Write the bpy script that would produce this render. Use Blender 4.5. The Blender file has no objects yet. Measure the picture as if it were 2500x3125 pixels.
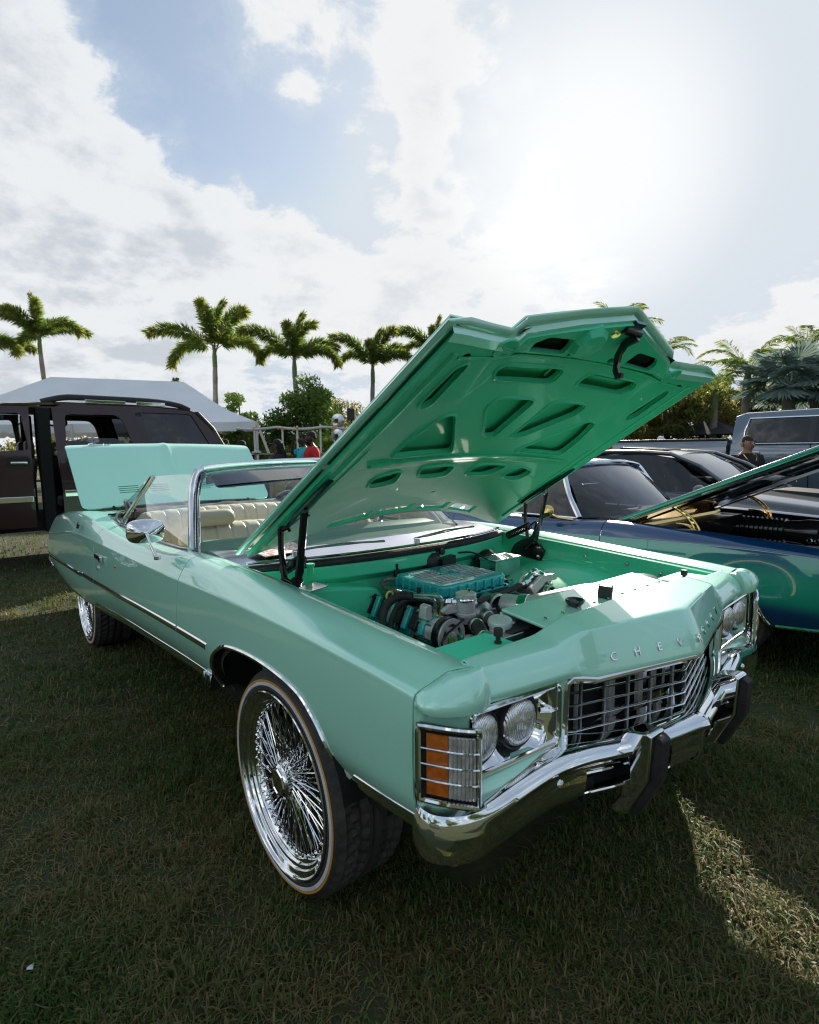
# Car show on a lawn: mint green convertible with its hood up, backlit by a low sun.
# Units are metres. +X is the way the convertible faces, Z is up, the lawn is z = 0.
import bpy, bmesh, math, random
import numpy as np
from mathutils import Vector, Matrix, Euler

random.seed(7); rng = np.random.default_rng(11)
SC = bpy.context.scene
COL = SC.collection
R = math.radians

# ------------------------------------------------------------------ camera
cam_d = bpy.data.cameras.new('camera'); cam = bpy.data.objects.new('camera', cam_d); COL.objects.link(cam)
cam.location = (1.6281, -1.7602, 1.4561)
cam.rotation_euler = (R(83.7239), R(0.4959), R(50.161))
cam_d.sensor_fit = 'HORIZONTAL'; cam_d.sensor_width = 36.0; cam_d.lens = 24.619
cam_d.clip_start = 0.05; cam_d.clip_end = 2000
cam_d.dof.use_dof = True; cam_d.dof.focus_distance = 2.6; cam_d.dof.aperture_fstop = 6.3
SC.camera = cam

# ------------------------------------------------------------------ sky and sun
SUN_DIR = Vector((-0.488, 0.753, 0.400)).normalized()
SUN_EL = math.asin(SUN_DIR.z); SUN_AZ = math.atan2(SUN_DIR.x, SUN_DIR.y)
SKY_STRENGTH = 0.068
W = bpy.data.worlds.new('World'); SC.world = W; W.use_nodes = True
nt = W.node_tree; nt.nodes.clear()
def N(tree, t, **kw):
    n = tree.nodes.new(t)
    for k, v in kw.items():
        if k.startswith('i_'): n.inputs[k[2:]].default_value = v
        else: setattr(n, k, v)
    return n
def Lk(tree, a, b): tree.links.new(a, b)
def math_node(tree, op, a, b=None, c=None, clamp=False):
    n = tree.nodes.new('ShaderNodeMath'); n.operation = op; n.use_clamp = clamp
    for i, v in enumerate((a, b, c)):
        if v is None: continue
        if isinstance(v, (int, float)): n.inputs[i].default_value = v
        else: tree.links.new(v, n.inputs[i])
    return n.outputs[0]
def maprange(tree, v, a, b, c, d, smooth=True):
    n = tree.nodes.new('ShaderNodeMapRange'); n.interpolation_type = 'SMOOTHSTEP' if smooth else 'LINEAR'
    tree.links.new(v, n.inputs['Value'])
    for k, x in zip(('From Min', 'From Max', 'To Min', 'To Max'), (a, b, c, d)): n.inputs[k].default_value = x
    return n.outputs['Result']
def mixcol(tree, f, a, b):
    n = tree.nodes.new('ShaderNodeMix'); n.data_type = 'RGBA'
    for sock, v in ((n.inputs[0], f), (n.inputs[6], a), (n.inputs[7], b)):
        if isinstance(v, (int, float)): sock.default_value = v
        elif isinstance(v, (tuple, list)): sock.default_value = (*v[:3], 1)
        else: tree.links.new(v, sock)
    return n.outputs[2]

sky = N(nt, 'ShaderNodeTexSky', sky_type='NISHITA', sun_disc=False)
sky.sun_elevation = SUN_EL; sky.sun_rotation = SUN_AZ
sky.air_density = 1.0; sky.dust_density = .7; sky.ozone_density = 1.5
tc = N(nt, 'ShaderNodeTexCoord')
nrm = N(nt, 'ShaderNodeVectorMath', operation='NORMALIZE'); Lk(nt, tc.outputs['Generated'], nrm.inputs[0])
DIR = nrm.outputs[0]
sep = N(nt, 'ShaderNodeSeparateXYZ'); Lk(nt, DIR, sep.inputs[0])
# clouds lie on a layer overhead: project the view direction on to it so that they flatten to the horizon
zz = math_node(nt, 'ADD', math_node(nt, 'MAXIMUM', sep.outputs[2], 0.0), 0.30)
cx = math_node(nt, 'DIVIDE', sep.outputs[0], zz); cy = math_node(nt, 'DIVIDE', sep.outputs[1], zz)
cmb = N(nt, 'ShaderNodeCombineXYZ'); Lk(nt, cx, cmb.inputs[0]); Lk(nt, cy, cmb.inputs[1])
def fbm(vec, scale, detail, rough, off=0.0, dist=0.0):
    mp = N(nt, 'ShaderNodeMapping'); mp.inputs['Location'].default_value = (off, off * .7, off * .3); Lk(nt, vec, mp.inputs[0])
    n = N(nt, 'ShaderNodeTexNoise'); Lk(nt, mp.outputs[0], n.inputs['Vector'])
    n.inputs['Scale'].default_value = scale; n.inputs['Detail'].default_value = detail
    n.inputs['Roughness'].default_value = rough; n.inputs['Distortion'].default_value = dist
    return n.outputs['Fac']
# cloud banks: (direction, inner angle, outer angle, weight)
BANKS = [((-.94, .02, .36), 9, 24, .50), ((-.955, .13, .30), 5, 13, .36), ((-.972, .16, .20), 8, 20, .40),
         ((-.99, -.25, .25), 12, 40, .40), ((-.75, .376, .60), 3, 9, .30), ((-.655, .45, .60), 5, 11, .42), ((-.60, .585, .55), 4, 8, .38),
         ((-.717, .572, .405), 1, 4, .42), ((-.67, .63, .395), 1, 4, .40), ((-.735, .52, .45), .8, 3, .34), ((-.66, .60, .47), .8, 3.5, .34), ((-.76, .43, .50), .6, 2.4, .3),
         ((-.87, .40, .30), 3, 10, .32), ((-.79, .55, .29), 3, 10, .32), ((-.68, .67, .30), 3, 10, .32), ((-.85, .45, .15), 6, 18, .42), ((-.62, .75, .2), 5, 15, .26),
         ((-.50, .80, .34), 3, 9, .16), ((-.36, .91, .2), 2, 7, .34), ((-.28, .95, .15), 3, 8, .36), ((-.23, .95, .21), 1, 5, .34),
         ((.6, -.5, .62), 10, 35, .30), ((.9, .3, .3), 8, 30, .25), ((-.3, -.8, .5), 10, 35, .34), ((.2, .5, .85), 5, 30, .2)]
HOLES = [((-.82, .31, .475), 4, 13, .36), ((-.755, .535, .378), 1.5, 6, .30), ((-.745, .47, .47), 2, 8, .22), ((-.33, .85, .41), 6, 17, .32), ((-.76, .22, .6), 2, 8, .25), ((-.62, .66, .43), 2, 6, .22), ((-.36, .80, .48), 5, 14, .3), ((-.42, .87, .27), 2, 6, .12)]
acc = None
for sgn, lst in ((1, BANKS), (-1, HOLES)):
    for d, ri, ro, w in lst:
        d = Vector(d).normalized()
        dp = N(nt, 'ShaderNodeVectorMath', operation='DOT_PRODUCT'); Lk(nt, DIR, dp.inputs[0]); dp.inputs[1].default_value = d
        v = maprange(nt, dp.outputs['Value'], math.cos(R(ro)), math.cos(R(ri)), 0.0, sgn * w)
        acc = v if acc is None else math_node(nt, 'ADD', acc, v)
big = fbm(cmb.outputs[0], 3.4, 12, .66, 3.1, .25)
fine = fbm(cmb.outputs[0], 10.0, 9, .66, 9.7, .35)
fld = math_node(nt, 'ADD', math_node(nt, 'ADD', math_node(nt, 'MULTIPLY', big, 1.7), math_node(nt, 'MULTIPLY', fine, .9)), math_node(nt, 'SUBTRACT', acc, 1.36))
cover = maprange(nt, fld, .20, .44, 0.0, 1.0)
thin = maprange(nt, fld, -.25, .40, 0.42, .80)
# brighter towards the sun, greyer where the bank is thick
sdp = N(nt, 'ShaderNodeVectorMath', operation='DOT_PRODUCT'); Lk(nt, DIR, sdp.inputs[0]); sdp.inputs[1].default_value = SUN_DIR
glow1 = maprange(nt, sdp.outputs['Value'], math.cos(R(40)), 1.0, 0.0, 1.0)
glow2 = maprange(nt, sdp.outputs['Value'], math.cos(R(17)), 1.0, 0.0, 1.0)
thick = maprange(nt, fld, .44, .98, 0.0, 1.0)
shade = math_node(nt, 'MULTIPLY', thick, maprange(nt, fbm(cmb.outputs[0], 4.2, 9, .62, 21.3), .38, .58, .9, .0))
anti = maprange(nt, sdp.outputs['Value'], .35, -.7, 0.0, 1.0)   # front-lit clouds opposite the sun, out of view, brightened further to light the car
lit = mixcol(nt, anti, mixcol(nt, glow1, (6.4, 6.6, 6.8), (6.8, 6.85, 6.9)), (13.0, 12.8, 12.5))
grey = mixcol(nt, glow1, (4.3, 4.65, 5.1), (5.7, 5.9, 6.2))
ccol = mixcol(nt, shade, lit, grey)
skyd = N(nt, 'ShaderNodeVectorMath', operation='MINIMUM'); Lk(nt, sky.outputs[0], skyd.inputs[0]); skyd.inputs[1].default_value = (5.5, 5.9, 6.4)
c1 = mixcol(nt, thin, skyd.outputs[0], mixcol(nt, glow1, (4.1, 4.9, 5.8), (5.5, 6.0, 6.5)))
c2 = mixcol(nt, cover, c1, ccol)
gl_ = math_node(nt, 'MULTIPLY', math_node(nt, 'POWER', glow2, 2.2), maprange(nt, fld, -.3, .35, .70, 1.0))
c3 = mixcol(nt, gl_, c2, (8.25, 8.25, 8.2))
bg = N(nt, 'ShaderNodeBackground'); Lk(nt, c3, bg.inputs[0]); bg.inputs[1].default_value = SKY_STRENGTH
wo = N(nt, 'ShaderNodeOutputWorld'); Lk(nt, bg.outputs[0], wo.inputs[0])

sun_d = bpy.data.lights.new('sun', 'SUN'); sun_d.energy = 4.8; sun_d.angle = R(0.6); sun_d.color = (1.0, .91, .78)
sun = bpy.data.objects.new('sun', sun_d); COL.objects.link(sun)
sun.rotation_euler = (-SUN_DIR).to_track_quat('-Z', 'Y').to_euler(); sun.location = (0, 0, 30)

SC.view_settings.view_transform = 'Standard'; SC.view_settings.look = 'None'
SC.view_settings.exposure = 0.95; SC.view_settings.gamma = 1.0; SC.view_settings.use_curve_mapping = False
SC.render.engine = 'CYCLES'
SC.cycles.use_denoising = True; SC.cycles.filter_width = 1.15
SC.cycles.max_bounces = 10; SC.cycles.transparent_max_bounces = 24; SC.cycles.glossy_bounces = 6; SC.cycles.transmission_bounces = 8
SC.cycles.sample_clamp_indirect = 6.0; SC.cycles.caustics_reflective = False; SC.cycles.caustics_refractive = False

# ------------------------------------------------------------------ materials
MATS = {}
def mat(name, col, rough=.5, metal=0.0, coat=0.0, spec=.5, noise=None, bump=0.0, bscale=80.0, trans=0.0, ior=1.45, sheen=0.0, emit=None):
    """principled material; noise = (scale, second colour, amount) mottles the colour; bump adds fine relief"""
    m = bpy.data.materials.new(name); m.use_nodes = True; t = m.node_tree; b = t.nodes['Principled BSDF']
    b.inputs['Base Color'].default_value = (*col, 1); b.inputs['Roughness'].default_value = rough; b.inputs['Metallic'].default_value = metal
    b.inputs['Coat Weight'].default_value = coat; b.inputs['Coat Roughness'].default_value = .03
    b.inputs['Specular IOR Level'].default_value = spec; b.inputs['IOR'].default_value = ior
    b.inputs['Transmission Weight'].default_value = trans; b.inputs['Sheen Weight'].default_value = sheen
    tcn = None
    if noise or bump:
        tcn = N(t, 'ShaderNodeTexCoord')
    if noise:
        sc_, c2_, amt = noise
        n = N(t, 'ShaderNodeTexNoise'); Lk(t, tcn.outputs['Object'], n.inputs['Vector']); n.inputs['Scale'].default_value = sc_; n.inputs['Detail'].default_value = 6
        f = maprange(t, n.outputs['Fac'], .35, .68, 0.0, amt)
        Lk(t, mixcol(t, f, col, c2_), b.inputs['Base Color'])
    if bump:
        n = N(t, 'ShaderNodeTexNoise'); Lk(t, tcn.outputs['Object'], n.inputs['Vector']); n.inputs['Scale'].default_value = bscale; n.inputs['Detail'].default_value = 4
        bp_ = N(t, 'ShaderNodeBump'); bp_.inputs['Strength'].default_value = bump; bp_.inputs['Distance'].default_value = .01
        Lk(t, n.outputs['Fac'], bp_.inputs['Height']); Lk(t, bp_.outputs[0], b.inputs['Normal'])
    if emit:
        b.inputs['Emission Color'].default_value = (*emit[0], 1); b.inputs['Emission Strength'].default_value = emit[1]
    MATS[name] = m
    return m

def paint(name, col, flake, metal=.35, rough=.32, coat=1.0):
    """metallic car paint: flake sparkle under a clear coat with a faint orange peel and a little dust"""
    m = mat(name, col, rough, metal, coat); t = m.node_tree; b = t.nodes['Principled BSDF']
    tcn = N(t, 'ShaderNodeTexCoord')
    v = N(t, 'ShaderNodeTexVoronoi'); v.inputs['Scale'].default_value = 900; Lk(t, tcn.outputs['Object'], v.inputs['Vector'])
    f = maprange(t, v.outputs['Distance'], .0, .8, .55, .0)
    Lk(t, mixcol(t, f, col, flake), b.inputs['Base Color'])
    n = N(t, 'ShaderNodeTexNoise'); n.inputs['Scale'].default_value = 5.0; n.inputs['Detail'].default_value = 6; n.inputs['Roughness'].default_value = .7
    Lk(t, tcn.outputs['Object'], n.inputs['Vector'])
    Lk(t, maprange(t, n.outputs['Fac'], .35, .75, .004, .04), b.inputs['Coat Roughness']); b.inputs['Coat IOR'].default_value = 1.75
    n2 = N(t, 'ShaderNodeTexNoise'); n2.inputs['Scale'].default_value = 2.4; n2.inputs['Detail'].default_value = 2; Lk(t, tcn.outputs['Object'], n2.inputs['Vector'])
    bp_ = N(t, 'ShaderNodeBump'); bp_.inputs['Strength'].default_value = .05; bp_.inputs['Distance'].default_value = .02; Lk(t, n2.outputs['Fac'], bp_.inputs['Height'])
    Lk(t, bp_.outputs[0], b.inputs['Coat Normal'])
    return m

def glass(name, tint, density, rough=.0, refl=1.0, gain=1.6):
    """thin pane: mostly see-through, mirror-like at glancing angles"""
    m = bpy.data.materials.new(name); m.use_nodes = True; t = m.node_tree; t.nodes.clear()
    tr = N(t, 'ShaderNodeBsdfTransparent'); tr.inputs[0].default_value = (*tint, 1)
    gl = N(t, 'ShaderNodeBsdfGlossy'); gl.inputs['Roughness'].default_value = rough; gl.inputs[0].default_value = (refl, refl, refl, 1)
    fr = N(t, 'ShaderNodeFresnel'); fr.inputs['IOR'].default_value = 1.5
    f = math_node(t, 'MULTIPLY', fr.outputs[0], gain, clamp=True)
    mx = N(t, 'ShaderNodeMixShader'); Lk(t, f, mx.inputs[0]); Lk(t, tr.outputs[0], mx.inputs[1]); Lk(t, gl.outputs[0], mx.inputs[2])
    o = N(t, 'ShaderNodeOutputMaterial'); Lk(t, mx.outputs[0], o.inputs[0]); MATS[name] = m
    return m

def leaf_mat(name, c1, c2, trans=.35, rough=.5):
    m = bpy.data.materials.new(name); m.use_nodes = True; t = m.node_tree; b = t.nodes['Principled BSDF']; o = t.nodes['Material Output']
    at = N(t, 'ShaderNodeAttribute', attribute_name='tint')
    col = mixcol(t, at.outputs['Fac'], c1, c2)
    Lk(t, col, b.inputs['Base Color']); b.inputs['Roughness'].default_value = rough; b.inputs['Specular IOR Level'].default_value = .35
    tl = N(t, 'ShaderNodeBsdfTranslucent'); Lk(t, col, tl.inputs[0])
    mx = N(t, 'ShaderNodeMixShader'); mx.inputs[0].default_value = trans
    Lk(t, b.outputs[0], mx.inputs[1]); Lk(t, tl.outputs[0], mx.inputs[2]); Lk(t, mx.outputs[0], o.inputs[0]); MATS[name] = m
    return m

MINT = paint('mint_paint', (.40, .84, .66), (.60, .93, .80), metal=.12, rough=.28)
MINT2 = paint('mint_bounce_paint', (.075, .70, .41), (.14, .76, .50), metal=.0, rough=.45, coat=.18); MINT2.node_tree.nodes['Principled BSDF'].inputs['Specular IOR Level'].default_value = .22  # deeper mint: the green bounce light under the hood is in this colour
CHROME = mat('chrome', (.86, .87, .88), .05, 1.0, noise=(9, (.74, .75, .77), .6))
CHROME_D = mat('dull_chrome', (.62, .63, .64), .18, 1.0, noise=(30, (.45, .45, .46), .7))
ALU = mat('cast_aluminium', (.60, .61, .61), .34, 1.0, noise=(40, (.42, .42, .43), .8), bump=.15, bscale=300)
ALU_P = mat('polished_aluminium', (.84, .85, .85), .24, 1.0, noise=(20, (.6, .6, .6), .6))
BRUSHED = mat('brushed_aluminium', (.82, .82, .81), .42, .55, noise=(60, (.66, .66, .66), .6))
BLACK = mat('black_enamel', (.012, .012, .013), .22, 0, coat=.6)
BLACKR = mat('black_rubber', (.018, .018, .019), .62, noise=(25, (.04, .038, .035), .7), bump=.2, bscale=120)
BLACKM = mat('black_plastic', (.02, .02, .021), .42, bump=.1, bscale=200)
DARK = mat('underbody_black', (.008, .008, .008), .9)
TEAL = mat('teal_enamel', (.025, .46, .47), .28, .1, coat=.8, noise=(14, (.04, .54, .54), .8), bump=.08, bscale=220)
TYRE = mat('tyre_rubber', (.030, .029, .028), .68, noise=(9, (.06, .055, .047), .8), bump=.25, bscale=160)
WHITEW = mat('whitewall', (.62, .62, .64), .55, noise=(18, (.48, .48, .48), .7))
GOLDW = mat('mustard_ring', (.62, .30, .04), .5, noise=(18, (.5, .24, .05), .7))
GOLD = mat('gold_plate', (.86, .58, .22), .2, 1.0)
CREAM = mat('cream_vinyl', (.66, .60, .45), .42, bump=.12, bscale=260, noise=(5, (.56, .50, .37), .7))
DASHG = mat('green_dash_pad', (.16, .33, .24), .5, bump=.1, bscale=240)
AMBER = mat('amber_lens', (.75, .19, .02), .12, 0, coat=1.0, noise=(60, (.5, .10, .01), .8), trans=.25)
CLEARL = mat('clear_lens', (.70, .68, .66), .10, .35, coat=1.0, noise=(50, (.4, .38, .37), .8))
REDL = mat('red_lens', (.55, .015, .01), .12, 0, coat=1.0)
GLASS = glass('clear_glass', (.90, .96, .93), 0)
GLASST = glass('tinted_glass', (.36, .62, .66), 0)
GLASSD = glass('dark_glass', (.10, .11, .12), 0)
WSGL = glass('windscreen_glass', (.90, .96, .93), 0, gain=.8)
LAMPGL = glass('lamp_glass', (.95, .96, .97), 0)
HOSE = mat('braided_hose', (.33, .30, .25), .45, .6, noise=(220, (.12, .11, .09), .9), bump=.4, bscale=400)
YEL = mat('yellow_plastic', (.75, .58, .16), .35)
REDC = mat('red_clip', (.45, .04, .03), .4)
PAPER = mat('printed_card', (.75, .72, .70), .6, noise=(60, (.35, .05, .08), .9))
# ------------------------------------------------------------------ mesh helpers
class G:
    """collects vertices and faces, each face with a material slot"""
    def __init__(s): s.V = []; s.F = []; s.M = []; s.m = 0
    def add(s, V, F):
        o = len(s.V); s.V += [tuple(map(float, v)) for v in V]
        for f in F: s.F.append(tuple(i + o for i in f)); s.M.append(s.m)
        return s
    def box(s, c, d, rot=None):
        hx, hy, hz = d[0] / 2, d[1] / 2, d[2] / 2
        P = [Vector((x, y, z)) for x in (-hx, hx) for y in (-hy, hy) for z in (-hz, hz)]
        if rot is not None:
            E_ = Euler(rot).to_matrix(); P = [E_ @ p for p in P]
        c = Vector(c)
        return s.add([p + c for p in P], [(0, 1, 3, 2), (4, 6, 7, 5), (0, 4, 5, 1), (2, 3, 7, 6), (0, 2, 6, 4), (1, 5, 7, 3)])
    def tube(s, pts, r, n=8, caps=True, closed=False, flat=None):
        """sweep a round (or flat=(a,b) elliptical) section along a polyline; r may be a list"""
        P = [Vector(p) for p in pts]; k = len(P)
        rr = list(r) if isinstance(r, (list, tuple)) else [r] * k
        T = []
        for i in range(k):
            a = P[(i - 1) % k] if (closed or i > 0) else P[i]; b = P[(i + 1) % k] if (closed or i < k - 1) else P[i]
            t = (b - a); T.append(t.normalized() if t.length > 1e-9 else Vector((0, 0, 1)))
        up = Vector((0, 0, 1)) if abs(T[0].z) < .9 else Vector((0, 1, 0))
        u = T[0].cross(up).normalized(); V = []; F = []
        for i in range(k):
            u = (u - T[i] * u.dot(T[i])); u = u.normalized() if u.length > 1e-6 else T[i].orthogonal().normalized(); v = T[i].cross(u)
            fa, fb = flat if flat else (1, 1)
            for j in range(n):
                a = 2 * math.pi * j / n; V.append(P[i] + u * (rr[i] * fa * math.cos(a)) + v * (rr[i] * fb * math.sin(a)))
        for i in range(k if closed else k - 1):
            for j in range(n):
                a = i * n + j; b = i * n + (j + 1) % n; c = ((i + 1) % k) * n + (j + 1) % n; d = ((i + 1) % k) * n + j
                F.append((a, b, c, d))
        if caps and not closed: F.append(tuple(range(n - 1, -1, -1))); F.append(tuple((k - 1) * n + j for j in range(n)))
        return s.add(V, F)
    def cyl(s, a, b, r0, r1=None, n=16, caps=True): return s.tube([a, b], [r0, r0 if r1 is None else r1], n, caps)
    def lathe(s, prof, c, axis=(0, 0, 1), n=32, closed=False, caps=False):
        """prof = [(radius, height along axis)]"""
        ax = Vector(axis).normalized(); u = ax.orthogonal().normalized(); v = ax.cross(u); c = Vector(c); V = []; F = []; k = len(prof)
        for r, h in prof:
            for j in range(n):
                a = 2 * math.pi * j / n; V.append(c + ax * h + (u * math.cos(a) + v * math.sin(a)) * r)
        for i in range(k if closed else k - 1):
            for j in range(n): F.append((i * n + j, i * n + (j + 1) % n, ((i + 1) % k) * n + (j + 1) % n, ((i + 1) % k) * n + j))
        if caps: F.append(tuple(range(n - 1, -1, -1))); F.append(tuple((k - 1) * n + j for j in range(n)))
        return s.add(V, F)
    def grid(s, rows, flip=False, skip=None):
        n = len(rows[0]); V = [p for r in rows for p in r]; F = []
        for i in range(len(rows) - 1):
            for j in range(n - 1):
                if skip and skip(i, j): continue
                f = (i * n + j, i * n + j + 1, (i + 1) * n + j + 1, (i + 1) * n + j); F.append(f[::-1] if flip else f)
        return s.add(V, F)
    def prism(s, poly, fn, t0, t1):
        """2-D outline, fn(u,v,t) -> point; solid between t0 and t1"""
        k = len(poly); V = [fn(u, v, t0) for u, v in poly] + [fn(u, v, t1) for u, v in poly]
        return s.add(V, [tuple(range(k - 1, -1, -1)), tuple(range(k, 2 * k))] + [(i, (i + 1) % k, k + (i + 1) % k, k + i) for i in range(k)])
    def ell(s, c, r, n=14, m=9, rot=None):
        V = []; F = []; c = Vector(c); E_ = Euler(rot).to_matrix() if rot is not None else Matrix.Identity(3)
        for i in range(m + 1):
            a = math.pi * i / m
            for j in range(n):
                b = 2 * math.pi * j / n; V.append(c + E_ @ Vector((r[0] * math.sin(a) * math.cos(b), r[1] * math.sin(a) * math.sin(b), r[2] * math.cos(a))))
        for i in range(m):
            for j in range(n): F.append((i * n + j, i * n + (j + 1) % n, (i + 1) * n + (j + 1) % n, (i + 1) * n + j))
        return s.add(V, F)
    def mirror_y(s):
        o = len(s.V); n = len(s.F)
        s.V += [(x, -y, z) for x, y, z in s.V]
        for i in range(n): s.F.append(tuple(a + o for a in reversed(s.F[i]))); s.M.append(s.M[i])
        return s

def mesh_of(name, g, mats, smooth=35, clean=True):
    me = bpy.data.meshes.new(name); me.from_pydata(g.V, [], g.F)
    for m in (mats if isinstance(mats, (list, tuple)) else [mats]): me.materials.append(m)
    if len(me.materials) > 1: me.polygons.foreach_set('material_index', g.M)
    if clean:
        bm = bmesh.new(); bm.from_mesh(me); bmesh.ops.remove_doubles(bm, verts=bm.verts, dist=2e-5)
        bmesh.ops.dissolve_degenerate(bm, dist=1e-6, edges=bm.edges); bmesh.ops.recalc_face_normals(bm, faces=bm.faces); bm.to_mesh(me); bm.free()
    if smooth:
        me.polygons.foreach_set('use_smooth', [True] * len(me.polygons)); me.set_sharp_from_angle(angle=R(smooth))
    me.update()
    return me
def link(name, me, parent=None, loc=None, rot=None, scale=None):
    o = bpy.data.objects.new(name, me); COL.objects.link(o)
    if parent is not None: o.parent = parent
    if loc is not None: o.location = loc
    if rot is not None: o.rotation_euler = rot
    if scale is not None: o.scale = scale
    return o
def part(name, g, mats, parent=None, smooth=35, bevel=0.0, solid=0.0, sub=0, label=None, kind=None, segs=2, off=0.0, clean=True, **kw):
    o = link(name, mesh_of(name, g, mats, smooth, clean), parent, **kw)
    if solid:
        md = o.modifiers.new('solid', 'SOLIDIFY'); md.thickness = solid; md.offset = off
        es = o.modifiers.new('edges', 'EDGE_SPLIT'); es.split_angle = R(42); es.use_edge_sharp = False
    if bevel:
        if not solid: o.data.attributes.get('sharp_edge') and o.data.attributes.remove(o.data.attributes['sharp_edge'])
        md = o.modifiers.new('bevel', 'BEVEL'); md.width = bevel; md.segments = segs; md.limit_method = 'ANGLE'; md.angle_limit = R(32)
        wn = o.modifiers.new('normals', 'WEIGHTED_NORMAL'); wn.weight = 80; wn.keep_sharp = False
    if sub:
        md = o.modifiers.new('sub', 'SUBSURF'); md.levels = sub; md.render_levels = sub
    if label: o['label'] = label
    if kind: o['kind'] = kind
    return o
def thing(name, label, cat, loc=(0, 0, 0), rz=0.0, group=None):
    o = bpy.data.objects.new(name, None); COL.objects.link(o); o.location = loc; o.rotation_euler = (0, 0, rz); o.empty_display_size = .2
    o['label'] = label; o['category'] = cat
    if group: o['group'] = group
    return o
def copy_tree(o, loc, rz=None, label=None, parent=None):
    c = o.copy(); COL.objects.link(c)
    if parent is None:
        c.location = loc
        if rz is not None: c.rotation_euler = (0, 0, rz)
        if label: c['label'] = label
    else: c.parent = parent
    for ch in list(o.children): copy_tree(ch, None, parent=c)
    return c
def plate(name, outline, holes, thick, bevel, mats, parent=None, fn=None, cuts=(), smooth=30, label=None):
    """flat sheet with holes cut through it (a filled 2-D curve), optionally sliced at cuts [(axis,value)] and bent by fn"""
    cu = bpy.data.curves.new(name, 'CURVE'); cu.dimensions = '2D'; cu.fill_mode = 'BOTH'; cu.extrude = thick / 2
    for poly in [outline] + list(holes):
        sp = cu.splines.new('POLY'); sp.points.add(len(poly) - 1); sp.use_cyclic_u = True
        for p, (u, v) in zip(sp.points, poly): p.co = (u, v, 0, 1)
    tmp = bpy.data.objects.new(name, cu); me = bpy.data.meshes.new_from_object(tmp); bpy.data.objects.remove(tmp)
    bm = bmesh.new(); bm.from_mesh(me); bmesh.ops.remove_doubles(bm, verts=bm.verts, dist=1e-5)
    for ax, val in cuts:
        no = [0, 0, 0]; no[ax] = 1; co = [0, 0, 0]; co[ax] = val
        bmesh.ops.bisect_plane(bm, geom=bm.verts[:] + bm.edges[:] + bm.faces[:], plane_co=co, plane_no=no)
    if fn:
        for v in bm.verts: v.co = fn(*v.co)
    bmesh.ops.recalc_face_normals(bm, faces=bm.faces); bm.to_mesh(me); bm.free()
    for m in (mats if isinstance(mats, (list, tuple)) else [mats]): me.materials.append(m)
    me.polygons.foreach_set('use_smooth', [True] * len(me.polygons)); me.set_sharp_from_angle(angle=R(smooth))
    o = link(name, me, parent)
    if bevel:
        me.attributes.get('sharp_edge') and me.attributes.remove(me.attributes['sharp_edge'])
        md = o.modifiers.new('bevel', 'BEVEL'); md.width = bevel; md.segments = 2; md.limit_method = 'ANGLE'; md.angle_limit = R(50)
        wn = o.modifiers.new('normals', 'WEIGHTED_NORMAL'); wn.weight = 90; wn.keep_sharp = False
    if label: o['label'] = label
    return o
def rounded(poly, r, n=4):
    """round the corners of a 2-D outline"""
    out = []; k = len(poly)
    for i in range(k):
        p = Vector(poly[i]); a = Vector(poly[i - 1]) - p; b = Vector(poly[(i + 1) % k]) - p
        d = min(r, a.length * .45, b.length * .45); A = p + a.normalized() * d; B = p + b.normalized() * d
        for j in range(n + 1):
            t = j / n; q = A * (1 - t) ** 2 + p * 2 * t * (1 - t) + B * t * t; out.append((q.x, q.y))
    return out
def smooth_path(pts, n=6):
    """Catmull-Rom through the points"""
    P = [Vector(p) for p in pts]; out = []
    for i in range(len(P) - 1):
        a = P[max(i - 1, 0)]; b = P[i]; c = P[i + 1]; d = P[min(i + 2, len(P) - 1)]
        for j in range(n):
            t = j / n; out.append(.5 * ((2 * b) + (c - a) * t + (2 * a - 5 * b + 4 * c - d) * t * t + (3 * b - a - 3 * c + d) * t ** 3))
    out.append(P[-1]); return out
def ip(x, xs, ys):
    """smooth monotone-ish interpolation of a keyed curve"""
    return float(np.interp(x, xs, ys))
def text_mesh(name, body, size, ext, matl, parent, M, bevel=0.0, shear=0.0, align='CENTER', label=None, spacing=1.0):
    cu = bpy.data.curves.new(name, 'FONT'); cu.body = body; cu.size = size; cu.extrude = ext; cu.bevel_depth = bevel; cu.shear = shear
    cu.align_x = align; cu.align_y = 'CENTER'; cu.space_character = spacing; cu.resolution_u = 3
    tmp = bpy.data.objects.new(name, cu); me = bpy.data.meshes.new_from_object(tmp); bpy.data.objects.remove(tmp)
    me.materials.clear(); me.materials.append(matl); me.transform(M)
    o = link(name, me, parent)
    if label: o['label'] = label
    return o
def frame_M(o, x, y, z):
    """4x4 with the given axes and origin"""
    M = Matrix.Identity(4)
    for i, a in enumerate((x, y, z)):
        a = Vector(a).normalized()
        for r in range(3): M[r][i] = a[r]
    for r in range(3): M[r][3] = o[r]
    return M
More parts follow.
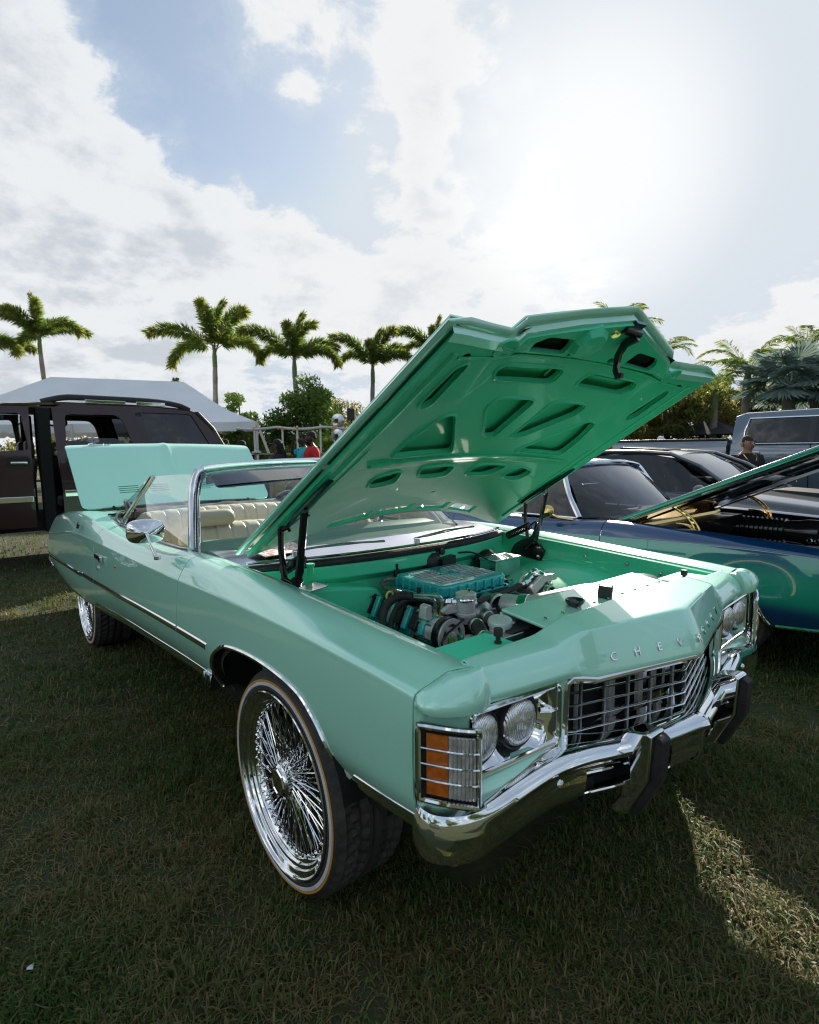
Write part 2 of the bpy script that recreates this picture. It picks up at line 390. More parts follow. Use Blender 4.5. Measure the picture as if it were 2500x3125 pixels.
# ------------------------------------------------------------------ the big old sedan body (used by the mint and the blue car)
KX = [-4.78, -4.2, -3.6, -3.0, -2.5, -1.9, -1.4, -.9, -.4, 0, .4, .70, .95]
K = dict(zcr=[.86, .93, .985, .985, .955, .945, .955, .995, .985, .968, .948, .934, .915], ycr=[.78, .83, .85, .865, .865, .865, .865, .86, .86, .86, .86, .855, .83],
         yin=[.66, .70, .72, .76, .815, .815, .815, .815, .808, .80, .79, .785, .78],
         zsh=[.70, .76, .83, .865, .87, .873, .877, .889, .905, .912, .912, .898, .86], ysh=[.93, .955, .972, .982, .985, .985, .985, .985, .985, .985, .985, .98, .95],
         zmx=[.50, .53, .56, .585, .605, .63, .655, .675, .69, .70, .705, .71, .71], ymx=[.95, .975, .985, .995, 1.0, 1.0, 1.0, 1.0, 1.0, 1.0, .995, .985, .95],
         zbt=[.36, .35, .35, .37, .40, .435, .46, .49, .505, .515, .545, .572, .58], ybt=[.91, .945, .965, .970, .955, .935, .935, .935, .935, .935, .942, .95, .92])
# soften the keyed curves
KXd = np.linspace(-4.78, .95, 229)
def _soft(ys):
    v = np.interp(KXd, KX, ys); k = np.ones(17) / 17; w = np.pad(v, 8, mode='reflect', reflect_type='odd'); return np.convolve(w, k, 'valid')
KD = {k: _soft(v) for k, v in K.items()}
for k, f_ in (('ysh', 1), ('ymx', 1), ('ybt', 1), ('ycr', .7)): KD[k] = KD[k] + .0155 * f_ * np.clip(-KXd - .6, 0, None)     # the body swells towards the tail
def kv(k, x): return float(np.interp(x, KXd, KD[k]))
def section(x):
    """(y, z) points of the body side from the inner top edge to the sill"""
    yi, yc, zc, ys, zs, ym, zm, yb, zb = (kv(k, x) for k in ('yin', 'ycr', 'zcr', 'ysh', 'zsh', 'ymx', 'zmx', 'ybt', 'zbt'))
    key = [(yi, zc - .014), (yc, zc), (.5 * (yc + ys) + .012, zc - .016), (ys - .004, zs + .012), (ys + .003, zs - .012), (.5 * (ys + ym) + .004, .5 * (zs + zm)), (ym, zm), (.5 * (ym + yb) + .014, .5 * (zm + zb)), (yb, zb)]
    return [(p.x, p.y) for p in smooth_path([(a, b, 0) for a, b in key], 4)]
def panel(x0, x1, zb=None, nx=26, extra=()):
    """body side panel between two seams on the -Y side; zb(x) overrides the bottom edge"""
    xs = sorted(set(list(np.linspace(x0, x1, nx)) + [e for e in extra if x0 < e < x1])); rows = []
    for x in xs:
        s = section(x); k = 17                                    # down to just below the shoulder
        up = s[:k]; low = s[k - 1:]
        zl = [p[1] for p in low][::-1]; yl = [p[0] for p in low][::-1]
        zbot = kv('zbt', x) if zb is None else max(zb(x), zl[0]); zt = up[-1][1]
        row = [(x, -y, z) for y, z in up]
        for t in np.linspace(0, 1, 15)[1:]:
            z = zt + (zbot - zt) * t; row.append((x, -float(np.interp(z, zl, yl)), z))
        rows.append(row)
    return G().grid(rows)
ARCH = [(-.562, .49), (-.560, .56), (-.51, .65), (-.417, .716), (-.315, .747), (-.124, .766), (.063, .763), (.2, .743), (.28, .697), (.321, .648), (.353, .587), (.386, .548)]
ARCHS = [(p.x, p.y) for p in smooth_path([(a, b, 0) for a, b in ARCH], 4)]
def arch_z(x):
    if x <= ARCHS[0][0] or x >= ARCHS[-1][0]: return kv('zbt', x)
    return float(np.interp(x, [p[0] for p in ARCHS], [p[1] for p in ARCHS]))
ARX = [p[0] for p in ARCHS] + [-.563, .3865, .3862]
def side_y(x, z):
    s = section(x)[14:]; return float(np.interp(z, [p[1] for p in s][::-1], [p[0] for p in s][::-1]))
def on_side(x, z, out=0.0): return (x, -side_y(x, z) - out, z)
def both(name, g, mats, parent, **kw):
    a = part(name, g, mats, parent, **kw)
    h = G(); h.V = [(x, -y, z) for x, y, z in g.V]; h.F = [tuple(reversed(f)) for f in g.F]; h.M = list(g.M)
    b = part(name, h, mats, parent, **kw); return a, b
def fender_cap():
    base = smooth_path([(.6995, .982, 0), (.722, .982, 0), (.742, .970, 0), (.758, .942, 0), (.770, .905, 0), (.776, .865, 0), (.772, .825, 0), (.758, .79, 0)], 4)
    n = len(base); nor = []
    for i in range(n):
        t = base[min(i + 1, n - 1)] - base[max(i - 1, 0)]; nor.append(Vector((-t.y, t.x, 0)).normalized())
    rows = []
    sec = section(.702); low_ = sec[14:]
    def lvl(z, ins, lift, top_=False):
        row = []
        for i, (b, q) in enumerate(zip(base, nor)):
            s = i / (n - 1); w = max(0, 1 - s * 5); zz3 = z + lift * (1 - s) ** 1.3; y3 = b.y - q.y * ins
            if w > 0:                                              # meet the fender at the seam
                if z > .876: ys_ = .983 - ins; zs_ = float(np.interp(ys_, [p[0] for p in sec[:17]], [p[1] for p in sec[:17]]))
                else: zs_ = zz3; ys_ = float(np.interp(zs_, [p[1] for p in low_][::-1], [p[0] for p in low_][::-1]))
                y3 = y3 * (1 - w) + ys_ * w; zz3 = zz3 * (1 - w) + zs_ * w
            x3 = b.x - q.x * ins
            if top_: f = 1 - ins / .193; x3 = .6995 + (b.x - .6995) * f; y3 = .79 + (b.y - .79) * f
            row.append((x3 if i else b.x, -y3, zz3))
        return row
    top = lvl(.934, .11, 0, True)
    rows.append([(min(x, .76), -.788, .921) for x, y, z in top]); rows.append(top)
    for z, ins, lift in ((.931, .085, 0), (.921, .055, .0), (.906, .028, .004), (.892, .011, .010), (.880, .002, .016), (.873, -.001, .019), (.858, -.001, .032), (.844, .001, .042), (.838, .010, .045), (.832, .028, .045), (.815, .031, .04), (.70, .031, .02), (.605, .031, .015), (.588, .022, .01), (.560, .02, 0)):
        rows.append(lvl(z, ins, lift, ins <= .085 and z > .876))
    g = G().grid(rows); g.add([r_[-1] for r_ in rows] + [(.700, -.789, .56), (.700, -.789, .92)], [tuple(range(len(rows) + 2))]); return g

# ------------------------------------------------------------------ wheels
def tread_mesh(R0, halfw, deep=.011):
    g = G(); na, nw = 150, 22; rows = []
    for j in range(nw + 1):
        t = j / nw * 2 - 1; row = []
        for i in range(na + 1):
            a = 2 * math.pi * i / na; edge = max(0, (abs(t) - .80) / .2); r = R0 - .028 * edge ** 2
            v = (i / na * 50 + abs(t) * 1.6) % 1.0
            gr = 1.0 if (v < .22 and .12 < abs(t) < .97) else 0.0
            if .30 < abs(t) < .38 or abs(t) < .06: gr = 1.0
            r -= deep * gr; row.append((r * math.cos(a), t * halfw, r * math.sin(a)))
        rows.append(row)
    return g.grid(rows)
def build_wheel(loc, out=-1, parent=None, nsp=100, twist=0.0, width=.255):
    """wire wheel standing in the XZ plane; out = side it faces; local y=0 is the outer face of the tyre"""
    o = bpy.data.objects.new('wheel', None); COL.objects.link(o); o.parent = parent; o.location = loc; o.rotation_euler = (0, twist, 0 if out < 0 else math.pi)
    A = (0, -1, 0); hw = width / 2
    g = tread_mesh(.365, hw); g.V = [(x, y + hw + .004, z) for x, y, z in g.V]
    g.lathe([(.345, -.012), (.342, -.006)], (0, 0, 0), A, 72)
    part('tyre', g, TYRE, o, smooth=28)
    sw = G().lathe([(.352, -.022), (.347, -.008), (.3395, -.0005), (.3385, .000)], (0, 0, 0), A, 96); sw.lathe([(.3195, .002), (.3145, .0036), (.306, .002), (.296, -.012)], (0, 0, 0), A, 96); sw.lathe([(.331, .0015), (.3325, .0010)], (0, 0, 0), A, 96)
    part('sidewall', sw, TYRE, o)
    part('gold_ring', G().lathe([(.3387, .0005), (.338, .0022), (.3325, .0024), (.3318, .0008)], (0, 0, 0), A, 96), GOLDW, o)
    part('whitewall', G().lathe([(.3312, .0012), (.330, .0030), (.3205, .0040), (.3190, .0024)], (0, 0, 0), A, 96), WHITEW, o)
    rim = G().lathe([(.298, -.012), (.3035, .001), (.3025, .0075), (.299, .0095), (.2955, .0075), (.2945, .002), (.2905, -.004), (.2785, -.006), (.2765, -.009), (.2755, -.014), (.2735, -.016), (.266, -.017), (.264, -.019), (.2625, -.025), (.260, -.027), (.2535, -.029), (.2515, -.033), (.246, -.037), (.243, -.06), (.240, -.14), (.235, -.20)], (0, 0, 0), A, 96)
    part('rim', rim, CHROME, o, smooth=50)
    sp = G(); HB = -.030
    for i in range(nsp):
        a = 2 * math.pi * i / nsp; lay = i % 2; da = (.30, -.30)[(i // 2) % 2]
        ro = (.2455, .2475)[lay]; yo = (.032, .041)[lay]; yi = (.020, .034, .062, .078)[i % 4]
        p0 = Vector((.055 * math.cos(a + da), yi, .055 * math.sin(a + da))); p1 = Vector((ro * math.cos(a), yo, ro * math.sin(a)))
        d = (p1 - p0); sp.tube([p0, p0 + d * .5, p1], .0023, 5, False); sp.tube([p1 - d * .055, p1 - d * .03, p1], [.0032, .0048, .0048], 6)
    part('wire_spokes', sp, CHROME, o, kind='stuff', clean=False)
    hub = G().lathe([(.056, -.125), (.056, -.03), (.064, -.028), (.064, -.006), (.057, -.002), (.057, .016), (.053, .020), (.050, .026)], (0, .022, 0), A, 40)
    for i in range(36):
        a = 2 * math.pi * i / 36; hub.box((.0645 * math.cos(a), .039, .0645 * math.sin(a)), (.003, .018, .003), (0, -a, 0))
    part('hub', hub, CHROME, o, smooth=25)
    part('hub_cap', G().lathe([(.050, .016), (.0485, .026), (.044, .030), (.038, .031), (.034, .028), (.0, .030)], (0, .022, 0), A, 8), CHROME, o, smooth=0)
    part('drum', G().lathe([(.0, .13 - .26), (.23, -.135), (.235, -.25)], (0, 0, 0), A, 40), DARK, o)
    part('valve_stem', G().tube([(-.248, .04, -.10), (-.250, .022, -.101), (-.252, .008, -.101)], .0045, 6), BLACKR, o)
    return o

# ------------------------------------------------------------------ the mint convertible
CAR = thing('convertible_car', 'mint green vintage convertible with its hood and trunk lid open and chrome wire wheels', 'car')
fen, fen2 = both('front_fender', panel(-.897, .697, arch_z, 34, ARX), MINT, CAR, smooth=40, solid=.006)
door, door2 = both('door', panel(-2.545, -.903, None, 26), MINT, CAR, smooth=40, solid=.006)
qtr, qtr2 = both('quarter_panel', panel(-4.78, -2.551, None, 42), MINT, CAR, smooth=40, solid=.006)
both('fender_cap', fender_cap(), MINT, CAR, smooth=45, solid=.004)
# tail panel closing the back, trunk floor and deck
g = G(); s = section(-4.78)
g.add([(-4.782, -y, z) for y, z in s] + [(-4.782, y, z) for y, z in s[::-1]], [tuple(range(2 * len(s)))]); part('tail_panel', g, MINT, CAR, smooth=0)
g = G(); g.grid([[(x, y, kv('zcr', x) - .012) for y in np.linspace(-.775, .775, 9)] for x in (-3.22, -3.35, -3.5, -3.72)]); part('rear_deck', g, MINT, CAR, solid=.006)
part('trunk_well', G().box((-4.2, 0, .60), (1.0, 1.36, .04)).box((-3.73, 0, .78), (.03, 1.36, .38)).box((-4.70, 0, .72), (.03, 1.36, .28)), DARK, CAR, smooth=0)
part('underbody', G().box((-2.0, 0, .46), (4.9, 1.74, .06)).box((-2.0, .5, .40), (3.6, .12, .12)).box((-2.0, -.5, .40), (3.6, .12, .12)).box((.1, 0, .42), (.5, .9, .14)), DARK, CAR, smooth=0)
part('axle', G().cyl((-3.086, -.74, .365), (-3.086, .74, .365), .05, n=12).cyl((0, -.74, .365), (0, .74, .365), .04, n=12).ell((-3.086, 0, .365), (.15, .15, .15)).cyl((-3.086, 0, .4), (-.6, 0, .5), .04), DARK, CAR)
# wheel housings
for sy in (-1, 1):
    g = G(); rows = []
    for a in np.linspace(.04 * math.pi, .96 * math.pi, 22): rows.append([(-.09 + .50 * math.cos(a), sy * y, .44 + .36 * math.sin(a)) for y in (.985, .80, .56)])
    g.grid(rows); part('wheel_housing', g, DARK, CAR)
    g = G(); rows = []
    for a in np.linspace(0, math.pi, 14): rows.append([(-3.086 + .48 * math.cos(a), sy * y, .42 + .42 * math.sin(a)) for y in (.90, .56)])
    g.grid(rows); part('wheel_housing', g, DARK, CAR)
wf = build_wheel((0, -.979, .365), -1, CAR); build_wheel((0, .979, .365), 1, CAR)
build_wheel((-3.12, -.998, .362), -1, CAR, 100, .3); build_wheel((-3.086, .955, .365), 1, CAR, 60, .7)
# bright trim along the side
def strip(x0, x1, zf, r, name, dz=0, n=20, flat=(.45, 1), out=.004, mt=None):
    pts = [on_side(x, zf(x) + dz, out) for x in np.linspace(x0, x1, n)]; both(name, G().tube(pts, r, 8, flat=flat), mt or CHROME, CAR)
zt = lambda x: kv('zmx', x) + (0 if x > -3 else -.01)
strip(-.893, -.545, zt, .0155, 'side_molding', n=6); strip(-2.54, -.908, zt, .0155, 'side_molding'); strip(-4.75, -2.556, zt, .0155, 'side_molding', n=24)
strip(-.56, -2.70, lambda x: kv('zbt', x) + .012, .019, 'sill_molding', out=.006, n=24); strip(-.60, -2.66, lambda x: kv('zbt', x) + .035, .008, 'sill_trim', out=.006, n=24)
strip(.44, .705, lambda x: kv('zbt', x) + .008, .017, 'lower_fender_molding', out=.006, n=8); strip(.43, .71, lambda x: kv('zbt', x) + .03, .008, 'lower_fender_trim', out=.006, n=8)
strip(-4.73, -2.75, lambda x: kv('zbt', x) + .006, .008, 'skirt_molding', out=.004, n=24)
both('tail_trim', G().tube([on_side(-4.75, .50, .004), on_side(-4.77, .44, .004), on_side(-4.73, .37, .004)], .009, 8), CHROME, CAR)
lip = [on_side(x, max(z, kv('zbt', x)), .003) for x, z in ARCHS]; both('wheel_arch_trim', G().tube(lip, .0085, 8), CHROME, CAR)
both('splash_flange', G().grid([[(x + dx, -side_y(max(min(x, .69), -.9), z) + .03, z + dz) for dx, dz in ((0, 0), (.03, -.012))] for x, z in ARCHS[:14]]), mat('flange_grey', (.07, .07, .065), .7), CAR)
# door handle and lock
g = G().box(on_side(-2.37, .79, .010), (.20, .014, .032)).box(on_side(-2.29, .79, .016), (.05, .016, .036)); dh = part('door_handle', g, CHROME, door, bevel=.004)
part('door_lock', G().lathe([(.016, 0), (.016, .008), (.011, .011), (0, .011)], on_side(-2.41, .715, 0), (0, -1, 0), 18), CHROME, door)
part('marker_reflector', G().ell(on_side(-1.98, .79, .002), (.022, .006, .009)), REDL, door)
# emblems: a small script on the quarter, a badge on the sill
Mq = frame_M(on_side(-3.05, .93, .004), (1, 0, .03), (.02, .25, .95), (0, -1, .25))
text_mesh('quarter_script', '4us', .07, .002, BLACK, CAR, Mq, shear=.35)
g = G()
for i, c in enumerate((-.70, -.665, -.63, -.595)): g.box(on_side(c, kv('zbt', c) + .02, .02), (.022, .01, .03), (0, .3 if i % 2 else -.3, 0))
part('sill_badge', g, CHROME, CAR, smooth=0)

# ---- front end
def ax(y): return abs(y)
def header_col(y):
    a = ax(y); t = min(max((a - .40) / .11, 0), 1); t = t * t * (3 - 2 * t)
    nose = [(.906 - .26 * a, .818), (.918 - .26 * a, .826), (.919 - .26 * a, .838), (.901 - .255 * a, .884), (.868 - .215 * a, .945 - .01 * a), (.860 - .20 * a, .953 - .01 * a), (.845 - .18 * a, .957 - .012 * a), (.690, .972 - .02 * a), (.680, .968 - .02 * a), (.676, .93)]
    o = .862 - .15 * a
    out = [(o - .012, .836), (o, .843), (o + .003, .856), (o - .008, .885), (o - .030, .909), (o - .042, .916), (o - .06, .922), (.668, .929), (.660, .926), (.656, .90)]
    return [(p[0] * (1 - t) + q[0] * t, y, p[1] * (1 - t) + q[1] * t) for p, q in zip(nose, out)]
ys = sorted(set([round(v, 4) for v in list(np.linspace(-.785, .785, 33)) + [s * v for s in (-1, 1) for v in (.40, .42, .44, .455, .47, .49, .51, .53)] + [0.0]]))
part('header_panel', G().grid([header_col(y) for y in ys]), MINT, CAR, smooth=24, bevel=.008, segs=3, solid=.005)
LET = [('C', -.343), ('H', -.254), ('E', -.167), ('V', -.084), ('R', 0), ('O', .084), ('L', .167), ('E', .254), ('T', .343)]
for ch, y in LET:
    a = abs(y); s_ = 0 if y == 0 else (1 if y > 0 else -1); x = .9045 - .2585 * a + .004
    yv = Vector((-.26 * s_, 1, 0)).normalized(); zv = Vector((-.36, 0, .933)); zv = (zv - yv * zv.dot(yv)).normalized()
    text_mesh('letter', ch, .034, .0035, CHROME, CAR, frame_M((x, y, .871), yv, zv, yv.cross(zv)), bevel=.0008)
# painted panels under and between the lamps
g = G(); rows = []
for y in np.linspace(.845, .485, 14):
    o = .862 - .15 * y; d = 0 if y > .56 else (.56 - y) * .10
    rows.append([(o - .03, -y, .668), (o - .012, -y, .660 - d), (o + .012, -y, .645 - d), (o + .020, -y, .628 - d), (o + .012, -y, .604 - d), (o - .01, -y, .585 - d), (o - .06, -y, .575 - d)])
both('lower_panel', g.grid(rows), MINT, CAR, smooth=50, solid=.004)
both('lamp_post_panel', G().grid([[(.74, -.530, z), (.768, -.524, z), (.778, -.508, z), (.778, -.496, z), (.75, -.488, z)] for z in (.600, .70, .80, .843)]), MINT, CAR, solid=.004)
part('lamp_backing', G().box((.66, 0, .70), (.02, 1.86, .26)), DARK, CAR, smooth=0)
# headlamps: chrome bowl with two round lamps a side
HEADL = mat('headlamp_lens', (.80, .81, .82), .10, .75, coat=1.0); t_ = HEADL.node_tree
wv = N(t_, 'ShaderNodeTexWave', wave_type='BANDS', bands_direction='Y'); wv.inputs['Scale'].default_value = 58; tcw = N(t_, 'ShaderNodeTexCoord'); Lk(t_, tcw.outputs['Object'], wv.inputs['Vector'])
nz_ = N(t_, 'ShaderNodeTexNoise'); nz_.inputs['Scale'].default_value = 14; Lk(t_, tcw.outputs['Object'], nz_.inputs['Vector'])
hs = math_node(t_, 'ADD', wv.outputs['Fac'], math_node(t_, 'MULTIPLY', nz_.outputs['Fac'], 2.5))
bpn_ = N(t_, 'ShaderNodeBump'); bpn_.inputs['Strength'].default_value = .5; bpn_.inputs['Distance'].default_value = .006; Lk(t_, hs, bpn_.inputs['Height']); Lk(t_, bpn_.outputs[0], t_.nodes['Principled BSDF'].inputs['Normal'])
LZ = .752; LY = (.656, .796); XB = .768
for sy in (-1, 1):
    hb = bpy.data.objects.new('headlight', None); COL.objects.link(hb); hb.parent = CAR
    ring = [(XB, sy * -y * -1, z) for y, z in rounded([(.520, .664), (.842, .672), (.842, .836), (.520, .826)], .022, 5)]
    ring = [(x - (abs(y) - .52) * .06, y, z) for x, y, z in ring]
    part('bezel', G().tube(ring, .0075, 8, closed=True), CHROME, hb)
    def bx_(y, z):
        d = min(math.hypot(y - LY[0], z - LZ), math.hypot(y - LY[1], z - LZ)) - .066
        k = min(max(d / .05, 0), 1); ed = min(y - .520, .842 - y, z - .664, .836 - z); e = min(max(ed / .03, 0), 1)
        return .722 + .036 * k * k * (3 - 2 * k) + .008 * (1 - e) - (y - .52) * .06
    yy = np.linspace(.520, .842, 44); zz_ = np.linspace(.662, .837, 26)
    gb = G().grid([[(bx_(y, z), sy * y, z) for z in zz_] for y in yy], skip=lambda i, j: min(math.hypot((yy[i] + yy[i + 1]) / 2 - LY[0], (zz_[j] + zz_[j + 1]) / 2 - LZ), math.hypot((yy[i] + yy[i + 1]) / 2 - LY[1], (zz_[j] + zz_[j + 1]) / 2 - LZ)) < .062)
    part('bowl', gb, CHROME, hb, smooth=60)
    part('fin', G().tube([(.746, sy * .578, .762), (.762, sy * .548, .757), (.766, sy * .524, .754)], [.008, .006, .001], 6), CHROME, hb)
    for ly in LY:
        xo = .744 - (ly - .52) * .06
        part('lamp_ring', G().lathe([(.068, -.03), (.0715, .004), (.0690, .009), (.0660, .006), (.064, -.01)], (xo, sy * ly, LZ), (1, 0, 0), 40), BLACKM, hb)
        part('lamp', G().lathe([(.0655, .0), (.060, .012), (.050, .020), (.036, .026), (.018, .030), (.0, .031)], (xo, sy * ly, LZ), (1, 0, 0), 40), HEADL, hb, smooth=60)
# corner marker lamps
def marker_pt(u, v, out=0.0):
    """u 0..1 from the flank to the front, v 0..1 upwards"""
    y = .972 - .122 * u; x = .716 + .052 * max(0.0, math.sin(u * math.pi / 2)) ** .9; zl = .672 - .052 * u; zh = .846 - .038 * u
    return (x + out * (.35 + .65 * u), -(y + out * (.9 - .7 * u)), zl + (zh - zl) * v)
def mgrid(u0, u1, v0, v1, out, nu=8, nv=2, sy=1):
    return G().grid([[(lambda p: (p[0], p[1] * sy, p[2]))(marker_pt(u, v, out)) for v in np.linspace(v0, v1, nv)] for u in np.linspace(u0, u1, nu)])
for sy in (1, -1):
    mk = bpy.data.objects.new('corner_lamp', None); COL.objects.link(mk); mk.parent = CAR
    fl = lambda p: (p[0], p[1] * sy, p[2])
    per = [(u, 0) for u in np.linspace(0, 1, 9)] + [(1, v) for v in np.linspace(.1, .9, 5)] + [(u, 1) for u in np.linspace(1, 0, 9)] + [(0, v) for v in np.linspace(.9, .1, 5)]
    part('lamp_frame', G().tube([fl(marker_pt(u, v, .014)) for u, v in per], .0078, 8, closed=True), CHROME, mk)
    part('housing', mgrid(-.02, 1.02, -.02, 1.02, .003, 8, 3, sy), BLACKM, mk)
    part('amber_lens', mgrid(.10, .42, .09, .91, .012, 5, 2, sy), AMBER, mk, solid=.004)
    part('clear_lens', mgrid(.43, .93, .09, .91, .012, 6, 2, sy), CLEARL, mk, solid=.004)
    for k in range(7):
        u = .46 + .072 * k; part('lens_rib', G().tube([fl(marker_pt(u, v, .0165)) for v in np.linspace(.10, .90, 5)], .0035, 5), CLEARL, mk)
    for v in (.30, .51, .72): part('guard_bar', G().tube([fl(marker_pt(u, v, .020)) for u in np.linspace(.04, .98, 9)], .0023, 6), CHROME, mk)
# grille
gr = bpy.data.objects.new('grille', None); COL.objects.link(gr); gr.parent = CAR
gx = lambda y, d=.868: d - .26 * abs(y)
fr = [(.772, -.507, .600), (.776, -.507, .70), (.779, -.506, .80), (.781, -.503, .825), (.787, -.490, .835), (.798, -.455, .829), (.812, -.41, .819), (.86, -.21, .819), (.906, -.03, .8185), (.911, 0, .8185)]
fr = fr + [(x, -y, z) for x, y, z in fr[-2::-1]]
part('grille_frame', G().tube(fr, .0095, 8), CHROME, gr); part('grille_inner_frame', G().tube([(x - .012, y * .972, z - .014) for x, y, z in fr], .0045, 8), CHROME, gr)
for z in (.769, .731, .693, .655, .620, .585):
    pts = [(gx(.46) - .012, -.462, z + .004), (gx(.45) - .002, -.448, z + .002), (gx(.43), -.43, z), (gx(.2), -.2, z - .007), (gx(.012), -.012, z - .010), (gx(0), 0, z - .010)]
    pts = pts + [(x, -y, zz2) for x, y, zz2 in pts[-2::-1]]
    part('grille_bar', G().tube(pts, .0040, 8, flat=(1.6, .62)), CHROME, gr)
GRP = mat('grille_post_grey', (.30, .30, .30), .35, .8)
for y in (.045, .136, .227, .318, .405):
    for s_ in (-1, 1): part('grille_post', G().tube([(gx(y) - .004, s_ * y, .805), (gx(y) - .006, s_ * y, .58)], .0019, 6, flat=(3.5, 1)), GRP, gr)
part('grille_backing', G().box((.60, 0, .68), (.02, 1.0, .36)), DARK, gr, smooth=0)
FINM = mat('bare_aluminium_sheet', (.60, .58, .55), .45, .15, noise=(8, (.42, .40, .38), .7))
for y in (-.40, -.27, -.13, .02, .17, .31, .43): part('radiator_plate', G().box((.715 - .18 * abs(y), y, .69), (.012, .066, .28), (0, 0, .25)), FINM, gr, smooth=0)
part('radiator_brace', G().box((.70, .06, .69), (.010, .05, .26)).box((.70, .24, .69), (.010, .04, .26)).box((.69, 0, .59), (.02, .9, .02)), ALU_P, gr, smooth=0)

# bumper: swept along its plan, slots cut either side of the centre
BP = smooth_path([(.953, 0, .624), (.944, .03, .624), (.926, .12, .623), (.905, .226, .625), (.880, .37, .637), (.858, .47, .648), (.842, .55, .652), (.828, .62, .647), (.815, .72, .630), (.806, .80, .615), (.800, .85, .612), (.790, .895, .615), (.772, .94, .622), (.748, .972, .630), (.722, .985, .637), (.70, .985, .640)], 4)
SECT = [(-.16, -.006), (-.10, .004), (-.045, .006), (-.02, .004), (-.006, -.005), (0, -.017), (-.004, -.029), (-.014, -.038), (-.019, -.052), (-.019, -.075), (-.021, -.100), (-.026, -.125), (-.042, -.145), (-.075, -.157), (-.13, -.16)]
def bumper_row(i):
    p = BP[i]; t = (BP[min(i + 1, len(BP) - 1)] - BP[max(i - 1, 0)]); q = Vector((t.y, -t.x, 0)).normalized()
    k = min(max((p.y - .76) / .1, 0), 1); row = []
    for j, (d, h) in enumerate(SECT):
        dome = -.02 * ((h + .07) / .09) ** 2 if h < .0 else d
        dd = d * (1 - k) + k * (max(dome, -.10) if d > -.05 and h < .004 else d * .7)
        row.append((p.x + q.x * dd, -(p.y + q.y * dd), p.z + h * (1 - .22 * k) - .004 * k))
    return row
rowsN = [bumper_row(i) for i in range(len(BP))]
def in_slot(i, j):
    y = .5 * (BP[i].y + BP[i + 1].y); return (.135 < y < .49) and 8 <= j <= 10
both('front_bumper', G().grid(rowsN, skip=in_slot), CHROME, CAR, smooth=50, solid=.004)
for s_ in (-1, 1):
    cen = []
    for i in range(len(BP)):
        y = BP[i].y
        if .10 < y < .53: cen.append((rowsN[i][9][0] - .03, s_ * -rowsN[i][9][1], rowsN[i][9][2] - .008))
    part('bumper_slot_bar', G().tube(cen, .007, 8), CHROME, CAR)
    part('bumper_slot_backing', G().grid([[(x - .03, y, z + .05), (x - .03, y, z - .06)] for x, y, z in cen]), DARK, CAR, smooth=0)
    lipb = [(rowsN[i][11][0] + .0, s_ * -rowsN[i][11][1], rowsN[i][11][2]) for i in range(len(BP)) if .135 < BP[i].y < .49]
    part('bumper_slot_lip', G().tube(lipb, .006, 8), CHROME, CAR)
    part('bumper_bolt', G().lathe([(.014, 0), (.012, .005), (.006, .008), (0, .009)], (.831, s_ * .60, .598), (1, 0, .1), 14), CHROME, CAR)
    part('bumper_bolt', G().lathe([(.014, 0), (.012, .005), (.006, .008), (0, .009)], (.752, s_ * .90, .488), (.6, 0, -.8), 14), CHROME, CAR)
    # overrider with a rubber face
    prof = [(.846, .652), (.862, .668), (.925, .682), (.938, .676), (.931, .545), (.872, .418), (.835, .405), (.815, .415), (.85, .47), (.852, .515), (.876, .535), (.868, .60), (.846, .625)]
    gd = part('bumper_guard', G().prism(prof, lambda u, v, t: (u, s_ * t, v), .262, .338), CHROME, CAR, bevel=.010, segs=3, smooth=40)
    rub = [(.936, .664), (.944, .676), (.962, .664), (.957, .548), (.897, .42), (.876, .412), (.872, .424), (.930, .545)]
    part('rubber_strip', G().prism(rub, lambda u, v, t: (u, s_ * t, v), .276, .322), BLACKR, gd, bevel=.004)
    part('bumper_bracket', G().box((.74, s_ * .45, .52), (.16, .05, .06)), DARK, CAR, smooth=0)
# ---- windscreen, cowl, cabin
def ws_base(y): return (-.585 - .54 * (abs(y) / .85) ** 3.5, y, 1.028 - .05 * (abs(y) / .85) ** 2)
PIL = [(-1.125, .85, .972), (-1.235, .808, 1.10), (-1.375, .752, 1.245), (-1.465, .70, 1.325), (-1.505, .655, 1.357), (-1.505, .60, 1.368), (-1.48, .45, 1.380), (-1.445, .22, 1.391), (-1.435, 0, 1.394)]
def ws_top(y): return (-1.437 - .075 * (abs(y) / .65) ** 2, y, 1.380 - .035 * (abs(y) / .65) ** 2)
half = smooth_path(PIL, 5); full = [(p.x, -p.y, p.z) for p in half] + [tuple(p) for p in half[-2::-1]]
NAVY = mat('navy_trim', (.010, .018, .045), .22, .3, coat=.8)
part('windscreen_frame', G().tube(full, .019, 10, flat=(1.0, 1.25)), CHROME, CAR)
part('windscreen_surround', G().tube([(x - .020, y * .972, z - .022) for x, y, z in full], .021, 10), NAVY, CAR)
part('windscreen_gasket', G().tube([(x + .012, y * .965, z - .028) for x, y, z in full], .009, 8), CHROME, CAR)
part('header_rail', G().grid([[(ws_top(y)[0] - d, y, ws_top(y)[2] + h) for y in np.linspace(-.60, .60, 13)] for d, h in ((.02, -.012), (.05, -.035), (.07, -.075), (.085, -.075), (.085, .0), (.02, .004))]), NAVY, CAR)
rows = []
for t in np.linspace(0, 1, 9):
    row = []
    for u in np.linspace(-1, 1, 25):
        b = Vector(ws_base(u * .845)); tp = Vector(ws_top(u * .655)); p = b.lerp(tp, t); p.x += .035 * math.sin(t * math.pi); p.z += .02 * math.sin(t * math.pi); row.append(tuple(p))
    rows.append(row)
ws = part('windscreen_glass', G().grid(rows), WSGL, CAR, smooth=80)
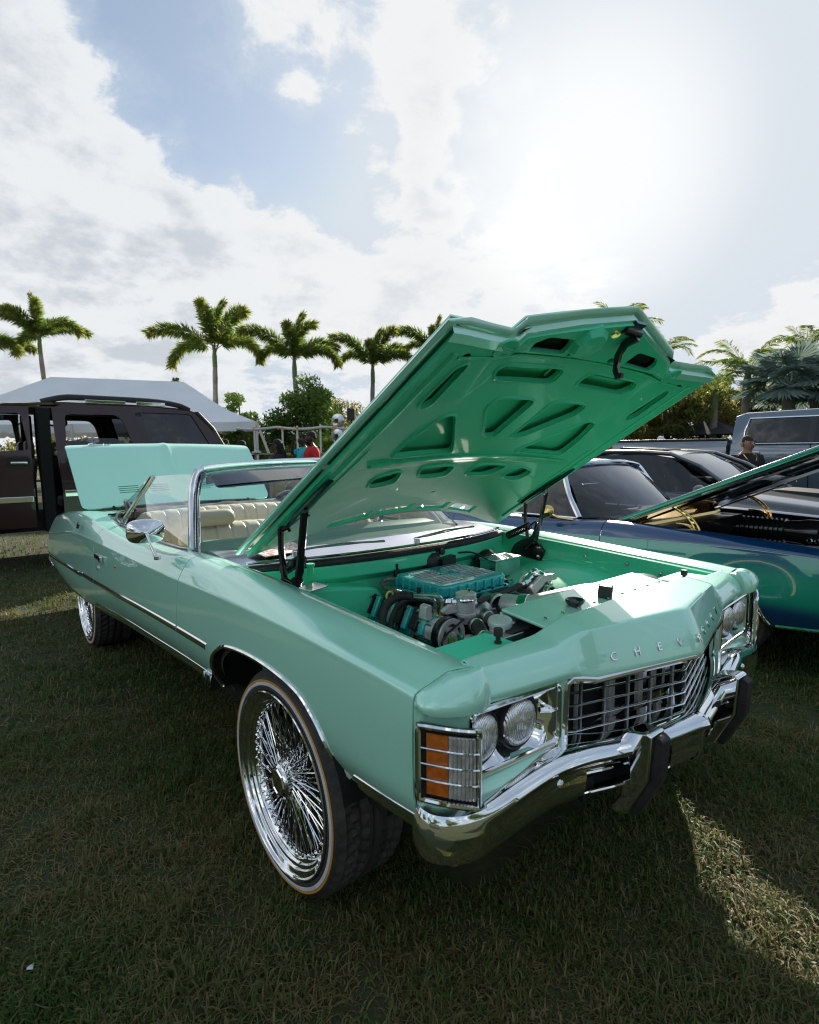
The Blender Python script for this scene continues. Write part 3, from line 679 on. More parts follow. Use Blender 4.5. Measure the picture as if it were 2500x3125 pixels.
# tinted band along the top of the glass
part('shade_band', G().grid([[(x + .004, y, z + .004) for x, y, z in r] for r in rows[-3:]]), GLASST, CAR, smooth=80)
for s_ in (-1, 1):
    part('sun_visor', G().prism(rounded([(.01, -.02), (.60, -.02), (.56, .085), (.01, .085)], .02), lambda u, v, t: (-1.455 - .085 * (u / .6) ** 2 - .12 * v + t, s_ * u, 1.362 - .03 * (u / .6) ** 2 - v), 0, .014), NAVY, CAR)
# cowl panel between hood gap and glass, with the black seal in front of it
def seal_x(y): return -.425 - .19 * (abs(y) / .82) ** 2.2
rows = []
for y in np.linspace(-.83, .83, 31):
    b = ws_base(y); x0 = seal_x(y); z0 = .988 - .012 * (abs(y) / .8) ** 2; rows.append([(x0, y, z0 - .03), (x0 - .005, y, z0), (x0 * .7 + b[0] * .3, y, z0 + .010), (x0 * .3 + b[0] * .7, y, z0 + .022), (b[0] - .012, y, b[2] + .004)])
COWL = mat('polished_cowl', (.70, .71, .80), .16, 1.0, noise=(3, (.60, .62, .70), .6), bump=.05, bscale=3)
part('cowl', G().grid(rows), COWL, CAR, smooth=60)
part('hood_seal', G().tube([(seal_x(y) + .018, y, .975 - .02 * (abs(y) / .8) ** 2) for y in np.linspace(-.80, .80, 31)], .021, 10), BLACKR, CAR)
part('cowl_lip', G().tube([(seal_x(y) - .004, y, .998 - .012 * (abs(y) / .8) ** 2) for y in np.linspace(-.80, .80, 31)], .007, 6), CHROME, CAR)
for y0, y1 in ((-.60, -.16), (.02, .52)):
    g = G().tube([(seal_x(y0) - .05, y0, 1.020), (seal_x(.5 * (y0 + y1)) - .07, .5 * (y0 + y1), 1.034), (seal_x(y1) - .05, y1, 1.026)], .0055, 6); g.lathe([(.016, -.012), (.014, .012), (0, .016)], (seal_x(y0) - .03, y0, 1.01), (0, 0, 1), 12); g.tube([(seal_x(y0) - .04, y0 + .06, 1.024), (seal_x(y1) - .055, y1, 1.030)], .0035, 6)
    part('wiper', g, CHROME_D, CAR)
part('show_card', G().box((-.70, -.60, 1.012), (.16, .24, .004), (0, .12, .1)), PAPER, CAR, smooth=0)
# cabin tub, dash, seats
part('dash_pad', G().tube([(-1.03 - .16 * (abs(y) / .76) ** 3, y, .985 - .03 * (abs(y) / .76) ** 2) for y in np.linspace(-.77, .77, 21)], .055, 10, flat=(1.5, 1)), DASHG, CAR)
part('dash_top', G().grid([[(ws_base(y * .97)[0] - .02, y, ws_base(y)[2] - .025) for y in np.linspace(-.80, .80, 21)], [(-1.0 - .16 * (abs(y) / .76) ** 3, y, .995 - .02 * (abs(y) / .76) ** 2) for y in np.linspace(-.78, .78, 21)]]), DASHG, CAR)
part('dash_panel', G().grid([[(-1.03 - .14 * (abs(y) / .76) ** 3, y, z) for y in np.linspace(-.78, .78, 15)] for z in (.97, .84, .72)]), BLACKM, CAR)
part('cabin_tub', G().box((-2.05, 0, .50), (2.2, 1.66, .02)).box((-3.16, 0, .76), (.02, 1.6, .46)).box((-.96, 0, .70), (.02, 1.6, .40)), BLACKM, CAR, smooth=0)
for s_ in (-1, 1):
    part('door_trim', G().grid([[(x, s_ * (kv('yin', x) - .015 - .03 * (1 - t)), .52 + (kv('zcr', x) - .545) * t) for t in (0, .4, .75, .95, 1)] for x in np.linspace(-3.12, -1.08, 12)]), CREAM, CAR)
    g = G().box((-1.9, s_ * .755, .80), (.55, .06, .05)); part('armrest', g, CREAM, CAR, bevel=.015)
def pleated(x_face, y0, y1, zb, zt_, rake, pitch, thick, n, name, par, crown=.0):
    """upholstered seat back: pleats run up the face and over the top"""
    g = G(); rows = []; L_ = zt_ - zb
    prof = [(0, 0), (.02, .12), (.03, .3), (.035, .55), (.03, .8), (.012, .93), (-.02, .985), (-.06, 1.0), (-thick + .03, .99), (-thick, .95), (-thick - .01, .5), (-thick, 0)]
    for k in range(n + 1):
        y = y0 + (y1 - y0) * k / n; ph = ((y - y0) / pitch) % 1.0; gv = -.012 * max(0, 1 - min(ph, 1 - ph) / .14) ** 1.5
        edge = min((y - y0), (y1 - y)) / .10; ed = 0 if edge >= 1 else (1 - edge) ** 2
        row = []
        for d, h in prof:
            a = 1 if d > -.07 else .2
            row.append((x_face + d * (1 - .5 * ed) + gv * a - rake * h * L_ - .03 * ed, y, zb + L_ * h - (.045 * ed if h > .5 else 0) + gv * .8 * (h > .9) + crown * (1 - ((y - .5 * (y0 + y1)) / (.5 * (y1 - y0))) ** 2) * h))
        rows.append(row)
    g.grid(rows); k = len(prof); g.F.append(tuple(range(k))); g.M.append(0); o0 = n * k; g.F.append(tuple(o0 + i for i in range(k))[::-1]); g.M.append(0)
    return part(name, g, CREAM, par, smooth=60)
rs = bpy.data.objects.new('rear_seat', None); COL.objects.link(rs); rs.parent = CAR
pleated(-2.62, -.70, .70, .62, 1.015, .22, .10, .16, 140, 'backrest', rs, .02)
part('cushion', G().box((-2.45, 0, .66), (.50, 1.40, .20)), CREAM, rs, bevel=.05, segs=3)
fs = bpy.data.objects.new('front_seat', None); COL.objects.link(fs); fs.parent = CAR
for y0, y1 in ((-.69, -.02), (.02, .69)):
    pleated(-1.66, y0, y1, .62, 1.005, .24, .098, .15, 84, 'backrest', fs, .012)
    part('cushion', G().box((-1.42, (y0 + y1) / 2, .66), (.48, y1 - y0, .18)), CREAM, fs, bevel=.05, segs=3)
    yc = (y0 + y1) / 2 - (.145 if y0 < 0 else -.145)
    g = G(); rows = []
    for i in range(15):
        t = i / 14 * 2 - 1; w = .14 * t; r = max(.0, 1 - abs(t) ** 6) ** .5; rows.append([(-1.775 + .055 * r * math.cos(a), yc + w, 1.055 + .052 * r * math.sin(a)) for a in np.linspace(0, 2 * math.pi, 17)])
    part('headrest', g.grid(rows), CREAM, fs, smooth=60)
# steering wheel on the far side
sw = bpy.data.objects.new('steering_wheel', None); COL.objects.link(sw); sw.parent = CAR; sw.location = (-1.27, .38, .985); sw.rotation_euler = (0, R(-62), 0)
part('wheel_rim', G().tube([(.185 * math.cos(a), .185 * math.sin(a), 0) for a in np.linspace(0, 2 * math.pi, 41)[:-1]], .011, 8, closed=True), CREAM, sw)
part('spokes', G().box((0, 0, -.01), (.35, .035, .012)).box((.09, 0, -.01), (.18, .03, .012)).cyl((0, 0, -.06), (0, 0, .01), .04), CHROME_D, sw)
# belt mouldings round the cabin
belt = smooth_path([(-1.115, -.865, .985), (-1.35, -.848, .962), (-1.8, -.84, .950), (-2.3, -.838, .952), (-2.65, -.828, .967), (-2.88, -.80, .99), (-3.02, -.74, 1.003), (-3.14, -.60, 1.01)], 4)
both('belt_molding', G().tube(belt, .011, 8), CHROME_D, CAR); both('belt_seal', G().tube([(p.x, p.y + .02, p.z - .002) for p in belt], .011, 8), BLACKR, CAR)
part('deck_molding', G().tube([(-3.14, y, 1.01) for y in np.linspace(-.60, .60, 9)], .010, 8), CHROME_D, CAR)
# folded cloth top in its well behind the seat
g = G(); rows = []
for y in np.linspace(-.66, .66, 34):
    k = 1 + .35 * math.sin(y * 17) * math.sin(y * 7.3 + 1); rows.append([(-2.98 - .16 * math.cos(a) * (1 + .1 * math.sin(y * 23)), y, .985 + .045 * k * math.sin(a)) for a in np.linspace(0, math.pi, 9)])
part('folded_top', g.grid(rows), mat('black_cloth', (.02, .021, .024), .85, bump=.3, bscale=60), CAR, smooth=60)
g = G()
for s_ in (-1, 1):
    g.tube(smooth_path([(-2.82, s_ * .70, .97), (-2.9, s_ * .71, 1.05), (-3.05, s_ * .69, 1.085), (-3.2, s_ * .64, 1.03)], 4), .022, 8); g.box((-2.86, s_ * .685, 1.0), (.14, .03, .05)).box((-2.98, s_ * .68, 1.045), (.07, .05, .05), (0, .5, 0))
part('top_bow', g, BLACK, CAR)
# raised side glass
def on_glass(x, z):
    y = .838 - .128 * (z - .95) / .36; return (x, -y, z)
top_z = lambda x: 1.300 + .035 * math.sin(max(0, min(1, (x + 2.25) / .85)) * math.pi * .5)
for s_ in (-1, 1):
    fl = lambda p: (p[0], -s_ * p[1], p[2])
    dg = part('door_glass', G().grid([[fl(on_glass(xb + (xt_ - xb) * t, .945 + (top_z(xt_) - .945) * t)) for t in np.linspace(0, 1, 8)] for xb, xt_ in zip(np.linspace(-2.62, -1.20, 12), np.linspace(-2.22, -1.52, 12))]), GLASS, CAR, smooth=80)
    part('glass_channel', G().tube([fl(on_glass(-2.64, .93)), fl(on_glass(-2.44, 1.11)), fl(on_glass(-2.225, 1.305))], .0145, 8, flat=(1.4, .7)), CHROME_D, CAR)
    q = [[on_glass(-2.66 + .40 * t, .945 + .345 * t), on_glass(-2.82 + .44 * t, .96 + .30 * t), on_glass(-2.98 + .50 * t, .975 + .22 * t)] for t in np.linspace(0, 1, 6)]
    part('quarter_glass', G().grid([[fl(p) for p in r] for r in q]), GLASS, CAR, smooth=80)
# door mirror: cone backed chrome head on a stalk
mi = bpy.data.objects.new('door_mirror', None); COL.objects.link(mi); mi.parent = CAR; mi.location = (-1.285, -1.015, 1.073); mi.rotation_euler = (0, 0, R(-12))
def sq(w, h, n=28, e=3.2): return [(w * math.copysign(abs(math.cos(a)) ** (2 / e), math.cos(a)), h * math.copysign(abs(math.sin(a)) ** (2 / e), math.sin(a))) for a in np.linspace(0, 2 * math.pi, n + 1)]
rows = [[(x, a * 1.0, b) for a, b in sq(w, h)] for x, w, h in ((.072, .004, .003), (.068, .012, .009), (.010, .082, .054), (.0, .0875, .0585), (-.014, .0885, .0595), (-.020, .086, .057), (-.022, .078, .050), (-.016, .070, .044), (-.015, .001, .001))]
part('mirror_head', G().grid(rows), CHROME, mi, smooth=32)
part('mirror_stalk', G().tube([(.070, 0, -.002), (.11, .012, -.05), (.145, .03, -.098)], [.008, .006, .009], 8).ell((.066, 0, 0), (.012, .012, .012)).prism(rounded([(.095, 0), (.2, 0), (.2, .03), (.095, .03)], .012), lambda u, v, t: (u, .02 + v + t * .0, -.112 + t), 0, .018), CHROME, mi, bevel=.003)
# ---- trunk lid standing open
TL_O = Vector((-3.80, 0, .985)); TL_U = Vector((-.60, 0, .575)).normalized(); TL_N = Vector((.575, 0, .60)).normalized(); TLH = .832
def tl(u, v, w):
    k = 1 - (u / .88) ** 2; roll = max(0, (v - .70) / .13); b = .028 * k + .012 * max(0, 1 - abs(u) / .05) - .05 * roll ** 2 - .02 * (1 - v / TLH) ** 2
    w_ = .872 + .006 * v
    p = TL_O + TL_U * v + Vector((0, u / .878 * w_, 0)) + TL_N * (b + w); return (p.x, p.y, p.z)
out_ = rounded([(-.868, 0), (.868, 0), (.880, TLH), (-.880, TLH)], .085, 6)
slots = []
for c in (-.46, -.20, .20, .46):
    for k in range(4): slots.append([(c - .085, .150 + .024 * k), (c + .085, .150 + .024 * k), (c + .085, .160 + .024 * k), (c - .085, .160 + .024 * k)])
lid = plate('trunk_lid', out_, slots, .012, .003, MINT, CAR, tl, [(0, u) for u in np.linspace(-.8, .8, 17)] + [(0, .02), (0, -.02), (0, .04), (0, -.04)] + [(1, v) for v in (.1, .3, .5, .65, .70, .73, .76, .79, .81)])
part('lid_inner', G().grid([[tl(u, v, -.03) for u in (-.8, -.3, .3, .8)] for v in (.06, .4, .76)]), DARK, lid, smooth=0)
g = G()
for c in (-.46, -.20, .20, .46):
    for k in range(4):
        v0 = .150 + .024 * k; g.add([tl(c - .085, v0 - .010, .010), tl(c + .085, v0 - .010, .010), tl(c + .085, v0 + .008, .016), tl(c - .085, v0 + .008, .016), tl(c + .085, v0 + .010, .004), tl(c - .085, v0 + .010, .004)], [(0, 1, 2, 3), (3, 2, 4, 5)])

pS = Vector(tl(-.60, TLH - .035, .012)); text_mesh('lid_script', 'Caprice', .062, .004, CHROME, lid, frame_M(pS, (0, 1, 0), Vector((-.78, 0, .40)), Vector((.40, 0, .78))), shear=.4)
part('lid_hinge', G().tube([(-3.55, -.62, .80), (-3.66, -.62, .93), (-3.82, -.62, .985)], .014, 8).tube([(-3.55, .62, .80), (-3.66, .62, .93), (-3.82, .62, .985)], .014, 8), DARK, CAR)

# ---- hood, open
HO = Vector((-.647, 0, 1.044)); HL = Vector((.85973, 0, .51075)); HN = Vector((-.51075, 0, .85973))
def hood_h(y, s):
    base = .062 * max(0, 1 - (abs(y) / .80) ** 2)
    k = min(max((.475 - abs(y)) / .05, 0), 1); f = min(max((s - .9) / .5, 0), 1); return base + .022 * k * f * f
def HP(y, s, w): p = HO + HL * s + HN * (hood_h(y, s) + w) + Vector((0, y, 0)); return (p.x, p.y, p.z)
rear = [(0, .165), (.15, .158), (.30, .138), (.45, .105), (.58, .062), (.68, .028), (.76, .004), (.815, .0)]
front = [(.762, 1.448), (.70, 1.440), (.60, 1.424), (.50, 1.412), (.465, 1.412), (.435, 1.442), (.22, 1.500), (0, 1.560)]
halfH = [(y, s) for y, s in rear] + [(.79, .7)] + front
outl = [(y, s) for y, s in halfH] + [(-y, s) for y, s in halfH[-2:0:-1]]
sl = []
for c0, c1 in ((.03, .215), (.265, .455)):
    for s_ in (-1, 1):
        for k in range(13):
            y = c0 + (c1 - c0) * (k + .5) / 13; s0 = .225 - .35 * (y * y) + .0; sl.append([(s_ * y - .0038, s0), (s_ * y + .0038, s0), (s_ * y + .0038, s0 + .055), (s_ * y - .0038, s0 + .055)])
cuts = [(0, y) for y in np.linspace(-.75, .75, 21)] + [(0, v) for v in (-.475, -.425, .425, .475)] + [(1, s) for s in (.3, .5, .7, .9, 1.05, 1.2, 1.3, 1.38)]
hood = plate('hood', outl, sl, .006, 0, MINT, CAR, lambda u, v, w: HP(u, v, w), cuts, smooth=35)
ins = [(y * .972, s + (.018 if s < .5 else -.022 if s > 1.2 else 0)) for y, s in outl]
def mir(p): return [(-y, s) for y, s in p][::-1]
rec = [[(.055, .890), (.055, 1.128), (.265, 1.128), (.275, 1.07), (.13, .905), (.09, .885)],
       [(.195, .775), (.255, .86), (.40, 1.035), (.455, 1.03), (.50, .90), (.51, .775)],
       [(.055, .565), (.075, .66), (.265, .655), (.235, .585), (.19, .555)],
       [(.33, .545), (.36, .648), (.49, .612), (.47, .53), (.40, .52)],
       [(.075, 1.225), (.085, 1.300), (.385, 1.300), (.415, 1.27), (.375, 1.222)],
       [(.575, 1.115), (.585, 1.30), (.60, 1.315), (.632, 1.29), (.640, 1.125), (.61, 1.09)]]
holes = []
for p in rec:
    q = rounded(p, .035, 5); holes += [q, mir(q)]
big = rounded([(.185, 1.370), (.195, 1.436), (.33, 1.432), (.372, 1.40), (.365, 1.366)], .014); holes += [big, mir(big)]
for (y, s, a, b) in ((.63, 1.345, .016, .012), (.10, 1.375, .022, .014), (.70, .30, .012, .009), (.0, .40, .012, .007), (.155, 1.37, .008, .006)):
    e = [(y + a * math.cos(t), s + b * math.sin(t)) for t in np.linspace(0, 2 * math.pi, 12)[:-1]]; holes.append(e)
    if y > .05: holes.append(mir(e))
for c0, c1 in ((.025, .22), (.26, .46)):
    q = [(c0, .215 - .35 * c0 * c0), (c1, .215 - .35 * c1 * c1), (c1, .29 - .35 * c1 * c1), (c0, .29 - .35 * c0 * c0)]; holes += [q, mir(q)]
inner = plate('inner_panel', ins, holes, .016, 0, MINT2, hood, lambda u, v, w: HP(u, v, w - .038 - (.012 if v > 1.36 and abs(u) < .5 else 0)), cuts + [(1, 1.35), (1, 1.365)], smooth=35)
part('recess_skin', G().grid([[HP(y, s, -.010) for y in np.linspace(-.70, .70, 29)] for s in np.linspace(.46, 1.34, 10)]), MINT2, hood)
part('opening_shade', G().grid([[HP(y, s, -.030) for y in np.linspace(-.46, .46, 15)] for s in (1.352, 1.40, 1.440)]), DARK, hood)  # dark sheet behind the big front holes, standing in for the shade inside
for (y, s) in ((.63, 1.355), (-.63, 1.355), (.10, 1.375), (-.10, 1.375), (.70, .30), (-.70, .30), (0, .40)): part('drain_hole_shade', G().lathe([(.02, -.002), (0, -.002)], HP(y, s, -.040), HN, 12), DARK, hood)  # dark discs stand in for the shade in the small holes
g = G()
def hline(pts, r, w=-.047, fl=(1, .5)): g.tube([HP(y, s, w) for y, s in pts], r, 8, flat=fl)
hline([(y, .735 - .02 * abs(y)) for y in np.linspace(-.58, .58, 15)], .014); hline([(y, 1.345 - .01 * abs(y)) for y in np.linspace(-.66, .66, 15)], .008)
for s_ in (-1, 1):
    hline([(s_ * .745, .12), (s_ * .72, .6), (s_ * .70, 1.0), (s_ * .69, 1.36)], .012); hline([(s_ * (.70 - .04 * t), .30 + .55 * t) for t in np.linspace(0, 1, 6)], .006)
    hline([(s_ * .10, 1.315), (s_ * .10, 1.23)], .006, -.02); hline([(s_ * .13, 1.262), (s_ * .34, 1.262)], .010, -.02)
for p in rec:
    for q in (rounded(p, .04, 5), mir(rounded(p, .04, 5))):
        cy_ = sum(a for a, b in q) / len(q); cs_ = sum(b for a, b in q) / len(q)
        g.tube([HP(cy_ + (a - cy_) * 1.07, cs_ + (b - cs_) * 1.07, -.0465) for a, b in q], .0075, 6, closed=True, flat=(1, .55))
part('stiffening_beads', g, MINT2, hood, smooth=60, clean=False)
for s_ in (-1, 1): part('embossed_disc', G().lathe([(.042, .0), (.040, -.006), (.036, -.006), (.030, -.002), (.0, -.002)], HP(s_ * .50, 1.385, -.048), HN, 28), MINT2, hood)
# rolled lip round the open edge
lip = [HP(y, s, -.018) for y, s in halfH[7:]]; lip = lip + [(x, -y, z) for x, y, z in lip[-2::-1]]
part('hood_lip', G().tube(lip, .017, 8, flat=(.5, 1.15)), MINT, hood, smooth=50)
part('hood_front_flange', G().grid([[HP(y, s - d, w) for d, w in ((.004, -.010), (.012, -.045), (.040, -.050))] for y, s in [(-y, s) for y, s in front] + front[-2::-1]]), MINT, hood, smooth=30)
# latch: striker cup, hook and pivot bolt near the tip
hk = part('hood_latch', G().prism([(0, 0), (.02, .012), (.055, .014), (.10, -.010), (.135, -.055), (.142, -.090), (.118, -.098), (.108, -.086), (.118, -.078), (.112, -.055), (.082, -.022), (.05, -.010), (.0, -.022)], lambda u, v, t: HP(.035 + t, 1.515 - u * .9, -.075 + v * .9), -.008, .008), BLACK, hood)
part('latch_bracket', G().box(HP(.03, 1.525, -.052), (.05, .06, .012), (0, -.53, 0)).tube([HP(-.03, 1.515, -.06), HP(.06, 1.515, -.065)], .014, 10), BLACK, hood)
part('latch_bolt', G().lathe([(.018, 0), (.018, .006), (.010, .008), (.010, .014), (0, .015)], HP(-.045, 1.49, -.055), (.3, -.4, -.86), 16), GOLD, hood)
part('latch_cup', G().lathe([(.075, 0), (.072, -.012), (.055, -.035), (.03, -.042), (0, -.044)], HP(-.13, 1.435, -.045), HN, 8), MINT2, hood, smooth=20)
# hood hinges with their springs
for s_ in (-1, 1):
    hg = bpy.data.objects.new('hood_hinge', None); COL.objects.link(hg); hg.parent = CAR; Y = s_ * .735
    part('hinge_arm', G().tube([(-.285, Y, .935), (-.262, Y, 1.02), (-.235, Y, 1.13), (-.215, Y, 1.225)], .017, 8, flat=(.45, 1)), BLACK, hg)
    part('hinge_arm', G().tube([(-.345, Y + s_ * .02, .925), (-.358, Y + s_ * .02, 1.0), (-.372, Y + s_ * .02, 1.07), (-.368, Y + s_ * .02, 1.155)], .014, 8, flat=(.5, 1)), BLACK, hg)
    part('hinge_base', G().prism([(-.47, .86), (-.25, .84), (-.23, .90), (-.285, .955), (-.36, .965), (-.44, .915)], lambda u, v, t: (u, s_ * t, v), .745, .762).prism([(-.40, .91), (-.33, .90), (-.27, .955), (-.29, .985), (-.35, .955)], lambda u, v, t: (u, s_ * t, v), .715, .728), BLACK, hg, bevel=.004)
    q = [Vector(HP(Y * .985, s, -.055)) for s in (.30, .36, .48, .60, .68)]
    part('hood_strap', G().tube(q, [.012, .022, .024, .020, .012], 8, flat=(1, .45)).tube([(-.368, Y + s_ * .02, 1.15), tuple(q[0])], .012, 8), BLACK, hg)
    for p in ((-.30, .955), (-.215, 1.222), (-.366, 1.150), (-.25, .87)): part('pivot_bolt', G().lathe([(.011, 0), (.011, .006), (0, .008)], (p[0], Y - s_ * .012, p[1]), (0, -s_, 0), 8), CHROME_D, hg, smooth=0)
    cl = []
    for i in range(15 * 10 + 1):
        t = i / 150; a = t * 15 * 2 * math.pi; c = Vector((-.455 + .16 * t, Y - s_ * .03, .965 + .075 * t)); cl.append(c + Vector((-.42, 0, .9)) * (.019 * math.cos(a)) + Vector((0, 1, 0)) * (.019 * math.sin(a)))
    part('hinge_spring', G().tube(cl, .0042, 5).tube([(-.295, Y - s_ * .03, 1.04), (-.27, Y - s_ * .02, 1.062), (-.258, Y, 1.04)], .006, 6), BLACK, hg, clean=False)
    part('spring_bracket', G().tube([(-.30, Y - s_ * .01, .95), (-.275, Y - s_ * .015, 1.0), (-.262, Y - s_ * .01, 1.055)], .014, 8, flat=(.5, 1)), BLACK, hg)
# ---- engine bay
for s_ in (-1, 1):
    rows = []
    for x in np.linspace(-.62, .655, 16):
        yi = kv('yin', x); zc = kv('zcr', x); rows.append([(x, s_ * yi, zc - .014), (x, s_ * (yi - .022), zc - .022), (x, s_ * (yi - .026), zc - .05), (x, s_ * (yi - .035), zc - .09), (x, s_ * (yi - .05), zc - .12), (x, s_ * (yi - .052), .70), (x, s_ * (yi - .052), .52)])
    part('inner_fender', G().grid(rows), MINT2, CAR, smooth=45, solid=.003)
    g = G(); rows = []
    for i in range(19):
        a = math.pi * i / 18; rows.append([(-.06 + (.46 - .10 * t ** 2) * math.cos(a) * (1 - .05 * math.sin(5 * a) * t), s_ * (.76 - (.36 if s_ > 0 else .20) * t), (.58 if s_ > 0 else .46) + (.285 - .09 * t ** 1.6) * math.sin(a) ** .75 * (1 - .03 * math.cos(7 * a) * t)) for t in np.linspace(0, 1, 9)] + [(-.06 + .30 * math.cos(a), s_ * (.38 if s_ > 0 else .54), (.50 if s_ > 0 else .40) + .10 * math.sin(a))])
    part('wheel_well', g.grid(rows), MINT2, CAR, smooth=60, bevel=0)
    part('shim_bolt', G().lathe([(.009, 0), (.009, .006), (0, .008)], (.25, s_ * .757, .90), (0, -s_, 0), 8).lathe([(.008, 0), (.008, .006), (0, .008)], (.42, s_ * .75, .88), (0, -s_, 0), 8).lathe([(.008, 0), (.008, .006), (0, .008)], (.02, s_ * .76, .91), (0, -s_, 0), 8), CHROME_D, CAR, smooth=0)
g = G(); rows = []
for y in np.linspace(-.77, .77, 31):
    x0 = seal_x(y) + .012; rows.append([(x0, y, .965), (x0 + .028, y, .955), (x0 + .030, y, .90), (-.455 - .06 * (abs(y) / .8) ** 2, y, .865), (-.46, y, .74), (-.47, y, .52)])
part('firewall', g.grid(rows), MINT2, CAR, smooth=50, bevel=.006)
part('heater_box', G().prism(rounded([(-.70, .60), (-.70, .895), (-.50, .885), (-.28, .845), (-.24, .60)], .05, 4), lambda u, v, t: (t, u, v), -.47, -.345), MINT2, CAR, bevel=.025, segs=3)
part('cowl_bolt', G().cyl((-.42, -.60, .93), (-.42, -.60, .985), .014, n=10).cyl((-.42, -.60, .975), (-.42, -.60, .987), .018, n=10), MINT2, CAR)
part('data_plate', G().box((-.30, -.66, .918), (.07, .11, .003), (0, .1, .3)), CHROME_D, CAR, smooth=0)
part('wiper_motor', G().lathe([(.0, -.03), (.045, -.028), (.048, .02), (.03, .034), (0, .036)], (-.40, .07, .905), (1, 0, .1), 20).box((-.385, .14, .90), (.07, .10, .055), (.1, 0, .1)).tube([(-.40, -.03, .90), (-.40, .02, .91), (-.39, .11, .955)], .012, 8).lathe([(.016, 0), (.016, .012), (0, .014)], (-.38, .115, .955), (1, 0, 0), 10), BLACKM, CAR)
part('vacuum_valve', G().cyl((-.39, -.16, .86), (-.39, -.16, .905), .018, .014, 12).cyl((-.39, -.16, .905), (-.39, -.16, .93), .007, n=8), BLACKM, CAR)
part('firewall_wire', G().tube(smooth_path([(-.40, .25, .93), (-.37, .33, .925), (-.33, .40, .885), (-.31, .46, .86)], 5), .005, 6), BLACKR, CAR)
part('master_cylinder', G().box((-.33, .50, .835), (.11, .20, .085)).box((-.33, .50, .882), (.12, .21, .014)).lathe([(.022, 0), (.022, .02), (0, .024)], (-.25, .60, .80), (1, .2, 0), 10), ALU_P, CAR, bevel=.004)
part('booster', G().lathe([(.0, 0), (.10, .01), (.115, .04), (.10, .07), (.0, .08)], (-.47, .50, .80), (1, 0, 0), 28), BLACK, CAR)
# radiator support and cover
part('radiator_support', G().box((.585, -.66, .893), (.16, .26, .028)).box((.585, .66, .893), (.16, .26, .028)).box((.645, 0, .885), (.05, 1.56, .03)).box((.645, 0, .74), (.03, 1.56, .30)), MINT2, CAR, bevel=.006)
rc = part('radiator_cover', G().prism([(-.40, 0), (.42, 0), (.42, .012), (-.40, .012)], lambda u, v, t: (t, u, .925 + v - (t - .52) * .1), .455, .64).prism([(-.40, 0), (.42, 0), (.42, -.035), (-.40, -.035)], lambda u, v, t: (t + (-v) * .6, u, .930 + v), .445, .456), MINT, CAR, bevel=.004)
part('radiator', G().box((.53, -.02, .74), (.07, .90, .33)), BLACKM, CAR, smooth=0)
part('radiator_end_tank', G().box((.53, -.47, .80), (.075, .10, .20)).tube([(.49, -.43, .885), (.50, -.385, .905)], .012, 8), ALU, CAR, bevel=.012)
part('radiator_cap', G().lathe([(.034, -.075), (.032, -.012), (.037, -.012), (.039, -.002), (.036, .008), (.0, .011)], (.505, -.462, .925), (.12, -.1, 1), 30), BRUSHED, CAR)
part('filler_neck', G().lathe([(.020, -.03), (.022, .0), (.031, .010), (.0325, .016), (.030, .020), (.026, .018), (.017, .002), (.016, -.03)], (.57, -.16, .935), (0, 0, 1), 26), BLACK, CAR)
part('washer_cap', G().box((.575, .02, .953), (.05, .055, .045), (0, .1, .5)), BLACKM, CAR, bevel=.008)
part('reservoir', G().cyl((.48, .47, .80), (.48, .47, .90), .055, n=20).lathe([(.060, .90 - .90), (.060, .018), (.05, .024), (0, .026)], (.48, .47, .90), (0, 0, 1), 28), BLACK, CAR)
for y in (-.58, .58): part('hood_bumper', G().cyl((.60, y, .905), (.60, y, .93), .007, n=8).lathe([(.013, 0), (.0135, .018), (.012, .022), (0, .022)], (.60, y, .930), (0, 0, 1), 16).lathe([(.011, 0), (.011, .006), (0, .006)], (.60, y, .908), (0, 0, 1), 8), BLACKR, CAR)
for k in range(9): part('cover_bolt', G().lathe([(.006, 0), (.006, .004), (0, .006)], (.60, -.36 + .09 * k, .935), (0, 0, 1), 8), CHROME_D, CAR, smooth=0)
part('harness_clip', G().box((.485, -.63, .885), (.022, .035, .014)), REDC, CAR, bevel=.002); part('harness_fitting', G().cyl((.49, -.62, .885), (.49, -.62, .915), .009, n=8), CHROME_D, CAR); part('harness_fitting', G().cyl((.475, -.645, .885), (.475, -.645, .908), .010, n=8), GOLD, CAR)
# engine
EN = bpy.data.objects.new('engine', None); COL.objects.link(EN); EN.parent = CAR
part('block', G().box((-.18, 0, .62), (.50, .42, .30)).box((.09, 0, .62), (.06, .36, .34)).box((-.18, 0, .76), (.46, .36, .10)), mat('engine_block', (.03, .03, .032), .5, .3, bump=.2, bscale=120), EN, bevel=.02)
for s_ in (-1, 1):
    part('valve_cover', G().prism(rounded([(-.13, .0), (.0, .0), (.02, .07), (-.02, .10), (-.10, .10)], .02), lambda u, v, t: (t, s_ * (.27 - u * .6), .70 + v - (u + .05) * .5 * 0), -.42, .03), TEAL, EN, bevel=.01)
    for k in range(4):
        x = -.36 + .105 * k; part('coil_pack', G().box((x, s_ * .325, .775), (.045, .05, .09), (s_ * .5, 0, 0)).tube(smooth_path([(x, s_ * .345, .74), (x + .01, s_ * .375, .69), (x - .01, s_ * .37, .62)], 4), .011, 8), BLACKM, EN, bevel=.006)
        part('coil_bolt', G().lathe([(.008, 0), (.008, .008), (0, .010)], (x + .026, s_ * .345, .815), (0, s_ * .5, .8), 8), CHROME_D, EN, smooth=0)
        part('cover_fin', G().box((x + .052, s_ * .32, .765), (.032, .07, .10), (s_ * .45, 0, 0)), TEAL, EN, bevel=.008)
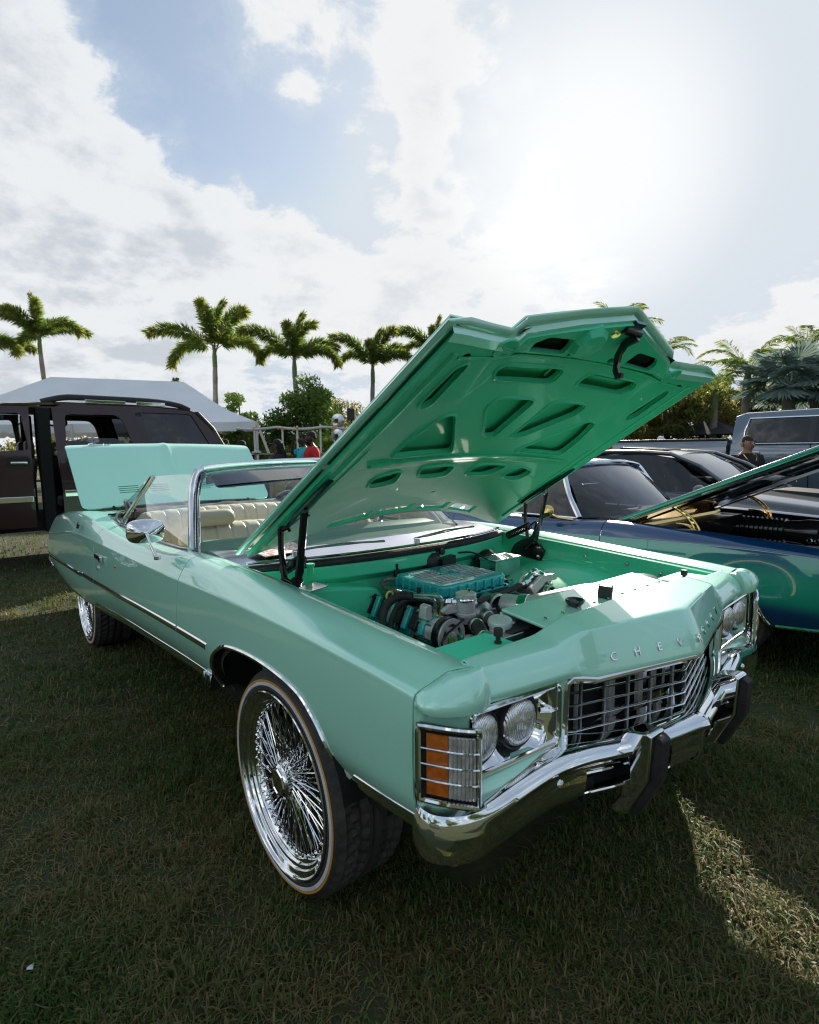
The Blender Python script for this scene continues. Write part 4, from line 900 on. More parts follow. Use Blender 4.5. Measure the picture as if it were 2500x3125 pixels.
# intake lid: rounded slab with ribs and a raised frame
CX0, CX1, CY0, CY1 = -.345, -.015, -.215, .185
part('intake_base', G().prism(rounded([(CX0 - .01, CY0 - .015), (CX1 + .02, CY0 - .015), (CX1 + .02, CY1 + .015), (CX0 - .01, CY1 + .015)], .03), lambda u, v, t: (u, v, t), .795, .835), BLACKM, EN, bevel=.006)
part('intake_flange', G().prism(rounded([(CX0 - .008, CY0 - .012), (CX1 + .012, CY0 - .012), (CX1 + .012, CY1 + .012), (CX0 - .008, CY1 + .012)], .03), lambda u, v, t: (u, v, t), .835, .846), TEAL, EN, bevel=.003)
part('intake_lid', G().prism(rounded([(CX0, CY0), (CX1, CY0), (CX1, CY1), (CX0, CY1)], .035, 5), lambda u, v, t: (u, v, t), .846, .897), TEAL, EN, bevel=.012, segs=3)
g = G()
for k in range(11):
    x = CX0 + .06 + .022 * k
    if k in (5,): continue
    for yy_ in (CY0 + .10, CY1 - .10): part('lid_rib', G().box((x, yy_, .899), (.008, .13, .007)), CHROME_D, EN, bevel=.002)
text_mesh('lid_lettering', 'LSX', .062, .003, TEAL, EN, frame_M((-.18, -.015, .8985), (0, 1, 0), (-1, 0, 0), (0, 0, 1)))
g = G()
for k in range(7):
    for c_, d_ in (((CX0 + .03 + .045 * k, CY0 - .004, .868), (.014, .012, .040)), ((CX1 + .004, CY0 + .04 + .052 * k, .868), (.012, .014, .040))): part('lid_buttress', G().box(c_, d_), TEAL, EN, bevel=.004)
for k in range(5): part('lid_bolt', G().lathe([(.007, 0), (.007, .008), (0, .010)], (CX1 + .012, CY0 + .03 + .085 * k, .846), (0, 0, 1), 8), CHROME_D, EN, smooth=0)
part('fuel_hose', G().tube(smooth_path([(-.32, -.20, .872), (-.36, -.235, .874), (-.355, -.275, .862), (-.28, -.285, .850), (-.10, -.28, .848), (.02, -.262, .852), (.055, -.245, .856)], 6), .0105, 10), HOSE, EN)
part('fuel_hose', G().tube(smooth_path([(.075, -.235, .835), (.03, -.245, .835), (-.02, -.26, .815), (-.05, -.265, .79)], 6), .0105, 10), HOSE, EN)
part('rail_hose', G().tube(smooth_path([(.115, -.165, .850), (.09, -.05, .842), (.06, .08, .84), (.05, .17, .845), (.06, .23, .86)], 6), .012, 10), BLACKR, EN)
for p, q in (((.035, -.256, .854), (.085, -.232, .858)), ((.05, -.24, .836), (.085, -.235, .838)), ((.105, -.19, .846), (.118, -.16, .85)), ((.055, .20, .852), (.066, .245, .868))):
    d = Vector(q) - Vector(p); part('hose_fitting', G().tube([p, tuple(Vector(p) + d * .3), tuple(Vector(p) + d * .35), tuple(Vector(p) + d * .6), tuple(Vector(p) + d * .65), q], [.011, .013, .0165, .0165, .012, .012], 6), CHROME, EN, smooth=0)
part('hose_clamp', G().lathe([(.0125, -.008), (.0135, 0), (.0125, .008)], (-.19, -.283, .849), (1, 0, 0), 14), BLACK, EN)
part('catch_can', G().lathe([(.0, .0), (.030, .0), (.034, .006), (.034, .028), (.041, .030), (.041, .040), (.037, .042), (.037, .098), (.041, .100), (.041, .118), (.038, .121), (0, .122)], (.105, -.205, .775), (0, 0, 1), 36), BRUSHED, EN, smooth=40)
part('can_bracket', G().box((.06, -.205, .805), (.08, .05, .012)).box((.03, -.205, .78), (.012, .06, .06)), ALU, EN, bevel=.003)
part('can_elbow', G().tube(smooth_path([(.09, -.235, .872), (.12, -.24, .872), (.135, -.215, .872), (.125, -.175, .865)], 5), .010, 10), CHROME, EN)
part('can_plug', G().cyl((.115, -.20, .897), (.115, -.20, .912), .006, n=6), GOLD, EN)
# air-con compressor with a five slot clutch plate
cxp, cyp, czp = .072, -.298, .742
cm = part('compressor', G().lathe([(.0, -.125), (.045, -.122), (.052, -.115), (.052, -.085), (.058, -.083), (.058, -.050), (.052, -.048), (.052, -.02), (.060, -.016), (.060, .005), (.0, .006)], (cxp, cyp, czp), (1, 0, 0), 32), BRUSHED, EN)
for k in range(6):
    a = k * math.pi / 3 + .3; part('compressor_bolt', G().cyl((cxp - .11, cyp + .056 * math.cos(a), czp + .056 * math.sin(a)), (cxp - .01, cyp + .056 * math.cos(a), czp + .056 * math.sin(a)), .008, n=8), ALU, EN)
part('pulley', G().lathe([(.060, .006), (.072, .007), (.072, .013), (.067, .016), (.071, .019), (.067, .022), (.071, .025), (.067, .028), (.073, .031), (.073, .042), (.066, .043)], (cxp, cyp, czp), (1, 0, 0), 40), BLACK, EN)
sl_ = []
for k in range(5):
    a0 = k * 2 * math.pi / 5 + .35; sl_.append([(.050 * math.cos(a), .050 * math.sin(a)) for a in np.linspace(a0 - .42, a0 + .42, 8)] + [(.036 * math.cos(a), .036 * math.sin(a)) for a in np.linspace(a0 + .36, a0 - .36, 8)])
plate('clutch_plate', [(.069 * math.cos(a), .069 * math.sin(a)) for a in np.linspace(0, 2 * math.pi, 49)[:-1]], sl_, .012, .002, BRUSHED, EN, lambda u, v, w: (cxp + .046 + w, cyp + u, czp + v))
part('clutch_hub', G().lathe([(.018, .0), (.016, .008), (.006, .010), (.006, .004), (0, .004)], (cxp + .052, cyp, czp), (1, 0, 0), 20), BRUSHED, EN)
for k in range(3):
    a = k * 2 * math.pi / 3; part('clutch_rivet', G().lathe([(.005, 0), (.004, .003), (0, .004)], (cxp + .052, cyp + .026 * math.cos(a), czp + .026 * math.sin(a)), (1, 0, 0), 8), CHROME_D, EN)
part('compressor_bracket', G().prism(rounded([(-.05, .0), (.0, .02), (.07, -.005), (.09, -.045), (.07, -.055), (.04, -.02), (-.03, -.02)], .012), lambda u, v, t: (t, cyp + .03 + u, czp + .095 + v), .07, .088).prism(rounded([(-.06, .0), (-.02, .0), (-.02, .06), (-.05, .06)], .012), lambda u, v, t: (t, cyp + u, czp + .05 + v), -.01, .03), BRUSHED, EN, bevel=.004)
part('ac_line', G().tube(smooth_path([(.01, -.285, .80), (.012, -.285, .845), (.005, -.30, .868), (-.03, -.33, .872), (-.06, -.355, .872)], 5), .0085, 8).tube(smooth_path([(.035, -.27, .80), (.037, -.27, .85), (.03, -.285, .880), (-.02, -.33, .885), (-.055, -.35, .880)], 5), .0085, 8), ALU_P, EN)
part('ac_line_nut', G().cyl((.011, -.285, .80), (.011, -.285, .82), .014, n=6).cyl((.036, -.27, .80), (.036, -.27, .825), .014, n=6), GOLD, EN, smooth=0)
part('service_cap', G().cyl((-.03, -.335, .885), (-.03, -.335, .915), .009, n=10), BLACKM, EN)
part('ac_hose', G().tube(smooth_path([(-.05, -.35, .876), (-.10, -.385, .870), (-.135, -.42, .83), (-.12, -.45, .77), (-.06, -.47, .70), (0, -.48, .63)], 6), .017, 12).tube(smooth_path([(-.045, -.345, .868), (-.085, -.372, .85), (-.11, -.40, .80), (-.10, -.43, .73), (-.05, -.45, .64)], 6), .012, 10), BLACKR, EN)
part('dipstick', G().tube([(-.155 + .0 * i, -.385 + .017 * math.cos(a), .862 + .019 * math.sin(a)) for i, a in enumerate(np.linspace(0, 2 * math.pi, 19)[:-1])], .0042, 6, closed=True).box((-.155, -.385, .835), (.010, .014, .028)).cyl((-.155, -.385, .66), (-.155, -.385, .825), .003, n=6), YEL, EN)
def pulley(nm, c, r, m, ax_=(1, 0, 0), sp=0):
    part(nm, G().lathe([(.0, .0), (r * .3, .0), (r * .34, -.006), (r * .84, -.008), (r * .88, .004), (r, .005), (r, -.004), (r * .95, -.008), (r, -.012), (r * .95, -.016), (r, -.02), (r, -.028), (0, -.028)], c, ax_, 36), m, EN)
pulley('crank_pulley', (.135, -.10, .60), .085, BLACK); pulley('pump_pulley', (.135, -.205, .665), .060, BRUSHED); pulley('idler_pulley', (.13, .02, .73), .042, BLACK); pulley('fan_pulley', (.14, -.02, .655), .055, BLACKM)
part('drive_belt', G().tube(smooth_path([(.125, -.24, .80), (.125, -.36, .73), (.125, -.25, .62), (.125, -.12, .52), (.125, .0, .60), (.125, .05, .76)], 5), .010, 4, flat=(1, .2)), BLACKR, EN)
part('water_pump', G().lathe([(.06, -.05), (.058, 0), (.045, .012), (.03, .03), (.026, .06), (0, .062)], (.11, -.12, .79), (1, -.3, .1), 24).box((.10, -.08, .775), (.05, .14, .07)), ALU, EN, bevel=.004)
part('radiator_hose', G().tube(smooth_path([(.20, -.26, .80), (.27, -.31, .82), (.34, -.36, .815), (.42, -.41, .80), (.50, -.44, .78)], 5), .024, 14), BLACKR, EN)
for t in ((.255, -.30, .817), (.36, -.372, .813)): part('hose_clip', G().lathe([(.0255, -.014), (.027, -.010), (.027, .010), (.0255, .014)], t, (.78, -.6, .0), 20), CHROME, EN)
part('throttle_body', G().lathe([(.052, -.06), (.052, -.01), (.060, -.008), (.060, .012), (.05, .014)], (.10, -.02, .80), (1, 0, 0), 28), ALU, EN)
part('intake_tube', G().tube(smooth_path([(.11, .02, .80), (.22, .05, .81), (.30, .14, .835), (.36, .26, .85), (.40, .38, .84)], 6), .052, 20), BRUSHED, EN)
part('tube_clamp', G().lathe([(.0535, -.02), (.056, -.018), (.056, .018), (.0535, .02)], (.20, .045, .808), (1, .3, .1), 28), CHROME, EN)
part('map_sensor', G().cyl((.10, .10, .80), (.14, .09, .80), .045, n=20).cyl((.14, .09, .80), (.165, .085, .80), .022, n=16), BLACKM, EN)
part('alternator', G().lathe([(.0, -.06), (.06, -.058), (.07, -.04), (.07, .03), (.055, .04), (.03, .045), (.0, .046)], (.02, .34, .80), (1, 0, 0), 30), ALU, EN)
g = G()
for k in range(18):
    a = k * math.pi / 9; g.box((.065, .34 + .068 * math.cos(a), .80 + .068 * math.sin(a)), (.014, .012, .014), (a, 0, 0))
g.lathe([(.066, 0), (.066, .012), (.05, .014), (.05, .0)], (.058, .34, .80), (1, 0, 0), 28); part('alternator_fan', g, BRUSHED, EN, smooth=30)
pulley('alternator_pulley', (.11, .34, .80), .034, CHROME); pulley('steering_pulley', (.12, .43, .72), .055, CHROME)
part('alternator_bracket', G().prism(rounded([(.22, .84), (.30, .885), (.40, .88), (.42, .85), (.33, .85), (.25, .80)], .012), lambda u, v, t: (t, u, v), .075, .092), BRUSHED, EN, bevel=.003)
part('coolant_elbow', G().tube(smooth_path([(.05, .22, .845), (.04, .27, .865), (.05, .31, .885), (.08, .325, .875)], 5), .020, 12).ell((.05, .30, .89), (.024, .024, .024)), CHROME, EN)
part('engine_harness', G().tube(smooth_path([(.10, .0, .84), (.14, .05, .77), (.12, .16, .74), (.09, .25, .70)], 5), .014, 8).tube(smooth_path([(.14, -.06, .82), (.17, -.02, .74), (.15, .08, .70)], 5), .009, 8).tube(smooth_path([(.02, -.31, .70), (-.10, -.36, .70), (-.30, -.38, .71)], 5), .010, 8), BLACKM, EN)
part('vacuum_cap', G().cyl((-.40, -.40, .72), (-.40, -.40, .80), .012, n=10).cyl((-.40, -.40, .80), (-.40, -.40, .83), .018, .022, 12), CHROME, EN)
# ------------------------------------------------------------------ the blue car parked alongside, hood up
BLUE = paint('blue_fade_paint', (.005, .022, .12), (.01, .06, .22), metal=.2, rough=.3)
_t = BLUE.node_tree; _b = _t.nodes['Principled BSDF']; _tc = N(_t, 'ShaderNodeTexCoord'); _sp = N(_t, 'ShaderNodeSeparateXYZ'); Lk(_t, _tc.outputs['Object'], _sp.inputs[0])
# two-tone paint: navy top, emerald band along the flank, navy sill (the airbrushed fade is in the paint itself)
_f1 = maprange(_t, _sp.outputs[2], .82, .62, 0, 1); _f2 = maprange(_t, _sp.outputs[2], .44, .54, 0, 1); _ff = math_node(_t, 'MULTIPLY', _f1, _f2)
Lk(_t, mixcol(_t, _ff, (.002, .045, .14), (.007, .27, .19)), _b.inputs['Base Color'])
BC = thing('classic_coupe', 'blue and emerald classic coupe parked alongside with its hood up over a gold trimmed engine', 'car', (.18, 3.1, 0))
def low(g):
    """this body hangs lower at the sills than the mint one"""
    g.V = [(x, y, z * 1.27 - .345 if z < .93 else z - .094 + (z - .93) * .0) for x, y, z in g.V]; return g
def bpart(nm, g, **kw): both(nm, low(g), BLUE, BC, smooth=40, solid=.006, **kw)
bpart('front_fender', panel(-.897, .697, lambda x: arch_z(x + .12), 30, [v - .12 for v in ARX])); bpart('fender_front', panel(.701, 1.12, None, 8)); bpart('door', panel(-2.5, -.903, None, 20)); bpart('quarter_panel', panel(-4.4, -2.506, None, 14))
for s_ in (-1, 1):
    for a_, b_ in ((.30, 1.08), (-2.7, -.70)): part('rocker_trim', G().tube([(x, s_ * (side_y(x, kv('zbt', x)) + .004), kv('zbt', x) * 1.27 - .335) for x in np.linspace(a_, b_, 8)], .013, 8), CHROME, BC)
for s_ in (-1, 1): part('wheel_arch_trim', G().tube([(x - .12, s_ * (side_y(x - .12, max(z, kv('zbt', x - .12))) + .004), max(z, kv('zbt', x - .12)) * 1.27 - .345) for x, z in [(x_ - 0, z_) for x_, z_ in ARCHS]], .009, 8), CHROME, BC)
build_wheel((-.13, -.95, .365), -1, BC); build_wheel((-.13, .95, .365), 1, BC); build_wheel((-2.95, -.955, .365), -1, BC); build_wheel((-2.95, .955, .365), 1, BC)
for s_ in (-1, 1):
    g = G(); g.grid([[(-.21 + .50 * math.cos(a), s_ * y, .40 + .38 * math.sin(a)) for y in (.95, .80, .56)] for a in np.linspace(-.1, math.pi + .1, 18)]); part('wheel_housing', g, DARK, BC)
part('underbody', G().box((-1.7, 0, .40), (5.2, 1.7, .10)).box((1.08, 0, .60), (.06, 1.75, .45)), DARK, BC, smooth=0)
part('grille_panel', G().box((1.12, 0, .66), (.05, 1.80, .36)), CHROME_D, BC, bevel=.02); part('front_bumper', G().box((1.15, 0, .42), (.10, 1.86, .12)), CHROME, BC, bevel=.02)
# greenhouse
bp_ = smooth_path([(-1.20, .82, .885), (-1.36, .74, 1.08), (-1.47, .655, 1.265), (-1.49, .58, 1.30), (-1.46, .30, 1.325), (-1.45, 0, 1.332)], 5)
fullb = [(p.x, -p.y, p.z) for p in bp_] + [tuple(p) for p in bp_[-2::-1]]
part('windscreen_frame', G().tube(fullb, .022, 8, flat=(1.1, 1)), CHROME, BC)
def bws(u, t):
    b = Vector((-.93 - .27 * abs(u) ** 3, u * .81, .905 - .02 * abs(u))); tp = Vector((-1.46 - .03 * u * u, u * .64, 1.322 - .05 * u * u)); p = b.lerp(tp, t); p.x += .03 * math.sin(t * math.pi); return tuple(p)
SMOKE = glass('smoked_glass', (.34, .36, .36), 0)
part('windscreen', G().grid([[bws(u, t) for u in np.linspace(-1, 1, 19)] for t in np.linspace(0, 1, 7)]), SMOKE, BC, smooth=80)
part('roof', G().grid([[(x, u * w, z - .05 * abs(u) ** 2.5) for u in np.linspace(-1, 1, 15)] for x, w, z in ((-1.46, .65, 1.328), (-1.6, .66, 1.348), (-2.0, .67, 1.36), (-2.5, .66, 1.345), (-2.75, .65, 1.31), (-3.3, .70, .98))]), BLUE, BC, smooth=60, solid=.02)
for s_ in (-1, 1):
    part('side_glass', G().grid([[(xb + (xt_ - xb) * t, s_ * (.82 - .16 * t), .885 + .395 * t) for t in np.linspace(0, 1, 5)] for xb, xt_ in zip(np.linspace(-1.24, -2.9, 8), np.linspace(-1.50, -2.6, 8))]), GLASSD, BC, smooth=80)
    part('drip_rail', G().tube([(-1.49, s_ * .665, 1.285), (-2.0, s_ * .68, 1.315), (-2.6, s_ * .67, 1.29)], .012, 8).tube([(-1.22, s_ * .835, .885), (-2.0, s_ * .845, .88), (-2.9, s_ * .84, .90)], .010, 8), CHROME, BC)
part('cabin', G().box((-2.0, 0, .55), (1.9, 1.5, .3)).box((-1.9, .38, .86), (.16, .5, .45), (0, -.25, 0)).box((-1.9, -.38, .86), (.16, .5, .45), (0, -.25, 0)).box((-1.12, 0, .84), (.3, 1.4, .12)), BLACKM, BC, bevel=.03)
part('steering_wheel', G().tube([(-1.42 + .04 * math.sin(a), .36 + .18 * math.cos(a), .93 + .16 * math.sin(a)) for a in np.linspace(0, 2 * math.pi, 33)[:-1]], .010, 6, closed=True), BLACK, BC)
mg = part('door_mirror', G().ell((-1.36, -1.03, .945), (.05, .06, .055)).tube([(-1.34, -1.03, .93), (-1.28, -1.0, .895), (-1.16, -.965, .885)], .012, 8), GOLD, BC)
# hood, hinged at the cowl and lifted
BO = Vector((-.90, 0, .885)); ang = R(23.5); BL = Vector((math.cos(ang), 0, math.sin(ang))); BN = Vector((-math.sin(ang), 0, math.cos(ang)))
def BH(u, v, w): p = BO + BL * v + BN * (w + .045 * (1 - (u / .8) ** 2) * min(1, v * 2)) + Vector((0, u, 0)); return tuple(p)
ho = [(.80, 0), (.79, .8), (.765, 1.90), (.45, 1.98), (0, 2.05), (-.45, 1.98), (-.765, 1.90), (-.79, .8), (-.80, 0), (-.4, .10), (0, .13), (.4, .10)]
bh = plate('hood', ho, [], .010, .003, BLUE, BC, BH, [(0, u) for u in np.linspace(-.7, .7, 11)] + [(1, v) for v in (.3, .6, .9, 1.2, 1.5)])
rec2 = [[(.08, .35), (.35, .42), (.62, .35), (.62, .75), (.08, .8)], [(.08, .9), (.62, .85), (.62, 1.2), (.08, 1.25)], [(.08, 1.35), (.60, 1.3), (.58, 1.6), (.08, 1.68)]]
plate('hood_inner', [(u * .97, v + (.03 if v < .5 else -.03)) for u, v in ho], [rounded(p, .06, 4) for p in rec2] + [rounded(mir(p), .06, 4) for p in rec2], .02, .006, mat('navy_gloss', (.004, .007, .02), .15, .2, coat=1.0), bh, lambda u, v, w: BH(u, v, w - .035), [(0, u) for u in np.linspace(-.7, .7, 11)])
EMER = mat('emerald_edge', (.01, .22, .16), .25, .3, coat=1.0)
for s_ in (-1, 1): part('hood_edge', G().tube([BH(s_ * .80, 0.0, -.012), BH(s_ * .79, .8, -.012), BH(s_ * .765, 1.90, -.012)], .016, 6, flat=(.4, 1)), EMER, bh)
def drilled(pts, w, nm):
    """gold arm of two rails with cross pieces, as drilled plate reads at this size"""
    P = smooth_path(pts, 5); g = G(); g.tube([p + Vector((w, 0, 0)) for p in P], .008, 6); g.tube([p - Vector((w, 0, 0)) for p in P], .008, 6)
    for p in P[::2]: g.box(p, (2 * w, .010, .012))
    return part(nm, g, GOLD, BC)
for s_ in (-1, 1):
    drilled([(-.44, s_ * .70, .90), (-.36, s_ * .70, .89), (-.28, s_ * .70, .83), (-.26, s_ * .70, .76)], .012, 'hinge_arm'); drilled([(-.46, s_ * .72, 1.02), (-.37, s_ * .72, .97), (-.30, s_ * .72, .88), (-.28, s_ * .72, .76)], .016, 'hinge_arm')
    q = [Vector(BH(s_ * .70, v, -.07)) for v in (.12, .35, .60, .85)]; part('hinge_strap', G().tube(q, [.012, .022, .022, .012], 6, flat=(1, .4)), GOLD, BC)
part('cowl_panel', G().grid([[(x, y, z) for y in np.linspace(-.72, .72, 9)] for x, z in ((-.92, .90), (-.80, .892), (-.70, .880), (-.69, .85))]), GOLD, BC, bevel=.004); part('cowl_shelf', G().box((-.60, 0, .845), (.18, 1.44, .02)), BLACK, BC, smooth=0)
part('firewall', G().box((-.52, 0, .66), (.03, 1.5, .34)), BLACK, BC, smooth=0)
part('radiator_panel', G().box((.80, 0, .66), (.12, 1.5, .26)).box((.82, 0, .80), (.20, 1.54, .03)), BLACK, BC, bevel=.01)
part('bay_liner', G().box((.1, -.74, .62), (1.4, .02, .40)).box((.1, .74, .62), (1.4, .02, .40)).box((.1, 0, .44), (1.4, 1.46, .03)), BLACK, BC, smooth=0)
be = bpy.data.objects.new('engine', None); COL.objects.link(be); be.parent = BC
part('block', G().box((-.02, 0, .60), (.75, .46, .22)).box((-.02, .24, .70), (.6, .14, .12), (.4, 0, 0)).box((-.02, -.24, .70), (.6, .14, .12), (-.4, 0, 0)), BLACK, be, bevel=.02)
prof_ = [(.0, -.36), (.07, -.355), (.075, -.33)]
for k in range(10): x0 = -.32 + .032 * k; prof_ += [(.075, x0), (.090, x0 + .004), (.090, x0 + .018), (.075, x0 + .022)]
prof_ += [(.08, .02), (.085, .08), (.095, .12), (.095, .20), (.07, .22), (0, .23)]
part('supercharger', G().lathe(prof_, (.10, -.12, .845), (1, 0, 0), 30), BLACK, be, smooth=30)
part('snout', G().lathe([(.06, -.12), (.07, 0), (.075, .10), (.11, .11), (.11, .16), (.06, .17), (0, .17)], (.44, -.12, .83), (1, 0, 0), 28), BLACK, be, smooth=30)
for k in range(3): part('gauge_ring', G().lathe([(.016, 0), (.018, .004), (.012, .006)], (.26 + .045 * k, -.215, .80), (0, -1, .2), 14), CHROME_D, be)
part('charge_pipe', G().tube(smooth_path([(.42, -.18, .90), (.55, -.22, .895), (.63, -.25, .82), (.64, -.28, .70), (.60, -.3, .58)], 6), .052, 16), GOLD, be)
part('pipe_band', G().lathe([(.055, -.02), (.058, -.015), (.058, .015), (.055, .02)], (.47, -.195, .90), (1, -.3, 0), 20), BLACK, be)
g = G()
for k in range(6): g.lathe([(.12, .012 * k), (.124, .012 * k + .004), (.12, .012 * k + .008)], (.36, -.12, .835), (1, 0, 0), 24)
part('drive_pulley', g.lathe([(.0, 0), (.118, 0), (.118, .07), (0, .07)], (.36, -.12, .835), (1, 0, 0), 24), BLACKM, be)
part('header_pipes', G().tube(smooth_path([(.2, -.34, .66), (.3, -.42, .62), (.45, -.45, .55), (.6, -.43, .52)], 4), .022, 10).tube(smooth_path([(.05, -.34, .66), (.15, -.43, .6), (.35, -.46, .52), (.55, -.44, .47)], 4), .022, 10), CHROME_D, be)
part('wiring', G().tube(smooth_path([(.50, -.40, .76), (.58, -.42, .74), (.64, -.36, .73), (.70, -.42, .70)], 4), .014, 8).tube(smooth_path([(-.3, -.3, .80), (-.1, -.34, .77), (.2, -.36, .75)], 4), .012, 8), BLACKR, be)

# ------------------------------------------------------------------ generic smooth-sided modern bodies
def shell(name, st, m, par, n=10, smooth=50, solid=0.0):
    """loft a closed-section body: st = [(x, [(y,z)... top centre to sill])], mirrored"""
    g = G(); rows = []
    for x, pr in st:
        P = [(p.x, p.y) for p in smooth_path([(a, b, 0) for a, b in pr], 4)]; rows.append([(x, -y, z) for y, z in P[::-1]] + [(x, y, z) for y, z in P[1:]])
    g.grid(rows); k = len(rows[0])
    for o, fl in ((0, False), ((len(rows) - 1) * k, True)):
        f = tuple(o + i for i in range(k)); g.F.append(f if fl else f[::-1]); g.M.append(0)
    return part(name, g, m, par, smooth=smooth, solid=solid)
def simple_wheel(loc, r, w, par, out=-1, spokes=10, rimr=.72, mt=None):
    o = bpy.data.objects.new('wheel', None); COL.objects.link(o); o.parent = par; o.location = loc; A = (0, out, 0)
    part('tyre', G().lathe([(r * rimr, 0), (r * .9, .012), (r * .97, -.005), (r, -.03), (r, -w + .03), (r * .9, -w)], (0, 0, 0), A, 40), TYRE, o)
    part('rim', G().lathe([(r * rimr, 0), (r * rimr * .95, .004), (r * rimr * .88, -.05), (r * rimr * .86, -.16), (0, -.17)], (0, 0, 0), A, 40), mt or ALU_P, o)
    for k in range(spokes):
        a = 2 * math.pi * k / spokes; part('spoke', G().tube([(.05 * math.cos(a), -out * .03, .05 * math.sin(a)), (r * rimr * .9 * math.cos(a), -out * .02, r * rimr * .9 * math.sin(a))], [.025, .016], 6), mt or ALU_P, o)
    return o
# dark grey coupe beyond the blue car
GREY = paint('graphite_paint', (.055, .060, .066), (.13, .14, .15), metal=.5, rough=.3)
GC = thing('grey_coupe', 'graphite grey sports coupe with black side glass between blue car and pickup', 'car', (-1.2, 5.36, -.015))
shell('body', [(-3.1, [(0, .86), (.70, .84), (.86, .72), (.84, .35)]), (-2.6, [(0, 1.02), (.72, 1.0), (.92, .82), (.90, .28)]), (-1.6, [(0, .98), (.76, .98), (.955, .86), (.95, .26)]), (-.6, [(0, .96), (.78, .98), (.96, .87), (.95, .25)]), (.1, [(0, 1.045), (.78, 1.0), (.96, .86), (.95, .25)]), (.6, [(0, 1.02), (.72, .99), (.95, .86), (.945, .25)]), (1.2, [(0, .97), (.70, .93), (.94, .82), (.94, .25)]), (1.7, [(0, .90), (.68, .87), (.88, .76), (.86, .30)]), (1.95, [(0, .78), (.62, .75), (.72, .66), (.70, .36)])], GREY, GC)
gs = [(-2.55, .62, 1.06), (-2.1, .60, 1.25), (-1.5, .62, 1.405), (-1.0, .63, 1.452), (-.55, .63, 1.452), (-.20, .62, 1.405), (.12, .63, 1.27), (.50, .68, 1.03)]
part('roof', G().grid([[(x, u * w, z - (.055 if 1.2 < z else .02) * abs(u) ** 2.5) for u in np.linspace(-1, 1, 15)] for x, w, z in gs[1:6]]), GREY, GC, smooth=60, solid=.02)
part('roof_scoop', G().prism([(-1.0, 1.45), (-.45, 1.45), (-.45, 1.458), (-.95, 1.49)], lambda u, v, t: (u, t, v), -.45, .1), BLACK, GC, bevel=.005)
part('windscreen', G().grid([[(x, u * w, z - .03 * abs(u) ** 2.5) for u in np.linspace(-1, 1, 15)] for x, w, z in [(-.21, .60, 1.412), (.12, .645, 1.275), (.52, .72, 1.02)]]), SMOKE, GC, smooth=60)
for s_ in (-1, 1):
    sg = [[(xt_ + (xb - xt_) * t, s_ * (.635 + .20 * t), zt2 + (.985 - zt2) * t) for t in np.linspace(0, 1, 5)] for xt_, xb, zt2 in ((-2.0, -2.3, 1.22), (-1.5, -1.6, 1.36), (-1.0, -1.0, 1.405), (-.55, -.5, 1.41), (-.26, -.1, 1.37), (.05, .28, 1.22), (.32, .52, 1.06))]
    part('side_glass', G().grid(sg), GLASSD, GC, smooth=60)
    part('pillar', G().tube([(-.24, s_ * .62, 1.405), (.12, s_ * .66, 1.27), (.36, s_ * .72, 1.12), (.58, s_ * .78, .985)], .032, 8, flat=(1.3, .8)).tube([(-.24, s_ * .62, 1.405), (-.6, s_ * .635, 1.43), (-1.0, s_ * .64, 1.43), (-1.5, s_ * .63, 1.385), (-2.1, s_ * .64, 1.22), (-2.5, s_ * .72, 1.03)], .028, 8), GREY, GC)
    part('door_mirror', G().ell((.28, s_ * 1.06, 1.02), (.055, .12, .07)).cyl((.26, s_ * .86, .96), (.27, s_ * 1.0, 1.0), .022), GREY, GC)
    for x in (-2.35, 1.05): simple_wheel((x, s_ * .95, .35), .35, .25, GC, s_, 10, .74, BLACKM)
part('interior', G().box((-.9, 0, .95), (1.6, 1.2, .3)).box((-.6, .35, 1.1), (.14, .45, .4), (0, -.2, 0)).box((-.6, -.35, 1.1), (.14, .45, .4), (0, -.2, 0)).box((.2, 0, .96), (.3, 1.3, .1)), BLACKM, GC, bevel=.03)
part('hood_scoop', G().prism([(.62, 0), (1.25, -.05), (1.22, .035), (.75, .03)], lambda u, v, t: (u, t, 1.0 + v - (u - .62) * .06), -.28, .28), BLACKM, GC, bevel=.01)
part('wiper', G().tube([(.50, -.6, 1.03), (.46, -.2, 1.065), (.50, .1, 1.06)], .008, 6).tube([(.50, .0, 1.05), (.44, .4, 1.08), (.50, .62, 1.04)], .008, 6), BLACK, GC)
# pickup truck at the back
TRK = paint('steel_blue_paint', (.085, .125, .17), (.18, .23, .29), metal=.4, rough=.3)
PK = thing('pickup_truck', 'steel blue crew cab pickup truck parked behind the dark cars', 'pickup truck', (-2.0, 8.68, 0), R(6))
def flankp(x0, x1, z0, z1, y=.98, nz=7): return G().grid([[(x, -(y + .03 * math.sin((z - z0) / (z1 - z0) * math.pi) - (.03 if z > z1 - .04 else 0)), z) for z in np.linspace(z0, z1, nz)] for x in np.linspace(x0, x1, 6)])
both('bed_side', flankp(-1.95, -.07, .62, 1.58), TRK, PK, solid=.03); part('tailgate', G().box((-1.97, 0, 1.18), (.06, 1.86, .78)), TRK, PK, bevel=.015); part('bed_floor', G().box((-1.0, 0, .95), (1.9, 1.86, .04)).box((-.06, 0, 1.2), (.04, 1.86, .6)), DARK, PK, smooth=0)
